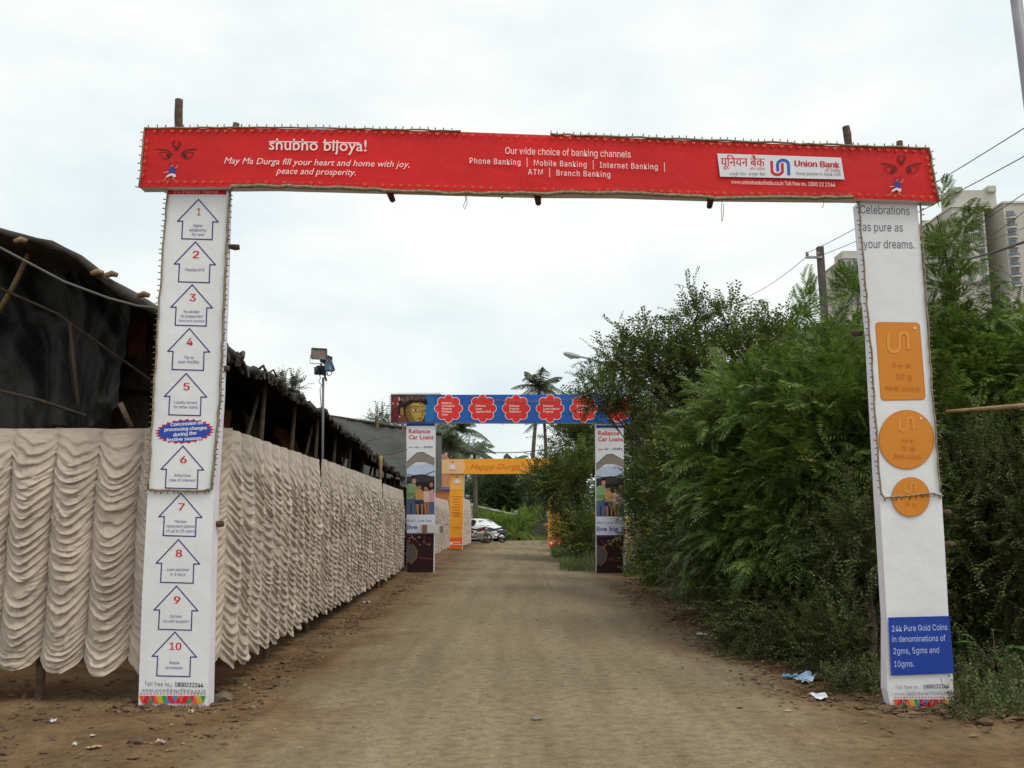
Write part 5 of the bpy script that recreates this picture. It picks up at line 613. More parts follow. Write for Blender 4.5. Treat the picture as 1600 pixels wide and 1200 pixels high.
def carpost(par, du, dv):
    pr = Print(Y2, par, .003, .0004, du, dv, ''); L0, L1 = 635.6, 679.0
    pr.poly([(L0, 661.5), (L1, 661.5), (L1, 665.5), (L0, 665.5)], (38, 70, 150)); pr.done('blue_strip')
    pr.text('Reliance', (638.5, 677), (672, 677), 6.6, (206, 40, 64), bold=.02); pr.text('Car Loans', (638.5, 686.3), (677.5, 686.3), 6.6, (206, 40, 64), bold=.02)
    pr.text('sms', (638.5, 700), (646, 700), 2.6, (206, 60, 80), bold=.02); pr.text('Car', (648.5, 700), (655, 700), 3.2, (40, 56, 120), bold=.02); pr.text('to', (657, 700), (660, 700), 2.6, (150, 150, 170)); pr.text('55454', (662, 700), (676, 700), 3.2, (40, 56, 120), bold=.03, space=1.2)
    # open tailgate, pale window, dark boot with a family of four sitting in it
    pr.poly([(L0, 738), (L1, 738), (L1, 804), (L0, 804)], (34, 30, 36)); pr.poly([(L0, 728), (L1, 722), (L1, 745), (660, 741), (648, 742), (L0, 746)], (186, 200, 222))
    pr.poly([(L0, 723), (652, 708), (660, 707), (L1, 718), (L1, 728), (664, 722), (650, 722), (L0, 733)], (140, 130, 118)); pr.line([(L0, 722), (652, 707.5), (661, 706.8), (L1, 716.5)], 1.2, (70, 68, 72)); pr.line([(L0, 741), (650, 744), (665, 742), (L1, 736)], 1.3, (52, 48, 54))
    SK, HR = (172, 120, 92), (24, 18, 20)
    pr.poly([(L0, 744), (L1, 744), (L1, 752), (L0, 754)], (60, 56, 62)); pr.poly([(L0, 776), (646, 773), (651, 780), (650, 804), (L0, 804)], (84, 100, 132)); pr.poly([(641, 788), (643.5, 788), (643.5, 804), (641.5, 804)], (46, 54, 84))
    pr.poly([(L0, 758), (640, 755), (648, 755.5), (652.5, 762), (655, 771), (648, 775), (645, 779), (L0, 780)], (132, 158, 112)); pr.poly([(L0, 770), (646, 770), (655, 771), (654, 774), (L0, 776)], (108, 134, 90)); pr.poly([(644, 755), (650, 755), (648, 759)], SK)
    pr.ell(647, 750.5, 3.5, 4.6, SK, 14); pr.poly([(643, 750), (643.3, 746), (646.5, 744), (650.4, 745.6), (650.8, 749), (648.6, 747.6), (645, 747.8)], HR); pr.line([(645.5, 753), (649, 753)], .7, (230, 216, 208))
    pr.poly([(668, 765), (673, 761.5), (L1, 763), (L1, 787), (668, 786)], (198, 152, 158)); pr.poly([(669.6, 768), (670, 754), (674.4, 750.5), (678.6, 753), (L1, 770), (676.5, 764)], HR); pr.ell(674, 757.5, 2.9, 3.9, SK, 14); pr.poly([(668, 784), (L1, 784), (L1, 804), (669, 804)], (78, 96, 130))
    pr.poly([(660, 769), (664, 766.5), (669.5, 768), (671.5, 784), (660.5, 786)], (214, 176, 166)); pr.ell(665.3, 762.3, 2.9, 3.7, SK, 14); pr.poly([(662.3, 762), (662.8, 758.6), (665.6, 757.6), (668.4, 759.6), (668.4, 763), (666.6, 760.4)], HR); pr.poly([(662, 784), (666, 784), (667, 803), (664, 803)], SK); pr.poly([(667, 784), (670.5, 784), (670.5, 803), (668, 803)], (160, 108, 84))
    pr.poly([(648.5, 768), (653, 764.5), (658, 764.5), (662, 769), (662, 783), (649.5, 783)], (190, 148, 92)); pr.ell(655.2, 760.8, 3.2, 3.9, SK, 14); pr.poly([(652, 760.6), (652.4, 757.2), (655, 756), (658.2, 757.6), (658.4, 760.4), (656, 758.4)], HR); pr.poly([(648.5, 781), (662, 781), (663, 788), (649, 789)], (46, 52, 100)); pr.poly([(650, 788), (654.5, 788), (654.5, 803), (651.5, 803)], SK); pr.poly([(657, 788), (661.5, 787), (661, 803), (658, 803)], (160, 108, 84)); pr.done('family_picture')
    pr.poly([(L0, 804), (L1, 804), (L1, 833), (L0, 833)], (212, 218, 232)); pr.done('slogan_panel')
    pr.text("don't just live,", (636.5, 815.7), (676, 815.7), 4.6, (52, 66, 140)); pr.text('live big', (636.5, 827), (670, 827), 7.4, (40, 56, 150), bold=.02)
    pr.poly([(L0, 833), (L1-.4, 833), (L1-.8, 835.5), (L0, 835.5)], (66, 60, 130)); pr.poly([(L0+.3, 835.5), (L1-.8, 835.5), (L1-2, 894), (L0+.4, 894)], (50, 26, 30))
    for i in range(36): pr.ell(random.uniform(637, 676), random.uniform(838, 852), 1.3, 1.5, random.choice([(150, 48, 50), (176, 132, 96), (90, 50, 90), (36, 22, 26), (196, 150, 60)]), 6); pr.k -= 1
    pr.k += 3; pr.ell(640.5, 862, 11 if du == 0 else 13, 17, (88, 82, 84), 26, 0) if False else None
    pr.poly([(636, 848), (645, 851), (651, 860), (650, 871), (642, 879), (636, 879)], (92, 84, 88)); pr.line([(646, 851), (652, 861), (650.5, 872), (642.5, 880)], 2.2, (124, 100, 60)); pr.poly([(655, 870), (677, 872), (677, 875), (655, 873)], (100, 44, 34)); pr.done('drummers_picture')
carpost(l2, 0, 0); carpost(r2, 296, 3)
nb = MB().box(W(672, 826, Y2-.12), (.62, .02, .24), ink(206, 206, 206)).build('board', thing('notice_board', tuple(W(672, 833, Y2-.12)), 'small pale notice board fixed across the live big words', 'notice board'))
p_ = nb.parent; MB().box(W(663.5, 827, Y2-.14), (.14, .03, .26), ink(128, 104, 76)).build('end_block', p_); MB().box(W(690, 827, Y2-.13), (.10, .03, .2), ink(140, 122, 98)).build('end_block', p_)
q = sag(W(735, 618, Y2-.2), W(905, 621, Y2-.2), .16); MB().tube(q, .012, ROPE, 5).build('slack_rope', None, q[7], label='slack pale rope drooping across the blue beam flowers', cat='rope')
q = [W(611, 661, Y2-.1), W(611, 616.5, Y2-.1), W(690, 616, Y2-.1)]; root = thing('light_string', tuple(q[0]), 'lamp string on the idol picture end of the blue beam', 'light string')
MB().tube(q, .012, CORD, 5).build('cord', root); mb = MB()
for i in range(16): mb.tube([q[0].lerp(q[1], i/16), q[0].lerp(q[1], i/16)+Vector((-.06, 0, .01))], .011, BULB, 5)
for i in range(24): mb.tube([q[1].lerp(q[2], i/24), q[1].lerp(q[2], i/24)+Vector((0, 0, .05))], .011, BULB, 5)
mb.build('bulbs', root, kind='stuff')

# ------------------------------------------------------------------ the third gate, orange
Y3 = 45.0
ORV = mat('orange_vinyl', s2l(232, 158, 46), .45, .12, .5)
g3 = thing('festival_gate', (W(790, 857, Y3).x, Y3+.15, 0), 'orange greeting gate farthest down the lane, half behind foliage', 'gate', 'banner gates across the lane')
b3 = MB().prism(pts([(690, 717.5), (890, 716), (890, 740), (690, 740.5)], Y3-.1), (0, .35, 0), ORV, VINS).build('beam', g3)
l3 = MB().prism(pts([(703, 740), (725.5, 740), (722, 858), (701, 857)], Y3), (0, .5, 0), ORV, VINS).build('post', g3)
r3 = MB().prism(pts([(857, 740), (880, 740), (879, 856), (856.5, 855.5)], Y3), (0, .5, 0), ORV, VINS).build('post', g3)
for u in (708, 720, 862, 876):
    a = W(u, 850, Y3+.2); a.z = -.1; MB().tube([a, W(u, 728, Y3+.1)], .05, WOOD, 6).build('timber_pole', g3)
def motif(pr, x, y, k):
    for i in range(8): a = math.pi/4*i; pr.ell(x+4.5*k*math.cos(a), y+4.5*k*math.sin(a), 2.2*k, 2.2*k, (232, 196, 186), 8); pr.k -= 1
    pr.k += 1; pr.ell(x, y, 3.6*k, 3.6*k, (238, 218, 210), 12); pr.line([(x-2*k, y-7*k), (x, y-9.5*k), (x+2*k, y-7*k), (x, y-6*k)], .9, (204, 84, 44), True); pr.line([(x-5*k, y+6*k), (x, y+5*k), (x+5*k, y+6*k)], 1.0, (200, 90, 60)); pr.done('motif_print')
pr = Print(Y3-.1, b3, .004, .0008, font=''); pr.poly([(690.5, 718), (724, 718), (727, 729), (724, 740), (690.5, 740)], (226, 182, 134)); pr.done('pale_panel'); motif(pr, 707, 729.5, 1.0)
pr.text('Happy Durga', (735, 733.5), (812, 733), 8.6, (218, 98, 40), shear=.35)
pr = Print(Y3, l3, .004, .0008); pr.poly([(704.5, 741), (724.5, 741), (724, 764), (704.2, 764)], (230, 176, 96)); pr.done('pale_panel'); motif(pr, 714.5, 752, .85)
for j, (a, b) in enumerate(((709, 719), (708, 719), (710, 718), (706, 719), (707, 719), (707, 718), (710, 717))): pr.line([(a, 780+j*4.2), (b, 780+j*4.2)], 1.0, (176, 112, 40))
for a, b, y in ((705, 722, 776), (706, 721, 802), (708, 719, 806), (706, 720, 824)): pr.line([(a, y), (b, y)], .8, (190, 124, 44))
pr.done('verse_lines')
for par, dx in ((l3, 0), (r3, 155.5)):
    pr = Print(Y3, par, .004, .0008, dx, -1 if dx else 0); pr.poly([(701.8, 840), (722.6, 840), (722, 857.2), (701.3, 856.2)], (226, 96, 44)); pr.ell(705.3, 849, 2.3, 2.4, (244, 220, 206), 8); pr.line([(709, 847), (719, 847.3)], 1.4, (240, 200, 180)); pr.line([(709, 850.5), (720.5, 851)], 1.4, (240, 200, 180)); pr.done('sponsor_strip')
# ------------------------------------------------------------------ gathered cloth screens
CLOTH = mat("beige_satin", (.44, .366, .292), .5, .22, 2.2, .15, 90, spec=.35, sheen=.3)
def curtain(p0, p1, ztop, zbot, ncol, seed, label, nf=25, amp=.04, dsag=.14, nrow=260, ns=26, bulge=.075):
    p0 = Vector((*p0, 0)); p1 = Vector((*p1, 0)); d = p1-p0; Lc = d.length; t = d/Lc; nrm = Vector((t.y, -t.x, 0))
    S = np.linspace(0, ncol, ncol*ns+1)[None, :]; T = np.linspace(0, 1, nrow)[:, None]
    ci = np.floor(np.minimum(S, ncol-1e-6)); f = S-ci; b = np.maximum(np.sin(np.pi*f), 0)**.7
    H = ztop-zbot-dsag
    cr = vnoise(ci*3.7+.5, ci*0+seed*5.3, seed); grow = np.clip(T*6, .1, 1)
    def pleat(ph, rise=.72):
        w = ph-np.floor(ph); return np.where(w < rise, (w/rise)**1.7, ((1-w)/(1-rise))**.8)
    warp = 1.5*vnoise(S*1.1+9, T*7, seed+1) + .55*vnoise(S*4.0, T*15, seed+2) + cr*5
    ph = T*(nf+3*(cr-.5)) + warp + .5*(1-b)
    am = amp*(.25+1.35*vnoise(S*1.6, ph*.8, seed+3))
    ph2 = T*nf*2.3 + 1.9*warp + 3*vnoise(S*3, T*9, seed+9) + (f-.5)*1.2*np.sign(cr-.5)
    am2 = amp*.55*np.clip(vnoise(S*2.6+3, T*22, seed+10)*2-.6, 0, 1)
    fold = pleat(ph)
    pin = np.exp(-(np.minimum(f, 1-f)/.09)**2)                 # gathered seam between two swags
    wr = (vnoise(S*10, T*70, seed+4)-.5)*.016 + (vnoise(S*26, T*46, seed+6)-.5)*.009*(1+pin) + pin*(vnoise(S*6, T*85, seed+12)-.5)*.03
    out = b*(.03+bulge*np.clip(T*4, 0, 1)) + (fold*am + pleat(ph2, .6)*am2)*(b*.85+.15)*grow + wr*np.clip(T*8, .3, 1)
    sg = dsag*b*np.clip(T*7, 0, 1)*(1+.7*(vnoise(S*.9, T*5, seed+8)-.5))
    z = ztop + .012*vnoise(S*1.5, T*0, seed+5) - T*H - sg - .022*fold*b*grow
    lat = (vnoise(S*.35, T*2.5, seed+7)-.5)*.07
    x = p0.x + t.x*(S/ncol*Lc+lat) + nrm.x*out; y = p0.y + t.y*(S/ncol*Lc+lat) + nrm.y*out
    P = np.stack([x, y, z], -1); base = ((p0+p1)/2); base.z = zbot
    P = P - np.array(base)
    o = link_mesh(gridmesh('gathered_curtain', P, CLOTH), 'gathered_curtain', None, tuple(base))
    return tag(o, label, 'curtain', 'gathered cloth screens beside the lane')
def xc(y): return max(-3.2, -2.66-.0305*(y-8.3))
curtain((-5.75, 8.12), (-2.6, 8.12), 2.40, .24, 8, 3, 'wide beige gathered curtain facing the camera behind the house arrow post')
curtain((xc(8.25), 8.25), (xc(12.85), 12.85), 2.41, .22, 11, 21, 'beige swagged curtain running from the house arrow post to the floodlight pole', nf=25, amp=.034, ns=20, nrow=230, bulge=.05)
curtain((xc(12.88)+.03, 12.88), (xc(20.6), 20.6), 2.43, .2, 18, 37, 'beige swagged curtain between the floodlight pole and the bamboo stake', nf=25, amp=.034, nrow=190, bulge=.05, ns=14)
curtain((xc(20.65)+.04, 20.65), (xc(26.0), 26.0), 2.36, .16, 12, 51, 'last beige curtain length ending at the family picture post', nf=25, amp=.034, nrow=160, bulge=.05, ns=12)
curtain((xc(26.9)+.05, 26.9), (xc(44.6), 44.6), 2.40, .12, 34, 63, 'far beige curtain between the blue gate and the orange gate', nrow=70, ns=8)
curtain((-2.74, 45.6), (-2.56, 54), 2.6, .1, 12, 77, 'farthest pale curtain length just beyond the orange gate', nrow=50, ns=8)
for (x, y, z, lb) in ((xc(20.6)-.02, 20.62, 3.02, 'bare bamboo stake rising above the curtain before the blue gate'), (xc(12.86)-.12, 12.9, 2.38, 'dark bamboo stake in the curtain joint below the floodlights'), (-2.74, 8.32, 2.45, 'dark stake at the curtain corner behind the house arrow post'), (xc(10.5)-.1, 10.5, 2.42, 'dark stake behind the nearest side curtain'), (xc(16.6)-.1, 16.6, 2.42, 'dark stake behind the middle side curtain'), (-4.2, 8.2, 2.42, 'dark stake behind the camera facing curtain')):
    n = 8; MB().tube([(x+random.uniform(-.012, .012), y, -.2+(z+.2)*i/n) for i in range(n+1)], [.042*random.uniform(.85, 1.1) for i in range(n+1)], BAMB if z > 2.9 else BAMBD, 8).build('bamboo_stake', None, (x, y, 0), label=lb, cat='stake', group='bamboo stakes along the screens')

# ------------------------------------------------------------------ black sheeted marquee behind the screens
TARP = mat('black_plastic_sheet', (.014, .014, .013), .62, .6, 1.6, .5, 9, spec=.22)
TARPB = mat('dusty_tarpaulin', (.040, .033, .026), .7, .45, 2, .5, 12)
GREYT = mat('grey_tarpaulin', (.044, .046, .041), .6, .3, .8, .4, 5)
OCH = mat('rust_cloth', (.14, .045, .018), .85, .4, 3, .3, 20)
DKB = mat('blackish_bamboo', (.05, .034, .022), .8, .4, 9)  # near-black bamboo of the marquee poles and braces
tent = thing('marquee', (-5.5, 16, 0), 'long black plastic sheeted marquee with bamboo frame behind the curtains', 'marquee')
EV = [(9.2, 3.36), (9.8, 3.42), (11.6, 3.40), (13.2, 3.40), (14.7, 3.34), (16.4, 3.20), (18.4, 3.10), (21, 2.98), (23.5, 2.86), (26.3, 2.74)]
PRF = [(0, 0), (.58, .40), (1.04, .73), (1.48, 1.06), (2.33, 1.33), (3.8, 1.75), (6, 2.2), (9, 1.2), (11, -.6)]
ey = np.linspace(9.2, 26.3, 90); ez = np.interp(ey, [e[0] for e in EV], [e[1] for e in EV]); px_ = np.linspace(0, 11, 70); pz = np.interp(px_, [p[0] for p in PRF], [p[1] for p in PRF])
flat = np.interp(ey, [9.2, 11, 14, 26.3], [1, .72, .62, .55])
XX = -3.2-px_[None, :]+0*ey[:, None]; YY = ey[:, None]+0*px_[None, :]
ZZ = ez[:, None]+pz[None, :]*flat[:, None] + (vnoise(YY*1.6, XX*1.2, 4)-.5)*.14 + (vnoise(YY*5, XX*3, 6)-.5)*.04
link = lambda P, nm, m, par: link_mesh(gridmesh(nm, P-np.array(ORG[par.name]), m), nm, par)
roof = link(np.stack([XX, YY, ZZ], -1), 'roof_sheet', TARPB, tent)
# rolled and tied edge of the sheet, lumpy, along the eave and up the open end
q = [Vector((-3.2+random.uniform(-.02, .02), y, z+random.uniform(-.02, .03))) for y, z in zip(ey, ez+(vnoise(ey*1.6, -3.2*1.2+0*ey, 4)-.5)*.14)]
MB().tube(q, [random.uniform(.03, .065) for _ in q], TARPB, 8).build('eave_roll', tent)
fr = []; hz_ = ez+(vnoise(ey*1.6, -3.2*1.2+0*ey, 4)-.5)*.14
mb = MB(); yy_ = np.arange(9.2, 26.2, .045)
for a in yy_:
    z = float(np.interp(a, ey, hz_)); l = .03+.16*float(vnoise(a*1.3, 1.5, 8))**2+random.uniform(0, .03); w = random.uniform(.02, .06); x = -3.2+random.uniform(-.03, .05)
    mb.add([(x, a-w, z+.02), (x, a+w, z+.03), (x+random.uniform(-.03, .05), a+w*.7, z-l*random.uniform(.6, 1)), (x+random.uniform(-.03, .05), a-w*.5, z-l)], [(0, 1, 2, 3)], TARPB)
    if random.random() < .08: mb.tube([(x-.05, a, z+.05), (x+.02, a+random.uniform(-.1, .1), z+.07+random.uniform(0, .05)), (x+.05, a+random.uniform(-.15, .15), z+.02)], random.uniform(.012, .03), TARPB, 5)
mb.build('ragged_edge', tent, kind='stuff')
q = [Vector((XX[0, i], 9.18, ZZ[0, i]+.01)) for i in range(0, 45)]
MB().tube(q, [random.uniform(.03, .055) for _ in q], TARPB, 8).build('edge_roll', tent)
def sheet(name, P, m, par, seed, amp, fx=3.0, n=(40, 50)):
    """P: four corners tl tr br bl"""
    a, b, c, d = [np.array(p) for p in P]; u = np.linspace(0, 1, n[1])[None, :, None]; v = np.linspace(0, 1, n[0])[:, None, None]
    Q = (a*(1-u)+b*u)*(1-v)+(d*(1-u)+c*u)*v; nn = np.cross(b-a, d-a); nn = nn/np.linalg.norm(nn)
    U = u[..., 0]+0*v[..., 0]; V_ = v[..., 0]+0*u[..., 0]; w = np.linalg.norm(b-a)
    k = (vnoise(U*w*fx+V_*.8, V_*1.2, seed)-.5)*amp*(.35+V_) + (vnoise(U*w*fx*2.6, V_*4, seed+1)-.5)*amp*.45 + (vnoise(U*w*1.5, V_*6+U*5, seed+2)-.5)*amp*.5
    k = k + (np.abs(vnoise(U*w*2.2+V_*3, V_*3.1-U*2, seed+5)-.5)+np.abs(vnoise(U*w*4.3-V_*4, V_*5, seed+6)-.5)*.5-.3)*amp*.8
    return link(Q+nn*k[..., None], name, m, par)
sheet('hanging_sheet', [W(-80, 372, 10.4), W(112, 415, 10.2), W(128, 668, 9.6), W(-60, 690, 9.5)], TARP, tent, 5, .32)
sheet('hanging_sheet', [W(104, 415, 10.0), W(205, 470, 10.0), W(188, 640, 9.6), W(112, 690, 9.5)], TARP, tent, 15, .26)
sheet('hanging_sheet', [W(186, 455, 10.6), W(260, 500, 10.6), W(262, 612, 10.4), W(184, 606, 10.4)], TARPB, tent, 25, .2)
sheet('rust_cloth', [W(200, 500, 10.4), W(228, 505, 10.4), W(226, 568, 10.4), W(199, 565, 10.4)], OCH, tent, 27, .08)
sheet('pale_sheet', [W(150, 600, 12.2), W(300, 618, 12.2), W(300, 652, 12.0), W(150, 642, 12.0)], mat('pale_sheet', (.42, .44, .40), .6), tent, 31, .1)
sheet('back_wall', [(-4.9, 9.9, 3.95), (-4.9, 26.2, 3.2), (-4.7, 26.2, 0), (-4.7, 9.9, 0)], TARPB, tent, 41, .5, 1.4, (40, 120))
sheet('back_wall', [(-14.2, 9.6, 4.5), (-14.2, 26.2, 3.2), (-14.2, 26.2, 0), (-14.2, 9.6, 0)], TARPB, tent, 43, .2, 1, (10, 30))
sheet('back_wall', [(-14, 26.3, 4), (-3.3, 26.3, 2.7), (-3.3, 26.3, 0), (-14, 26.3, 0)], TARPB, tent, 44, .2, 1, (10, 30))
sheet('front_wall', [(-14, 10.6, 5.2), (-4.4, 10.6, 3.9), (-4.4, 10.6, 0), (-14, 10.6, 0)], TARPB, tent, 46, .2, 1, (10, 30))
for i, y in enumerate((11.5, 13.4, 15.6, 17.6, 20, 22.6)):
    sheet('rust_cloth' if i % 2 == 0 else 'dark_cloth', [(-4.1, y, 3.2), (-4.1, y+1.2, 3.1), (-4.05, y+1.1, 2.2), (-4.05, y+.1, 2.2)], OCH if i % 2 == 0 else TARPB, tent, 60+i, .3, 3, (14, 20))
for i, y in enumerate((10.2, 11.9, 13.6, 15.2, 16.8, 18.4, 20, 21.8, 23.6, 25.4)):
    z = float(np.interp(y, ey, ez)); MB().tube([(-3.42, y, -.1), (-3.40+random.uniform(-.04, .04), y+random.uniform(-.1, .1), z*.55), (-3.36, y, z)], [.045, .04, .035], DKB, 7).build('bamboo_pole', tent)
    if i % 2: MB().tube([(-3.5, y-.7, 2.0), (-3.45, y+.1, z-.05)], .03, DKB, 6).build('bamboo_brace', tent)
for P, y, r, m in (([(45, 398), (20, 450), (-10, 500)], 9.5, .03, mat('brown_bamboo', (.15, .10, .05), .7, .3, 9)), ([(0, 450), (90, 490), (240, 597)], 9.45, 0.014, DKB), ([(-10, 608), (60, 625), (135, 650)], 9.35, .018, DKB), ([(110, 505), (118, 590), (126, 665)], 9.45, .022, DKB), ([(188, 630), (205, 668)], 9.5, .03, BAMBD)):
    MB().tube([W(u, v, y) for u, v in P], r, m, 7).build('bamboo_brace', tent)
for u, v in ((150, 372+58), (172, 433), (222, 465), (30, 376)):
    c = W(u, v-4 if u > 100 else v, 9.1); MB().tube([c-Vector((.05, 0, .01)), c+Vector((.02, 0, .012)), c+Vector((.075, 0, -.005))], [.025, .035, .025], BAMB, 7).build('pole_end', tent)
q = [W(u, v, 9.05) for u, v in ((-20, 376), (40, 408), (100, 440), (170, 466), (215, 478), (250, 482))]
MB().tube(q, .014, mat('grey_rope', (.12, .12, .11), .8), 6).build('guy_rope', None, q[-1], label='grey rope slung across the black sheets to the house arrow post', cat='rope')

shed = thing('tarpaulin_shed', (W(575, 760, 30).x, 30, 0), 'grey tarpaulin shed roof sloping behind the marquee beside the idol picture', 'shed')
sheet('roof_sheet', [W(440, 640, 31.5), W(690, 678, 31.5), W(690, 768, 27.6), W(440, 770, 27.6)], GREYT, shed, 71, .3, .8, (40, 60))
sheet('wall_sheet', [(-9.5, 31.7, 3.9), (-3.3, 31.7, 3.9), (-3.3, 31.7, 0), (-9.5, 31.7, 0)], TARPB, shed, 73, .15, 1, (12, 30))
a, b = W(440, 640, 31.5), W(690, 678, 31.5); MB().tube([a, a.lerp(b, .35)+Vector((0, 0, .02)), b], .06, TARPB, 7).build('ridge_pole', shed)
for u in (540, 590, 630): t = W(u, 655, 31.4); MB().tube([(t.x, 31.4, -.1), t], .05, BAMBD, 6).build('bamboo_pole', shed)
MB().tube([W(556, 694, 28.5), W(600, 682, 29.2), W(634, 672, 30)], .02, mat('grey_rope', (.12, .12, .11)), 5).build('lashing', shed)
q = sag(W(560, 706, 26.8), W(636, 702, 26.0), .12); MB().tube(q, .02, ROPE, 6).build('guy_rope', None, q[7], label='brown guy rope from the marquee eave to the family picture post', cat='rope')

# ------------------------------------------------------------------ floodlights on a pole
fx = -3.11; fy = 14.5
fl = thing('floodlight_mast', (fx, fy, 0), 'thin steel mast with a bunch of green floodlights above the curtain', 'floodlight')
MB().tube([(fx, fy, -.1), (fx+.01, fy, 2.5), W(505, 590, fy)], .021, mat('dull_steel', (.15, .15, .17), .5, .2, 5), 8).build('pole', fl)
TEAL = mat('green_lamp_housing', (.075, .16, .145), .5, .25, 9); GLS = mat('lamp_glass', (.16, .10, .08), .15, .2, 5, spec=.6); BLUH = mat('blue_lamp_housing', (.10, .20, .27), .5, .25, 9)
def flood(c, rz, rx, k, m):
    M = Matrix.Rotation(rz, 3, 'Z') @ Matrix.Rotation(rx, 3, 'X'); c = Vector(c)
    hb = MB(); fr = [Vector((sx*.115*k, -.07*k, sz*.085*k)) for sx, sz in ((-1, -1), (1, -1), (1, 1), (-1, 1))]; bk = [Vector((p.x*.6, .07*k, p.z*.55)) for p in fr]
    hb.add([c+M@p for p in fr+bk], [(4, 5, 6, 7)[::-1], (0, 4, 7, 3), (1, 2, 6, 5), (0, 1, 5, 4), (3, 7, 6, 2)], m)
    for i in range(4): a, b = fr[i], fr[(i+1) % 4]; hb.tube([c+M@a, c+M@b], .012*k, m, 6)
    h = hb.build('lamp_housing', fl)
    MB().poly([c+M@(p*.93+Vector((0, .004, 0))) for p in fr], GLS).build('glass', h)
    MB().tube([c+M@Vector((-.13*k, 0, 0)), c+M@Vector((-.13*k, 0, -.14*k)), c+M@Vector((.13*k, 0, -.14*k)), c+M@Vector((.13*k, 0, 0))], .007, GREYM, 5).build('bracket', h)
flood(W(498, 555, fy-.1), R(18), R(-8), 1.05, TEAL); flood(W(508, 563, fy+.05), R(75), R(10), .9, TEAL); flood(W(512, 574, fy), R(115), R(-20), .95, BLUH); flood(W(501, 577, fy+.08), R(200), R(25), .8, mat('dark_lamp_housing', (.05, .06, .05), .6))
MB().tube([W(501, 568, fy), W(510, 595, fy-.03)], .018, mat('dark_bar', (.03, .03, .045), .5), 6).build('cross_bar', fl)
MB().tube([W(u, v, fy) for u, v in ((497, 580), (501, 590), (498, 597), (503, 602), (500, 607), (502, 640), (503, 690))], .007, mat('flex', (.10, .09, .08)), 5).build('cable', fl)

# ------------------------------------------------------------------ vegetation
def tmpl_twig(n=15, seed=0, ll=.17, lw=.075, arch=.25):
    r = np.random.default_rng(seed); V = []; F = []
    def leaf(p, d, u, l, w):
        s = np.cross(d, u); s /= np.linalg.norm(s)+1e-9; k = len(V)
        V.extend([p, p+d*l*.5+s*w*.5+u*w*.12, p+d*l-u*l*.12, p+d*l*.5-s*w*.5+u*w*.12]); F.append((k, k+1, k+2, k+3))
    for i in range(n):
        t = .06+.94*i/(n-1); p = np.array([t, .03*math.sin(t*7+seed), arch*t*(1-.9*t)]); sg = 1 if i % 2 else -1
        d = np.array([.55+r.uniform(-.2, .25), sg*r.uniform(.5, 1), r.uniform(-.25, .45)]); d /= np.linalg.norm(d)
        u = np.array([r.uniform(-.5, .5), r.uniform(-.5, .5), 1]); u /= np.linalg.norm(u); leaf(p, d, u, ll*r.uniform(.7, 1.2), lw*r.uniform(.8, 1.2))
    k = len(V); V.extend([np.array([0, .006, 0]), np.array([0, -.006, 0]), np.array([1, -.002, arch*.1]), np.array([1, .002, arch*.1])]); F.append((k, k+1, k+2, k+3))
    return np.array(V), np.array(F)
def tmpl_frond(nf=7, npin=9, seed=0):
    """feathery shoot: nf drooping twice-divided leaves along a short stem"""
    r = np.random.default_rng(seed); V = []; F = []
    for j in range(nf):
        t = .15+.85*j/(nf-1); p0 = np.array([t*.75, 0, .1*t]); az = (j*2.4+r.uniform(-.4, .4)) if j < nf-1 else 0; 
        d = np.array([.55+.5*t, math.sin(az)*.9*(1.15-t*.5), .35+math.cos(az)*.45]); d /= np.linalg.norm(d); L_ = r.uniform(.42, .62)
        sd = np.cross(d, [0, 0, 1]); sd /= np.linalg.norm(sd)+1e-9; dr = r.uniform(.35, .75)
        pt = lambda s: p0+d*L_*s-np.array([0, 0, dr*L_*s*s])
        for i in range(npin):
            s = .22+.78*i/(npin-1); p = pt(s); tg = pt(s+.05)-pt(s-.05); tg /= np.linalg.norm(tg); pl = L_*(.36*(1-.55*abs(s-.45)/.55))*r.uniform(.85, 1.1)
            for sg in (-1, 1):
                dd = tg*.55+sd*sg*.85+np.array([0, 0, r.uniform(-.35, .0)]); dd /= np.linalg.norm(dd); up = np.cross(dd, tg); up /= np.linalg.norm(up)+1e-9; w = .0135; ww = np.cross(dd, up)*w
                k = len(V); V.extend([p, p+dd*pl*.45+ww, p+dd*pl-np.array([0, 0, .05*pl]), p+dd*pl*.45-ww]); F.append((k, k+1, k+2, k+3))
        k = len(V); V.extend([p0, p0+sd*.005, pt(1)+sd*.003, pt(1)]); F.append((k, k+1, k+2, k+3))
    return np.array(V), np.array(F)
TW = [tmpl_twig(15, s) for s in range(4)]; TWL = [tmpl_twig(26, s+10, .085, .042, .3) for s in range(4)]; TWB = [tmpl_twig(9, s+30, .34, .21, .2) for s in range(3)]
TWX = [tmpl_twig(40, s+50, .085, .042, .55) for s in range(4)]
FR = [tmpl_frond(7, 12, s) for s in range(5)]; FRF = [tmpl_frond(5, 6, s+9) for s in range(3)]
LA = leafmat('leaf_dark', (.042, .066, .014), (.125, .165, .036), (.18, .18, .04))
LB_ = leafmat('leaf_feathery', (.055, .098, .016), (.175, .250, .044), None, trans=.32)
LC = leafmat('leaf_olive', (.040, .058, .016), (.108, .138, .040), (.16, .13, .05))
LD = leafmat('leaf_bright', (.12, .20, .03), (.24, .33, .06), None)
LE = leafmat('leaf_far', (.045, .075, .030), (.10, .145, .060), None)  # far leaves: colour lightened to stand in for distance haze
LF = leafmat('leaf_broad', (.05, .09, .025), (.10, .15, .045), (.13, .085, .05))
LP = leafmat('leaf_palm', (.055, .08, .042), (.12, .15, .085), None)  # pale grey-green fronds, lightened a little further in place of haze
BARK = mat('bark', (.075, .055, .04), .9, .4, 8, .8, 30); BARKP = mat('palm_bark', (.12, .10, .085), .9, .3, 6, .5, 20)
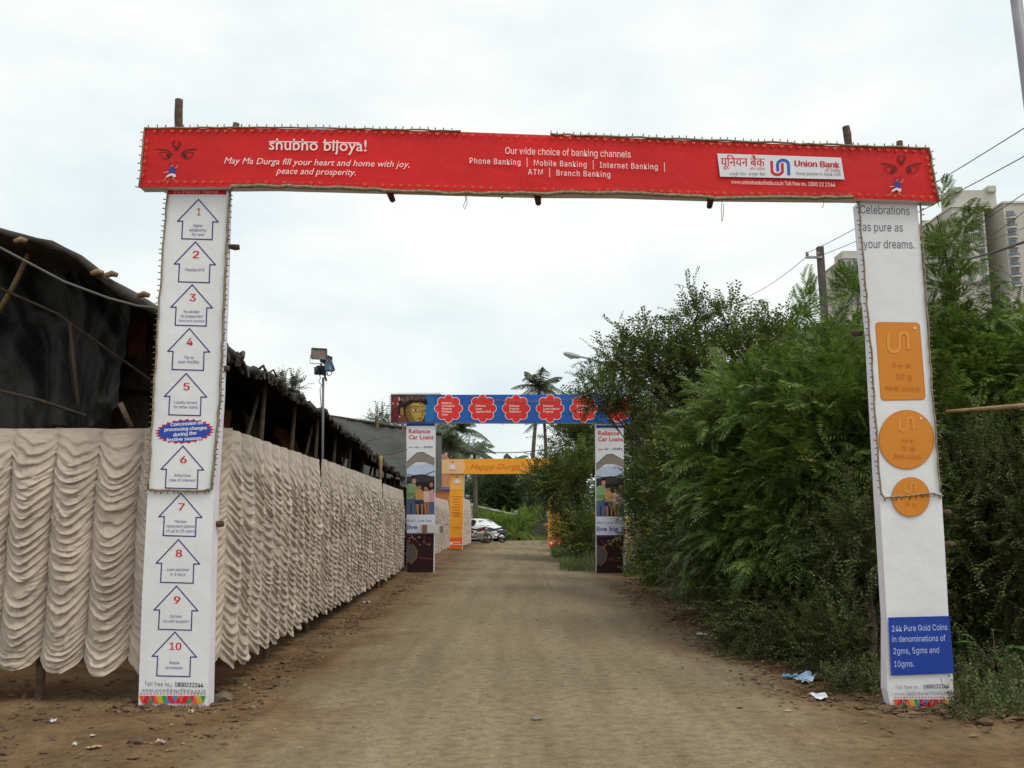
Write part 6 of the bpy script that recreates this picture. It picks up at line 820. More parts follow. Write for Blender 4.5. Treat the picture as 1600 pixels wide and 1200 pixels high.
def place(tmpls, pos, dirs, sc, r, roll=.5):
    """copies of leaf sprays as plain vertices: x axis of the spray along dirs"""
    Vs = []; Fs = []; off = 0; n = len(pos); which = r.integers(0, len(tmpls), n)
    for ti, (tv, tf) in enumerate(tmpls):
        I = np.where(which == ti)[0]
        if not len(I): continue
        d = dirs[I]; d = d/np.linalg.norm(d, axis=1, keepdims=True); up = np.tile([0, 0, 1.0], (len(I), 1)) + r.normal(0, roll*.5, (len(I), 3))
        yv = np.cross(up, d); yv /= np.linalg.norm(yv, axis=1, keepdims=True)+1e-9; zv = np.cross(d, yv)
        M = np.stack([d, yv, zv], 1)*sc[I][:, None, None]
        V = np.einsum('kj,njx->nkx', tv, M)+pos[I][:, None, :]
        Vs.append(V.reshape(-1, 3)); Fs.append((tf[None]+(np.arange(len(I))*len(tv))[:, None, None]).reshape(-1, 4)+off); off += len(I)*len(tv)
    return np.concatenate(Vs), np.concatenate(Fs)
def lobe_points(lobes, n, r, inner=.35, power=.6):
    vol = np.array([(l[3]*l[4]*l[5])**.667 for l in lobes]); k = r.choice(len(lobes), n, p=vol/vol.sum())
    C = np.array([tuple(W(l[0], l[1], l[2])) if len(l) == 6 else l[:3] for l in lobes])[k]; Rr = np.array([l[3:6] for l in lobes])[k]
    d = r.normal(0, 1, (n, 3)); d /= np.linalg.norm(d, axis=1, keepdims=True)
    rad = inner+(1-inner)*r.random(n)**power
    lump = .8+.4*vnoise(d[:, 0]*2.5+k*3, d[:, 2]*2.5+d[:, 1]*2, 5)
    return C+d*Rr*(rad*lump)[:, None], d
def tree(name, label, cat, base, lobes, tm, n, sc, m, seed, group, up=.35, trunk=.09, branches=5, zmin=.05, spread=.55, extra=None, shoots=0, shoot_len=1.0):
    r = np.random.default_rng(seed); pos, d = lobe_points(lobes, int(n*1.4), r); ok = (pos[:, 2] > zmin) & (vnoise(pos[:, 0]*1.5+pos[:, 1]*1.1, pos[:, 2]*1.7-pos[:, 1]*.7, seed) > .30); pos, d = pos[ok], d[ok]
    dirs = d*np.array([1, 1, .8])+np.array([0, 0, up])+r.normal(0, spread, d.shape); s = sc*r.uniform(.65, 1.3, len(pos))
    V, F = place(tm, pos, dirs, s, r)
    if shoots:                               # long arching shoots that break the outline
        k = r.choice(len(pos), shoots); sdv = d[k]*np.array([1, 1, .4])+np.array([-.25, 0, .35])+r.normal(0, .3, (shoots, 3)); V2, F2 = place(TWX, pos[k], sdv, r.uniform(.9, 1.9, shoots)*shoot_len, r); F = np.concatenate([F, F2+len(V)]); V = np.concatenate([V, V2])
    V[:, 2] = np.maximum(V[:, 2], .02)
    bz = 0.0; b = Vector((base[0], base[1], bz)); root = thing(name, tuple(b), label, cat, group)
    link_mesh(npmesh('crown', V-np.array(b), F, m), 'crown', root)
    mb = MB(); Cs = [W(*l[:3]) for l in lobes]; zt = max(.5, min(c.z for c in Cs)*.6)
    cx = sum((c for c in Cs), Vector())/len(Cs); fork = Vector((base[0]*.7+cx.x*.3, base[1]*.7+cx.y*.3, zt))
    rr = random.Random(seed); mb.tube([(b.x, b.y, -.15), b.lerp(fork, .5)+Vector((rr.uniform(-.1, .1), rr.uniform(-.1, .1), 0)), fork], [trunk*1.25, trunk, trunk*.85], BARK, 8)
    for c, l in zip(Cs, lobes):
        mid = fork.lerp(c, .5)+Vector((rr.uniform(-.2, .2), rr.uniform(-.2, .2), rr.uniform(0, .2))); mb.tube([fork, mid, c], [trunk*.7, trunk*.45, trunk*.28], BARK, 6, False)
        for j in range(branches):
            a = Vector((rr.gauss(0, 1), rr.gauss(0, 1), rr.gauss(.4, .8))).normalized(); e = c+Vector((a.x*l[3], a.y*l[4], a.z*l[5]))*rr.uniform(.75, 1.15)
            st = mid.lerp(c, rr.uniform(.2, 1)); mb.tube([st, st.lerp(e, .5)+Vector((0, 0, rr.uniform(-.1, .12))), e], [trunk*.26, trunk*.16, .006], BARK, 5, False)
    mb.build('trunk', root)
    if extra: extra(root, pos, d, r)
    return root
GR = 'trees and shrubs massed along the lane'
# small leaved trees with long arching shoots
tree('small_leaved_tree', 'big dark small leaved tree with arching shoots, tallest in the middle of the roadside mass', 'tree', (5.2, 18.5), [(1110, 580, 18.5, 1.1, 1.2, .7), (1170, 555, 19, .9, 1.0, .7), (1225, 560, 18, .7, .8, .6), (1040, 585, 18.5, .7, 1.0, .5), (1135, 505, 19, .6, .7, .4), (1195, 600, 18.5, 1.0, 1.0, 1.0), (1115, 660, 18, 1.0, 1.1, .9), (1000, 550, 18.5, .6, .6, .3), (965, 560, 19, .4, .5, .2), (1085, 500, 19, .35, .4, .3)], TW, 2500, .5, LA, 101, GR, up=.45, trunk=.11, shoots=150, shoot_len=.62)
tree('small_leaved_tree', 'dark leafy tree leaning out over the end of the blue gate beam', 'tree', (5.3, 22.8), [(965, 600, 23, .75, .8, .4), (985, 632, 22.8, .55, .4, .3), (948, 630, 23.4, .4, .4, .22), (965, 618, 23, .6, .4, .3), (930, 625, 23.5, .45, .5, .35), (1030, 630, 22.5, .8, .8, .5), (925, 590, 23.8, .35, .35, .2), (1065, 720, 21.5, .75, .8, .9), (1085, 800, 20.5, .7, .7, .9)], TW, 2100, .42, LA, 102, GR, up=.3, trunk=.045, shoots=50, shoot_len=.5)
tree('small_leaved_tree', 'dense dark tree behind the blue gate, hiding the orange gate end', 'tree', (3.2, 36), [(898, 700, 36, .9, 1.2, 1.0), (880, 748, 36, .8, 1.1, .7), (905, 760, 34, 1.1, 1.2, 1.3), (840, 748, 37, .4, .5, .18), (908, 825, 33, .45, .6, .8), (922, 840, 32, .5, .6, .8), (868, 765, 36, .7, .9, .5), (900, 650, 37, 1.0, 1.0, .6), (920, 690, 36, 1, 1, 1)], TW, 3000, .7, LA, 103, GR, up=.1, trunk=.12, shoots=80, shoot_len=.8)
def flowers(c, n, s):
    def f(root, pos, d, r):
        k = r.choice(len(pos), min(n, len(pos)), replace=False); out = d[k]; P = pos[k]+out*.25; V, F = place([tmpl_twig(5, 3, .6, .5, .3)], P, out+np.array([-.2, -.6, .3]), np.full(len(k), s), r)
        link_mesh(npmesh('blossoms', V-np.array(ORG[root.name]), F, c), 'blossoms', root, ) ['kind'] = 'stuff'
    return f
YF = leafmat('petal_yellow', (.55, .36, .03), (.75, .55, .06), None, trans=.3); OF = leafmat('petal_orange', (.55, .20, .03), (.70, .36, .05), None, trans=.3)
tree('flowering_shrub', 'green shrub with yellow blossoms crowding the second family picture post', 'shrub', (3.2, 22.4), [(1000, 755, 22.5, .3, .4, .4), (1020, 800, 22, .45, .5, .6), (985, 785, 22.8, .2, .3, .22), (1035, 865, 21.5, .5, .5, .4)], TW, 700, .42, leafmat('leaf_mid', (.045, .085, .02), (.10, .16, .04)), 104, GR, extra=flowers(YF, 46, .13), trunk=.04)
tree('flowering_shrub', 'shrub with orange blossoms in front of the orange gate post by the bushes', 'shrub', (2.6, 43), [(876, 815, 43, .5, .5, .8), (880, 845, 42.5, .5, .5, .5)], TW, 420, .45, LA, 105, GR, extra=flowers(OF, 60, .2), trunk=.05)
# feathery leaved trees
tree('feathery_tree', 'feathery leaved tree spreading light fronds towards the lane', 'tree', (4.7, 13.2), [(1200, 650, 13, .8, .9, .45), (1140, 740, 13.4, .45, .7, .4), (1210, 760, 12.6, .8, .9, .7), (1160, 830, 13, .6, .7, .5), (1270, 700, 12.6, .7, .8, .7), (1130, 890, 13.8, .3, .4, .3)], FR, 420, .7, LB_, 111, GR, up=.25)
tree('feathery_tree', 'tall feathery tree with loose top sprays below the utility pole', 'tree', (6.6, 15.5), [(1305, 590, 15.5, .5, .7, .45), (1250, 530, 16, .25, .3, .3), (1320, 600, 15, .6, .8, .5), (1265, 640, 16, .6, .7, .5), (1335, 490, 15, .25, .3, .35), (1300, 660, 14.5, .8, .9, .6)], FR, 340, .7, LB_, 112, GR, up=.4)
tree('feathery_tree', 'feathery tree close behind the inner edge of the coin post', 'tree', (4.9, 11.2), [(1310, 640, 11.6, .7, .8, .7), (1290, 760, 11.2, .8, .8, .7), (1350, 720, 11, .6, .7, .9), (1230, 830, 11.6, .7, .7, .6), (1330, 850, 10.8, .7, .7, .6)], FR, 400, .7, LB_, 113, GR, up=.2)
tree('feathery_tree', 'slender pointed feathery tree rising beside the outer edge of the coin post', 'tree', (5.4, 10.9), [(1474, 370, 11, .1, .12, .35), (1482, 430, 11, .17, .2, .4), (1492, 500, 11, .25, .3, .4), (1480, 580, 11, .5, .5, .5), (1530, 620, 10.8, .5, .6, .4)], FR, 290, .48, LB_, 114, GR, up=-.1, spread=.35, trunk=.05)
tree('feathery_tree', 'feathery tree reaching out of the picture past the bamboo rail', 'tree', (6.6, 11.4), [(1605, 560, 11.6, .5, .6, .3), (1600, 620, 11.2, .7, .8, .5), (1560, 680, 10.8, .8, .8, .6), (1640, 640, 11, .8, .8, .8), (1500, 700, 10.6, .6, .6, .6)], FR, 280, .7, LB_, 115, GR, up=.25)
# darker small leaved shrubs below them, down to the ground
SH = [('sprawling_shrub', 'small dark shrub between the second family picture post and the thicket', (4.3, 26.5), [(1020, 830, 25.5, .6, .6, .7), (1000, 800, 27, .5, .6, .7), (1040, 780, 26, .8, .8, .9), (1000, 700, 28, .6, .7, .9)], 900, 128),
      ('sprawling_shrub', 'sprawling dark shrub at the lane edge under the feathery tree', (4.0, 13.6), [(1130, 890, 13.8, .6, .7, .6), (1180, 890, 13, .8, .8, .8), (1090, 905, 14.8, .4, .5, .4), (1150, 820, 14, .8, .8, .8)], 1500, 121),
      ('sprawling_shrub', 'olive shrub drooping to the ground before the white torn paper', (3.9, 10.9), [(1240, 930, 11, .75, .7, .8), (1190, 980, 11.4, .5, .5, .5), (1300, 960, 10.4, .6, .6, .7), (1260, 1020, 10.1, .5, .45, .35), (1270, 850, 11.2, .7, .7, .7)], 1900, 122),
      ('sprawling_shrub', 'low olive shrub at the foot of the coin post, on its lane side', (3.75, 9.3), [(1340, 1030, 9.4, .42, .4, .4), (1360, 940, 9.7, .45, .5, .7), (1300, 1055, 9.5, .3, .3, .22), (1370, 840, 10, .5, .5, .7)], 1300, 123),
      ('sprawling_shrub', 'dark shrub filling the gap behind the coin post, below the bamboo rail', (5.4, 9.9), [(1500, 760, 10, .6, .7, .7), (1560, 830, 9.8, .8, .7, .9), (1500, 900, 9.8, .6, .6, .7), (1600, 930, 9.8, .7, .7, .8), (1620, 780, 10, .8, .8, .8)], 2300, 124),
      ('sprawling_shrub', 'dark overhanging shrub at the lane edge past the feathery trees', (3.7, 17.5), [(1095, 860, 17.5, .7, .7, .6), (1055, 880, 19, .4, .5, .35), (1120, 800, 17, .8, .8, .8), (1115, 740, 17.5, .9, .9, .8)], 1500, 125),
      ('sprawling_shrub', 'dark inner thicket shrub behind the feathery trees', (6.2, 13.8), [(1250, 720, 14.5, 1.4, 1.0, 1.1), (1190, 810, 15, 1.1, 1.0, 1.2), (1330, 680, 14, 1.1, 1, 1.1), (1330, 850, 13, 1.4, 1, 1.6), (1160, 720, 16.5, 1.1, 1, 1.1)], 2300, 126),
      ('sprawling_shrub', 'dark thicket shrub at the picture edge behind the bamboo rail', (7.4, 12.6), [(1540, 690, 12.6, 1.1, 1, 1.0), (1650, 720, 12.4, 1.2, 1, 1.4), (1480, 740, 12.8, 1.0, 1, 1.2), (1560, 850, 12, 1.6, 1, 1.3), (1470, 620, 13.2, .6, .7, .7)], 2100, 127)]
for nm, lb, bs, lob, n, sd in SH:
    near = sd in (121, 122, 123, 124); tree(nm, lb, 'shrub', bs, lob, TWL if near else TW, n, .5 if near else .75, LC if near else LA, sd, GR, up=.1 if near else .2, trunk=.05, spread=.7)
# broad leaved plants by the coin post
def plant(base, hgt_, n, label, seed):
    r = np.random.default_rng(seed); b = Vector(base); root = thing('broad_leaved_plant', tuple(b), label, 'plant', 'broad leaved plants at the verge'); mb = MB()
    for i in range(n):
        a = r.uniform(0, 6.28); e = b+Vector((math.cos(a)*r.uniform(.1, .3), math.sin(a)*r.uniform(.1, .3), hgt_*r.uniform(.4, 1))); st = MB().tube([b, b.lerp(e, .5)+Vector((0, 0, .06)), e], [.009, .007, .004], BARK, 5).build('stem', root)
        d = Vector((math.cos(a), math.sin(a)-.5, r.uniform(-.1, .5))).normalized(); s = d.cross(Vector((0, 0, 1))).normalized(); u = s.cross(d); l = r.uniform(.15, .24); w = l*.62; P = []
        for t, k in ((0, .08), (.15, .7), (.4, 1), (.7, .78), (.9, .35), (1, .02)): c = e+d*l*t-Vector((0, 0, .25*l*t*t)); P += [c-s*w*.5*k+u*w*.12*k, c, c+s*w*.5*k+u*w*.12*k]
        MB().add(P, [(j*3+q, j*3+q+1, j*3+q+4, j*3+q+3) for j in range(5) for q in (0, 1)], LF, True).build('leaf', st)
for (u, v), h_, n, lb in (((1510, 1040), .55, 7, 'broad leaved weed touching the coin post beside the blue panel'), ((1560, 1075), .5, 8, 'broad leaved weed with reddish leaves on the verge by the coin post'), ((1592, 1040), .6, 8, 'broad leaved green weed at the picture edge below the thicket')):
    g = G(u, v); plant((g.x, g.y, .02), h_, n, lb, int(u))
# undergrowth and verge grass
def stuff(name, label, cat, tm, area, n, sc, m, seed, up=.8):
    r = np.random.default_rng(seed); pos = []
    for (u0, u1, v0, v1) in area:
        for _ in range(n//len(area)):
            g = G(r.uniform(u0, u1), r.uniform(v0, v1)); pos.append((g.x, g.y, float(hgt(g.x, g.y))))
    pos = np.array(pos); d = r.normal(0, .5, pos.shape)+np.array([0, 0, up]); V, F = place(tm, pos, d, sc*r.uniform(.5, 1.3, len(pos)), r); V[:, 2] = np.maximum(V[:, 2], .005)
    return tag(link_mesh(npmesh(name, V, F, m), name), label, cat, kind='stuff')
BLADE = [(np.array([[0, -.03, 0], [0, .03, 0], [.6, .02, .05], [.6, -.02, .05], [1, 0, -.05], [1, .005, -.05]]), np.array([(0, 1, 2, 3), (3, 2, 5, 4)]))]
stuff('undergrowth', 'olive ground cover under the roadside shrubs', 'undergrowth', TW, [(1300, 1400, 1035, 1085), (1490, 1620, 1040, 1130), (1120, 1260, 960, 1030), (1450, 1600, 1000, 1060)], 2600, .24, LC, 201, .3)
stuff('grass', 'rough grass along the verge by the blue gate', 'grass', BLADE, [(875, 935, 866, 893), (975, 1060, 872, 902), (862, 905, 858, 872), (1000, 1100, 890, 915)], 9000, .3, leafmat('grass_blade', (.07, .10, .025), (.16, .20, .05)), 202, 1.2)
stuff('grass', 'green grass strip beyond the parked car', 'grass', BLADE, [(735, 900, 839.5, 844)], 9000, .4, LD, 203, 1.2)
# ------------------------------------------------------------------ palms and trees far down the lane
def palm(top, trunk_base, n, label, seed, fl=3.0):
    r = random.Random(seed); top = Vector(top); b = Vector(trunk_base); root = thing('palm_tree', tuple(b), label, 'palm tree', 'coconut palms beyond the lane')
    mid = b.lerp(top, .5)+Vector((r.uniform(-.5, .5), 0, 0)); P = [b-Vector((0, 0, .3))]+[(b*(1-t)**2+mid*2*t*(1-t)+top*t*t) for t in (i/10 for i in range(1, 11))]
    MB().tube(P, [.2-.008*i for i in range(11)], BARKP, 8).build('trunk', root); V = []; F = []
    for i in range(n):
        az = i*2.4+r.uniform(-.3, .3); el = r.uniform(-.35, 1.25); L_ = fl*r.uniform(.8, 1.1); hd = Vector((math.cos(az), math.sin(az), 0)); dv = hd*math.cos(el)+Vector((0, 0, math.sin(el))); s = Vector((-math.sin(az), math.cos(az), 0)); dr = r.uniform(.55, .95)
        pt = lambda t: top+dv*L_*t-Vector((0, 0, dr*L_*t*t*.75))
        for k in range(1, 23):
            t = k/23; p = pt(t); tg = (pt(t+.04)-p).normalized(); ll = L_*.27*math.sin(math.pi*min(1, .18+t*.82))**.7
            for sg in (-1, 1):
                d = (tg*.6+s*sg*.8+Vector((0, 0, -.55-r.uniform(0, .3)))).normalized(); w = tg*.05; q = len(V); V += [p-w, p+w, p+d*ll+w*.3, p+d*ll-w*.3]; F.append((q, q+1, q+2, q+3))
        for k in range(8):
            q = len(V); a, c = pt(k/8), pt((k+1)/8); V += [a-s*.03, a+s*.03, c+s*.025, c-s*.025]; F.append((q, q+1, q+2, q+3))
    link_mesh(npmesh('crown', np.array([tuple(v-b) for v in V]), F, LP), 'crown', root)
palm(W(843, 604, 70), W(829, 830, 70), 20, 'tallest coconut palm showing above the blue beam', 1, 3.0)
palm(W(850, 655, 74), W(848, 830, 74), 14, 'coconut palm half hidden just under the blue beam', 2, 2.2)
palm(W(712, 672, 66), W(710, 830, 66), 18, 'coconut palm beside the picture post, highest of the cluster', 3, 2.9)
palm(W(690, 690, 70), W(692, 830, 70), 16, 'coconut palm hugging the picture post edge', 4, 2.9)
palm(W(741, 706, 64), W(742, 830, 64), 18, 'small coconut palm standing free above the greeting words', 5, 2.3)
palm(W(800, 722, 78), W(800, 830, 78), 12, 'little palm crown peeping over the orange beam', 6, 2.0)
palm(W(702, 702, 60), W(704, 830, 60), 14, 'low palm in front of the palm cluster beside the picture post', 7, 2.4)
FT = 'trees closing the far end of the lane'
for lb, bs, lob, n, sd, m in (('broad dark tree behind the parked white car', (-1.6, 72), [(752, 775, 72, 1.8, 1.5, 1.6), (770, 765, 72, 1.8, 1.5, 1.5), (735, 775, 70, 1.3, 1.3, 1.8)], 1100, 301, LE), ('rounded dark tree behind the white barrier arm', (.6, 74), [(800, 768, 74, 2.2, 1.6, 1.8), (820, 785, 72, 1.8, 1.5, 1.5), (785, 785, 73, 1.6, 1.5, 1.4)], 1300, 302, LE), ('dark tree near the red tail lamp beyond the orange gate', (4.4, 70), [(850, 770, 70, 2.0, 1.6, 2.0), (880, 780, 68, 2.2, 1.6, 2.2), (835, 790, 69, 1.2, 1.2, 1.2)], 1300, 303, LE), ('bluish far tree just above the marquee eave line', (-16, 60), [(440, 612, 60, .7, .6, .5), (452, 608, 60, .5, .5, .5)], 260, 304, LE), ('bushy far treetop between the shed and the idol picture', (-11, 64), [(590, 660, 64, .7, .6, .4), (622, 668, 62, 1.0, .8, .4), (600, 690, 64, 1.5, 1.0, 1.2)], 420, 305, LE), ('tall pale tree behind the palm cluster', (-5, 80), [(705, 715, 80, 2.4, 1.6, 2.0), (690, 740, 80, 2, 1.6, 2), (720, 760, 78, 2, 1.6, 2)], 900, 306, LE), ('dim tree beyond the thicket under the street lamp', (9, 50), [(1010, 740, 50, 2, 2, 2.4), (1030, 680, 50, 2, 2, 2), (1080, 700, 48, 2.6, 2, 2.6)], 1700, 307, LA)):
    tree('roadside_tree', lb, 'tree', bs, lob, TW, n, 1.0, m, sd, FT, trunk=.16, branches=3)
for (u, v, y, rx, rz, n, lb, sd) in ((770, 822, 63, 1.1, .75, 420, 'bright green bush behind the white car boot', 311), (752, 814, 64, .9, .7, 320, 'bright green bush above the white car roof', 312), (795, 822, 63.5, 1.2, .9, 460, 'widest bright green bush in the middle of the clearing', 313), (818, 812, 64, .8, .55, 300, 'round yellow green bush under the barrier post', 314), (812, 828, 62.5, .7, .5, 240, 'small bright bush at the end of the low grey wall', 315), (842, 808, 65, .8, .6, 260, 'green bush behind the low grey wall', 316)):
    c = W(u, v, y); tree('bright_bush', lb, 'bush', (c.x, y), [(u, v, y, rx, .8, rz), (u-8, v+8, y-.3, rx*.7, .7, rz*.7)], TW, n, .55, LD, sd, 'bright bushes round the clearing', trunk=.05, branches=3)

# ------------------------------------------------------------------ far end of the lane: building, wall, barrier, car, motorcycles
PO = mat('orange_paint', (.52, .20, .085), .8, .15, 1.5); PB = mat('blue_paint', (.15, .15, .34), .7, .15, 2); PW = mat('grey_plaster', (.30, .29, .27), .9, .25, .8, .3, 12); PK = mat('dark_opening', (.03, .03, .032), .4)
def solid(x0, x1, y0, y1, z0, z1, m, nm, par, **t): return MB().box(((x0+x1)/2, (y0+y1)/2, (z0+z1)/2), (x1-x0, y1-y0, z1-z0), m).build(nm, par, **t)
ob = thing('orange_building', (-4.5, 52, 0), 'orange house with blue bands showing beside the picture post', 'building')
xr_ = -3.62
solid(-5.38, xr_-.25, 49.0, 56, 0, 4.7, PO, 'wall', ob); solid(xr_-.72, xr_-.22, 48.4, 48.99, 0, 4.62, PO, 'pillar', ob)
for z in (4.62, 3.05, 2.35): solid(-5.45, xr_+(.0 if z > 4 else .28), 48.2, 56.2, z, z+.16, PB, 'band', ob)
solid(-5.42, xr_+.15, 48.3, 56.1, 2.52, 3.04, PO, 'balcony_front', ob); solid(-5.42, xr_-.05, 48.35, 56.1, 4.79, 5.0, PO, 'parapet', ob)
for x in (-4.85,): w_ = solid(x-.35, x+.35, 48.93, 49.05, 3.3, 4.3, PB, 'window', ob); solid(x-.29, x+.29, 48.90, 48.92, 3.38, 4.22, PK, 'pane', w_)
PD = mat('stained_wall', (.085, .08, .07), .9, .5, 1.2, .3, 12)
lw = thing('low_wall', (3.2, 64, 0), 'low grey stained wall beside the bright bushes', 'wall'); a, b = W(815, 835, 64).x, W(862, 835, 64).x
solid(a, b, 64, 64.3, 0, 1.35, PD, 'masonry', lw); solid(a-.05, b+.05, 63.95, 64.35, 1.35, 1.42, PD, 'coping', lw)
dw = thing('dark_shed', (-.8, 79, 0), 'dark low shed in the shade behind the bright bushes', 'shed'); a, b = W(738, 800, 79).x, W(812, 800, 79).x
DK = mat('dark_boards', (.035, .032, .036), .8, .3, 3); solid(a, b, 79, 82, 0, 3.2, DK, 'wall', dw); solid(a-.3, b+.3, 78.7, 82.3, 3.2, 3.4, PW, 'roof', dw); solid(a+1.2, a+2.2, 78.94, 79.02, 0, 2.1, PK, 'door', dw)
gh = thing('pale_house', (-3, 110, 0), 'pale flat roofed house faint above the far trees', 'building'); a, b = W(738, 760, 110).x, W(800, 760, 110).x
solid(a, b, 110, 118, 0, W(760, 743, 110).z, mat('pale_wall', (.42, .42, .40), .9), 'wall', gh); solid(a-.3, b+.3, 109.6, 118.4, W(760, 743, 110).z, W(760, 741, 110).z, PW, 'roof', gh)
for i in range(4): x = a+(b-a)*(i+.5)/4; solid(x-.6, x+.6, 109.92, 110.05, 5.2, 6.5, PK, 'window', gh)
bt = thing('barrier', tuple(G(737, 846)), 'white barrier arm slanting from a pale post across the lane end', 'barrier'); yb = 66.0
BW = mat('white_paint', (.62, .62, .62), .6, .12, 2)
p = W(737, 790, yb); solid(p.x-.14, p.x+.14, yb-.14, yb+.14, 0, p.z+.2, mat('pale_post', (.42, .41, .40), .8), 'post', bt)
MB().tube([W(736, 789.5, yb-.2), W(805, 804.5, yb-.2)], .075, BW, 8).build('arm', bt); q = W(806, 800, yb); solid(q.x-.15, q.x+.13, yb-.15, yb+.15, 0, q.z+.12, mat('pale_post', (.42, .41, .40)), 'rest_post', bt)
# white saloon car, seen from behind
def car(loc, rz, label):
    root = thing('parked_car', loc, label, 'car'); ORG[root.name] = Vector((0, 0, 0))
    wp = mat('white_car_paint', (.74, .75, .76), .22, .03, 2, spec=.6); gl = mat('car_glass', (.012, .014, .018), .3, .1, 2, spec=.2); bk = mat('black_rubber', (.02, .02, .02), .7); rd = mat('red_lens', (.55, .02, .03), .2, .1, 3, spec=.7); sv = mat('wheel_alloy', (.4, .4, .42), .35, .1, 4, metal=.6)
    # cross sections along the length: x, half width low, half width at waist, height of waist, half width of roof, height of roof
    S = [(-2.12, .62, .66, .72, .55, .74), (-2.02, .76, .80, .90, .66, .97), (-1.55, .80, .85, .98, .66, 1.06), (-1.05, .82, .86, .97, .60, 1.36), (-.45, .82, .86, .96, .60, 1.47), (.25, .82, .86, .95, .60, 1.46), (.75, .82, .86, .94, .61, 1.26), (1.2, .82, .86, .92, .72, .98), (1.75, .78, .82, .82, .70, .86), (2.08, .66, .70, .66, .60, .70)]
    V = []; F = []
    for x, a, w, h, rw, rh in S: V += [(x, -a, .22), (x, -w, .5), (x, -w, h), (x, -rw, rh), (x, 0, rh+.03), (x, rw, rh), (x, w, h), (x, w, .5), (x, a, .22)]
    n = 9
    for i in range(len(S)-1): F += [(i*n+k, i*n+k+1, (i+1)*n+k+1, (i+1)*n+k) for k in range(n-1)]
    F += [tuple(range(n)), tuple(range((len(S)-1)*n+n-1, (len(S)-1)*n-1, -1))]
    mb = MB(); mb.add(V, F, wp, True); body = mb.build('body', root)
    v = lambda i, k: Vector(V[i*n+k])
    def quad(a, b, c, d, m, nm, par=root, o=.012, sh=.1):
        ctr = (a+b+c+d)/4; nr = (b-a).cross(d-a).normalized(); nr = nr if nr.dot(ctr-Vector((0, 0, .6))) > 0 else -nr
        return MB().poly([p.lerp(ctr, sh)+nr*o for p in (a, b, c, d)], m).build(nm, par)
    for sd in ((2, 3), (6, 5)):
        for i in (3, 4, 5): quad(v(i, sd[0]), v(i+1, sd[0]), v(i+1, sd[1]), v(i, sd[1]), gl, 'side_window')
    quad(v(2, 3)*.92+Vector((0, 0, .08)), v(2, 5)*.92+Vector((0, 0, .08)), v(3, 5), v(3, 3), gl, 'rear_window', o=.03); quad(v(6, 3), v(6, 5), v(7, 5), v(7, 3), gl, 'windscreen', o=.03)
    for sy in (-1, 1):
        mb = MB(); mb.add([(-2.10, sy*.46, .70), (-2.10, sy*.70, .70), (-1.84, sy*.87, .72), (-1.80, sy*.87, .93), (-2.04, sy*.76, .97), (-2.09, sy*.48, .92)], [(0, 1, 4, 5), (1, 2, 3, 4)], rd); mb.build('tail_light', root)
        MB().box((2.05, sy*.52, .62), (.08, .3, .12), sv).build('headlight', root)
        for x in (-1.32, 1.32):
            ty = MB(); ty.tube([(x, sy*.66, .3), (x, sy*.87, .3)], .31, bk, 20); t = ty.build('wheel', root); r_ = MB(); r_.tube([(x, sy*.86, .3), (x, sy*.885, .3)], .2, sv, 14); r_.build('rim', t)
    MB().box((-2.1, 0, .42), (.14, 1.46, .2), wp).build('bumper', root); MB().box((-2.165, 0, .62), (.02, .5, .13), ink(220, 220, 200)).build('number_plate', root)
    root.rotation_euler.z = rz; return root
cg = G(742, 846); car((cg.x, cg.y+.6, .012), R(128), 'white saloon car parked at the far end of the lane')
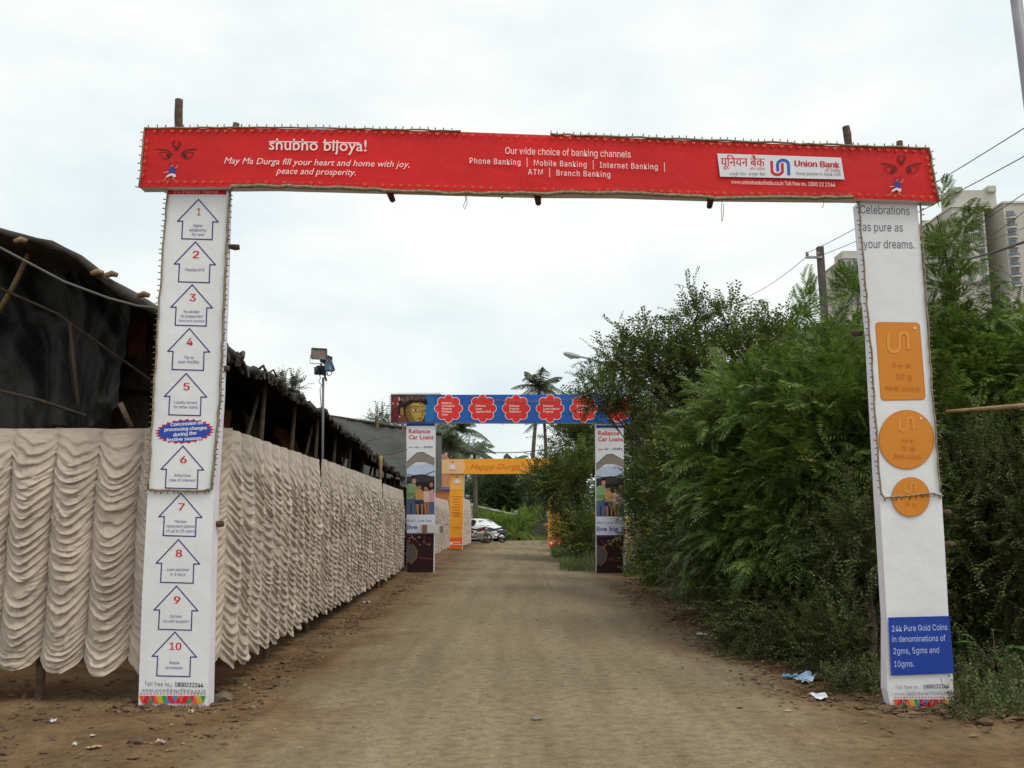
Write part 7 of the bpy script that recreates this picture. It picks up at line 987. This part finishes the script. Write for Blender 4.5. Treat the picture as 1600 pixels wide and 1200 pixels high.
def bike(loc, rz, label, col):
    root = thing('motorcycle', loc, label, 'motorcycle', 'motorcycles parked by the white car'); ORG[root.name] = Vector((0, 0, 0)); bk = mat('black_rubber', (.02, .02, .02), .7); ch = mat('chrome', (.35, .35, .36), .3, .1, 4, metal=.8); pt = mat('bike_paint_%s' % label[:5], col, .3, .1, 5, spec=.6)
    for x in (-.62, .64):
        mb = MB(); mb.tube([(x+.26*math.cos(a), 0, .3+.26*math.sin(a)) for a in (2*math.pi*i/20 for i in range(21))], .05, bk, 8, False); w = mb.build('wheel', root); mb = MB(); mb.tube([(x, -.05, .3), (x, .05, .3)], .07, ch, 10)
        for i in range(6): mb.tube([(x, 0, .3), (x+.24*math.cos(i*1.05), 0, .3+.24*math.sin(i*1.05))], .012, ch, 5)
        mb.build('hub', w)
    MB().add([(-.05, -.13, .72), (.42, -.1, .82), (.42, .1, .82), (-.05, .13, .72), (0, -.15, .9), (.38, -.11, .98), (.38, .11, .98), (0, .15, .9)], [(0, 1, 2, 3), (4, 7, 6, 5), (0, 4, 5, 1), (3, 2, 6, 7), (0, 3, 7, 4), (1, 5, 6, 2)], pt).build('tank', root)
    MB().add([(-.85, -.1, .88), (.02, -.13, .78), (.02, .13, .78), (-.85, .1, .88), (-.88, -.1, .98), (.02, -.12, .86), (.02, .12, .86), (-.88, .1, .98)], [(0, 1, 2, 3), (4, 7, 6, 5), (0, 4, 5, 1), (3, 2, 6, 7), (0, 3, 7, 4), (1, 5, 6, 2)], bk).build('seat', root)
    MB().box((.12, 0, .45), (.42, .26, .36), ch).build('engine', root); MB().box((-.6, 0, .7), (.5, .24, .16), pt).build('tail_fairing', root); MB().box((-.93, 0, .8), (.05, .14, .08), mat('red_lens', (.55, .02, .03))).build('tail_light', root)
    MB().tube([(.64, .07, .3), (.5, .07, .75), (.42, .06, 1.0)], .025, ch, 6).build('fork', root); MB().tube([(.64, -.07, .3), (.5, -.07, .75), (.42, -.06, 1.0)], .025, ch, 6).build('fork', root)
    MB().tube([(.25, -.36, 1.02), (.4, -.2, 1.05), (.42, 0, 1.0), (.4, .2, 1.05), (.25, .36, 1.02)], .018, bk, 6).build('handlebar', root); MB().tube([(.58, 0, .88), (.5, 0, .88)], [.1, .07], ch, 12).build('headlight', root); MB().tube([(0, -.16, .3), (-.5, -.17, .32), (-.9, -.17, .4)], [.03, .045, .05], ch, 7).build('exhaust', root); MB().tube([(-.62, .08, .3), (-.1, .08, .4)], .03, bk, 6).build('swing_arm', root)
    root.rotation_euler = (R(8), 0, rz)
bg_ = G(770, 848.5); bike((bg_.x, bg_.y, .012), R(200), 'dark blue motorcycle standing behind the white car boot', (.03, .04, .10)); bg_ = G(746, 849.5); bike((bg_.x, bg_.y, .012), R(25), 'maroon motorcycle between the curtain end and the white car', (.10, .02, .03))
# red hand cart like sign beside the low wall
sp = G(850, 842); rs = thing('red_post_box', (sp.x, sp.y, 0), 'small red and white marker beside the low grey wall', 'marker'); z0 = W(849, 830, sp.y).z
MB().tube([(sp.x, sp.y, 0), (sp.x, sp.y, W(849, 818, sp.y).z)], .05, DK, 8).build('post', rs); MB().box((sp.x, sp.y-.08, (z0+W(849, 818, sp.y).z)/2+.05), (.16, .1, .62), mat('red_paint', (.45, .02, .05), .5)).build('panel', rs); MB().box((sp.x-.02, sp.y-.09, z0-.12), (.14, .1, .16), BW).build('foot_panel', rs)

# ------------------------------------------------------------------ poles, wires, street lamp
CON = mat('concrete_pole', (.10, .085, .085), .9, .25, 3, .4, 15)
top = W(1281, 386, 26); b = Vector((top.x+.12, 26, 0))
up_ = thing('utility_pole', tuple(b), 'dark concrete utility pole with one cross arm above the thicket', 'utility pole')
MB().box((b+top)/2, (.18, .17, (top-b).length), CON, Matrix.Rotation(math.atan2(top.x-b.x, top.z-b.z), 3, 'Y')).build('pole', up_)
a = W(1283, 402, 25.9); MB().box((a.x-.22, a.y, a.z), (.5, .07, .07), GREYM).build('cross_arm', up_)
for dx in (-.42, -.1): MB().tube([(a.x+dx, a.y, a.z), (a.x+dx, a.y, a.z+.16)], [.035, .05], mat('insulator', (.18, .15, .14), .3), 8).build('insulator', up_)
MB().tube([Vector((top.x-.1, 26, top.z-1.3)), W(1225, 520, 27)], .012, BAMBD, 5).build('stay_wire', up_)
t2 = W(1580, -60, 11.5); b2_ = Vector((W(1606, 250, 11.5).x+.35, 11.5, 0)); pp = thing('lamp_pole', tuple(b2_), 'grey steel pole cut off by the upper picture corner', 'pole')
MB().tube([b2_-Vector((0, 0, .1)), b2_.lerp(t2, .5), b2_.lerp(t2, 1.25)], [.085, .08, .07], mat('grey_pole', (.26, .25, .28), .5, .2, 3), 12).build('shaft', pp); MB().tube([b2_-Vector((0, 0, .05)), b2_+Vector((0, 0, .5))], .13, PW, 12).build('footing', pp)
WIRE = mat('black_wire', (.03, .03, .035), .6)
def wire(p0, p1, y0, y1, r, lb, sg=.1):
    a = W(*p0, y0); b = W(*p1, y1); q = sag(a, b, sg); MB().tube(q, r, WIRE, 5).build('overhead_wire', None, q[0], label=lb, cat='wire', group='overhead wires')
ua = W(1264, 398, 25.9)
def wire2(P, y0, r, lb, sg=.1, end=None): 
    a = W(*P, y0); q = sag(a, end or ua, sg); MB().tube(q, r, WIRE, 5).build('overhead_wire', None, q[0], label=lb, cat='wire', group='overhead wires')
wire2((1640, 175), 13, .009, 'topmost overhead wire running from the corner pole behind the red beam end', .1, W(1264, 394, 25.9))
wire2((1640, 222), 13, .009, 'second overhead wire crossing the sky above the apartment tower', .12, W(1275, 402, 25.9))
wire((1640, 275), (1330, 470), 14, 27, .008, 'thin wire passing in front of the tower roof')
wire((1640, 300), (1400, 450), 14, 27, .006, 'thin wire passing below the tower roof edge', .2)
wire((1640, 362), (1450, 412), 12, 22, .022, 'thick dark cable sagging across the apartment tower front', .12)
wire((1640, 340), (1440, 405), 15, 30, .006, 'thin wire just above the thick dark cable', .1)
wire((1264, 398), (1150, 470), 25.9, 40, .010, 'wire from the cross arm towards the dark treetop', .2)
wire((745, 705), (905, 690), 60, 58, .03, 'thin wire in the sky between the palms', .35)
sl_ = thing('street_lamp', (3.4, 30, 0), 'street lamp with a long pale head over the dark trees', 'street lamp'); e = W(930, 563, 30)
MB().tube([(3.4, 30, -.1), (3.4, 30, 5), (3.38, 30, W(975, 575, 30).z)], [.09, .075, .06], GREYM, 10).build('post', sl_)
MB().tube([(3.38, 30, W(975, 575, 30).z), (3.0, 30, e.z-.02), W(905, 557, 30)], [.04, .035, .03], GREYM, 8).build('arm', sl_)
h0, h1 = W(880, 552, 30), W(907, 558, 30); ax = (h1-h0)
MB().tube([h0, h0+ax*.12, h0+ax*.5, h0+ax*.85, h1], [.02, .075, .10, .08, .04], mat('lamp_head', (.38, .39, .38), .5, .1, 3), 12).build('lamp_head', sl_)
MB().tube([h0+ax*.1-Vector((0, 0, .05)), h0+ax*.45-Vector((0, 0, .085)), h0+ax*.75-Vector((0, 0, .05))], [.02, .06, .02], mat('lamp_lens', (.55, .56, .54), .2), 10).build('lens', sl_)
q = [W(1478, 643, 8.25), W(1520, 640, 8.2), W(1560, 637, 8.05), W(1640, 631, 7.9)]
MB().tube(q, [.014, .018, .022, .026], BAMB, 8).build('bamboo_rail', None, q[0], label='bamboo rail tied to the coin post, pointing out of the picture', cat='bamboo rail')

# ------------------------------------------------------------------ apartment towers
AP = mat('tower_plaster', (.47, .45, .40), .9, .08, .05, .1, 2); AP2 = mat('tower_trim', (.55, .53, .49), .9, .06, .1); AG = mat('tower_glass', (.10, .13, .17), .15, .3, .3, spec=.7); AF = mat('tower_frame', (.26, .27, .30), .7)
def tower(label, D, blocks, wins, bals, top_boxes, cx):
    root = thing('apartment_tower', (W(cx, 500, D).x, D, 0), label, 'apartment tower', 'apartment towers beyond the trees'); k = D/FPX
    for (u0, u1, v, dy, dep) in blocks:
        a, b = W(u0, v, D+dy), W(u1, v, D+dy); solid(a.x, b.x, D+dy, D+dy+dep, 0, a.z, AP, 'wall', root); solid(a.x-.4, b.x+.4, D+dy-.4, D+dy+dep+.4, a.z, a.z+.5, AP2, 'parapet', root)
    for (u0, u1, v0, v1, dy) in top_boxes: a, b = W(u0, v0, D+dy), W(u1, v1, D+dy); solid(a.x, b.x, D+dy, D+dy+8, b.z, a.z, AP, 'roof_block', root)
    for (u, w, h, dy, v0, n, st) in wins:
        for i in range(n):
            c = W(u, v0+i*st, D+dy); c.x = W(u, v0, D+dy).x; f = solid(c.x-w*k/2-.15, c.x+w*k/2+.15, D+dy-.12, D+dy+.2, c.z-h*k/2-.15, c.z+h*k/2+.15, AF, 'window', root)
            solid(c.x-w*k/2, c.x+w*k/2, D+dy-.17, D+dy-.14, c.z-h*k/2, c.z+h*k/2, AG, 'pane', f); solid(c.x-w*k/2-.4, c.x+w*k/2+.4, D+dy-.7, D+dy-.13, c.z-h*k/2-.45, c.z-h*k/2-.2, AP2, 'sill', f)
    for (u, w, dy, v0, n, st) in bals:
        for i in range(n):
            c = W(u, v0+i*st, D+dy); c.x = W(u, v0, D+dy).x; N = 9; P = [(c.x+w*k/2*math.cos(math.pi*j/(N-1)), D+dy-1.5*math.sin(math.pi*j/(N-1))) for j in range(N)]
            mb = MB(); mb.prism([Vector((x, y, c.z-.5)) for x, y in P], (0, 0, .45), AP2); s = mb.build('balcony', root)
            mb = MB()
            for (x, y) in P: mb.tube([(x, y, c.z-.1), (x, y, c.z+.9)], .06, AF, 4)
            mb.tube([(x, y, c.z+.9) for x, y in P], .07, AF, 5); mb.build('railing', s)
            solid(c.x-w*k*.36, c.x+w*k*.36, D+dy-.1, D+dy-.02, c.z, c.z+2.1, AG, 'balcony_door', s)
tower('pale apartment tower block with curved balconies beyond the slender feathery tree', 260, [(1487, 1537, 324, 0, 22), (1534, 1570, 334, 9, 20), (1567, 1660, 318, -2, 22)],
      [(1507.5, 4.2, 8.5, 0, 331, 8, 15.4), (1546.5, 4, 8, 9, 342, 8, 15), (1556.5, 6, 7, 9, 345, 8, 15), (1530.5, 6.5, 9, 0, 332, 8, 15.2), (1607, 5, 9, -2, 332, 8, 15.4)], [(1579, 17, -2, 340, 8, 15.2), (1630, 17, -2, 340, 8, 15.2)], [(1489, 1558, 297, 326, 3), (1489, 1504, 292, 299, 2), (1544, 1557, 290, 299, 2), (1567, 1600, 314, 320, 2)], 1560)
tower('grey apartment tower glimpsed between the utility pole and the coin post', 300, [(1318, 1375, 404, 0, 24)], [(1326, 5, 7, 0, 412, 5, 14), (1337, 5, 7, 0, 412, 5, 14), (1352, 5, 7, 0, 412, 5, 14)], [], [(1316, 1340, 392, 406, 2), (1340, 1370, 398, 406, 2)], 1340)
tower('pale tower half hidden by the slender feathery tree beside the coin post', 285, [(1440, 1484, 352, 0, 22)], [(1450, 5, 8, 0, 362, 8, 14.5), (1464, 5, 8, 0, 362, 8, 14.5), (1476, 4, 8, 0, 362, 8, 14.5)], [], [(1444, 1460, 344, 354, 2)], 1462)

# ------------------------------------------------------------------ small things on the ground
r = np.random.default_rng(5)
ico = np.array([(0, 0, 1), (.9, 0, .3), (.28, .85, .3), (-.72, .52, .3), (-.72, -.52, .3), (.28, -.85, .3), (.72, .52, -.35), (-.28, .85, -.35), (-.9, 0, -.35), (-.28, -.85, -.35), (.72, -.52, -.35), (0, 0, -.7)])
icf = [(0, 1, 2), (0, 2, 3), (0, 3, 4), (0, 4, 5), (0, 5, 1), (1, 6, 2), (2, 7, 3), (3, 8, 4), (4, 9, 5), (5, 10, 1), (6, 7, 2), (7, 8, 3), (8, 9, 4), (9, 10, 5), (10, 6, 1), (11, 7, 6), (11, 8, 7), (11, 9, 8), (11, 10, 9), (11, 6, 10)]
def stones(name, label, cat, pos, size, m, seed):
    r = np.random.default_rng(seed); V = []; F = []
    for i, (x, y) in enumerate(pos):
        s = size*r.lognormal(0, .5); A = ico*r.uniform(.65, 1.3, (12, 1))*np.array([s, s*r.uniform(.6, 1), s*r.uniform(.35, .7)]); a = r.uniform(0, 6.28); c, q = math.cos(a), math.sin(a)
        B = np.stack([A[:, 0]*c-A[:, 1]*q+x, A[:, 0]*q+A[:, 1]*c+y, A[:, 2]+float(max(hgt(x, y), .004))+s*.12], -1); F += [tuple(k+i*12 for k in f) for f in icf]; V.append(B)
    return tag(link_mesh(npmesh(name, np.concatenate(V), np.array(F), m), name), label, cat, kind='stuff')
pos = [(r.uniform(-2.6, 2.8), 2.6+r.random()**1.6*22) for _ in range(3600)]
stones('gravel', 'fine stones strewn over the lane', 'gravel', pos, .0095, mat('lane_stone', (.19, .165, .125), .9, .35, 3), 6)
pos = [(r.uniform(-5.5, -2.0), r.uniform(3.6, 9)) for _ in range(900)]+[(-2.45+r.normal(0, .18), r.uniform(8.5, 26)) for _ in range(900)]+[(2.9+r.normal(0, .35), r.uniform(8, 22)) for _ in range(900)]+[(3.75+r.normal(0, .3), 7.75+r.normal(0, .35)) for _ in range(220)]+[(-2.9+r.normal(0, .3), 7.85+r.normal(0, .12)) for _ in range(260)]+[(3.45+r.normal(0, .3), 7.82+r.normal(0, .1)) for _ in range(200)]
stones('loose_earth', 'brown clods of earth along both verges', 'earth', pos, .017, mat('clod', (.125, .078, .045), .95, .4, 3), 7)
def leaves(name, label, n, gen, m, seed, s0=.06):
    r = np.random.default_rng(seed); P = np.array([gen(r) for _ in range(n)]); P = np.column_stack([P, np.maximum(hgt(P[:, 0], P[:, 1]), .005)+.008]); d = r.normal(0, 1, P.shape)*np.array([1, 1, .18])
    T = [(np.array([[0, 0, 0], [.5, .24, .1], [1, 0, 0], [.5, -.24, .06]]), np.array([(0, 1, 2, 3)]))]; V, F = place(T, P, d, s0*r.uniform(.6, 1.5, n), r, .5)
    V[:, 2] = np.maximum(V[:, 2], np.maximum(hgt(V[:, 0], V[:, 1]), .006)+.003); tag(link_mesh(npmesh(name, V, F, m), name), label, 'leaf litter', kind='stuff')
DRY = leafmat('dry_leaf', (.08, .045, .022), (.20, .13, .07), (.30, .22, .13), trans=.05)
leaves('leaf_litter', 'dry fallen leaves below the roadside shrubs', 1500, lambda r: (2.95+r.normal(0, .4), r.uniform(7.6, 20)), DRY, 8)
leaves('leaf_litter', 'dry leaves heaped at the foot of the coin post', 420, lambda r: (3.95+r.normal(0, .42), 7.7+r.normal(0, .3)), DRY, 9, .09)
leaves('leaf_litter', 'scraps of dry leaf along the curtain foot', 500, lambda r: (r.uniform(-5, -2), r.uniform(4, 9)) if r.random() < .5 else (-2.5+r.normal(0, .15), r.uniform(8, 24)), DRY, 10, .045)
def scrap(name, label, cat, u, v, size, c, seed, fold=.35, c2=None):
    """crumpled piece of paper or plastic lying on the ground"""
    r = np.random.default_rng(seed); g = G(u, v); n = 9; U, V_ = np.meshgrid(np.linspace(-1, 1, n), np.linspace(-1, 1, n)); k = size/2
    rad = .75+.35*vnoise(U*1.5+seed, V_*1.5, seed); a = r.uniform(0, 3); X_ = U*k*rad; Y_ = V_*k*rad*.6; Z_ = np.abs(vnoise(U*2+seed, V_*2, seed+1)-.35)*size*fold+.012
    x = g.x+X_*math.cos(a)-Y_*math.sin(a); y = g.y+X_*math.sin(a)+Y_*math.cos(a); z = Z_+float(max(hgt(g.x, g.y), .006)); b = (g.x, g.y, float(max(hgt(g.x, g.y), 0)))
    o = link_mesh(gridmesh(name, np.stack([x-b[0], y-b[1], z-b[2]], -1), mat(cat+str(seed), s2l(*c), .5, .1, 3, col2=s2l(*c2) if c2 else None), False), name, None, b); return tag(o, label, cat, 'litter on the ground')
scrap('torn_paper', 'white torn sheet of paper on the lane edge before the coin post', 'paper', 1283, 1092, .26, (226, 226, 236), 1, .1)
scrap('plastic_wrapper', 'blue and white crumpled wrapper by the low shrubs', 'wrapper', 1262, 1066, .34, (96, 150, 186), 2, .35, (190, 205, 215)); scrap('plastic_wrapper', 'blue shred of wrapper beside the crumpled one', 'wrapper', 1234, 1061, .16, (120, 160, 190), 3, .4)
scrap('plastic_wrapper', 'light blue wrapper scrap under the sprawling shrub', 'wrapper', 1155, 1013, .24, (96, 134, 170), 4, .3); scrap('torn_paper', 'pale paper scrap farther up the verge', 'paper', 1097, 994, .16, (190, 186, 190), 5, .3)
scrap('plastic_wrapper', 'turquoise wrapper bit hanging low in the shrub edge', 'wrapper', 1174, 1004, .16, (110, 180, 190), 16, .6)
scrap('torn_paper', 'crumpled pale paper at the foot of the house arrow post', 'paper', 299, 1116, .07, (190, 178, 172), 6, .9); scrap('torn_paper', 'white crumpled scrap on the soil below the wide curtain', 'paper', 83, 1137, .075, (196, 192, 200), 7, .5)
scrap('torn_paper', 'tan cardboard scrap low in the picture on the soil', 'cardboard', 147, 1174, .10, (168, 136, 104), 8, .2); scrap('torn_paper', 'small upright white scrap next to the tan cardboard', 'paper', 116, 1172, .04, (220, 214, 220), 9, 1.0)
scrap('plastic_wrapper', 'pale red edged wrapper near the lane edge', 'wrapper', 250, 1164, .08, (186, 176, 190), 10, .4, (170, 90, 80)); scrap('torn_paper', 'little paper scrap between tan cardboard and curtain', 'paper', 144, 1157, .04, (190, 170, 160), 11, .4)
scrap('torn_paper', 'pale scrap under the far side curtain', 'paper', 572, 944, .15, (170, 160, 170), 12, .5); scrap('torn_paper', 'tiny white scrap on the middle of the far lane', 'paper', 798, 849, .2, (210, 208, 205), 13, .2); scrap('torn_paper', 'tiny white scrap on the grass edge beyond the lane', 'paper', 834, 839.8, .4, (220, 220, 215), 14, .4)
def rock(name, label, u, v, s, m, seed):
    r = np.random.default_rng(seed); g = G(u, v); V = ico*r.uniform(.75, 1.2, (12, 1))*np.array([s, s*.7, s*.5]); b = (g.x, g.y, float(max(hgt(g.x, g.y), 0)))
    o = link_mesh(npmesh(name, V+np.array([0, 0, s*.2]), np.array(icf), m), name, None, b); tag(o, label, 'stone', 'stones by the gate foot')
RK = mat('brown_stone', (.11, .07, .05), .9, .35, 12, .5, 40)
rock('stone', 'dark brown brick bit under the crumpled paper', 297, 1133, .05, RK, 1); rock('stone', 'flat stone beside the foot of the house arrow post', 348, 1094, .12, mat('grey_stone', (.13, .105, .08), .9, .3, 9), 2); rock('stone', 'dark clod on the soil left of the red edged wrapper', 214, 1163, .08, RK, 3); rock('stone', 'stone at the curtain corner behind the flat stone', 335, 1080, .07, RK, 4)
rock('stone', 'pale clod at the base of the coin post', 1500, 1112, .07, RK, 5); rock('stone', 'brown clod in the dry leaves right of the coin post', 1540, 1135, .09, RK, 6)
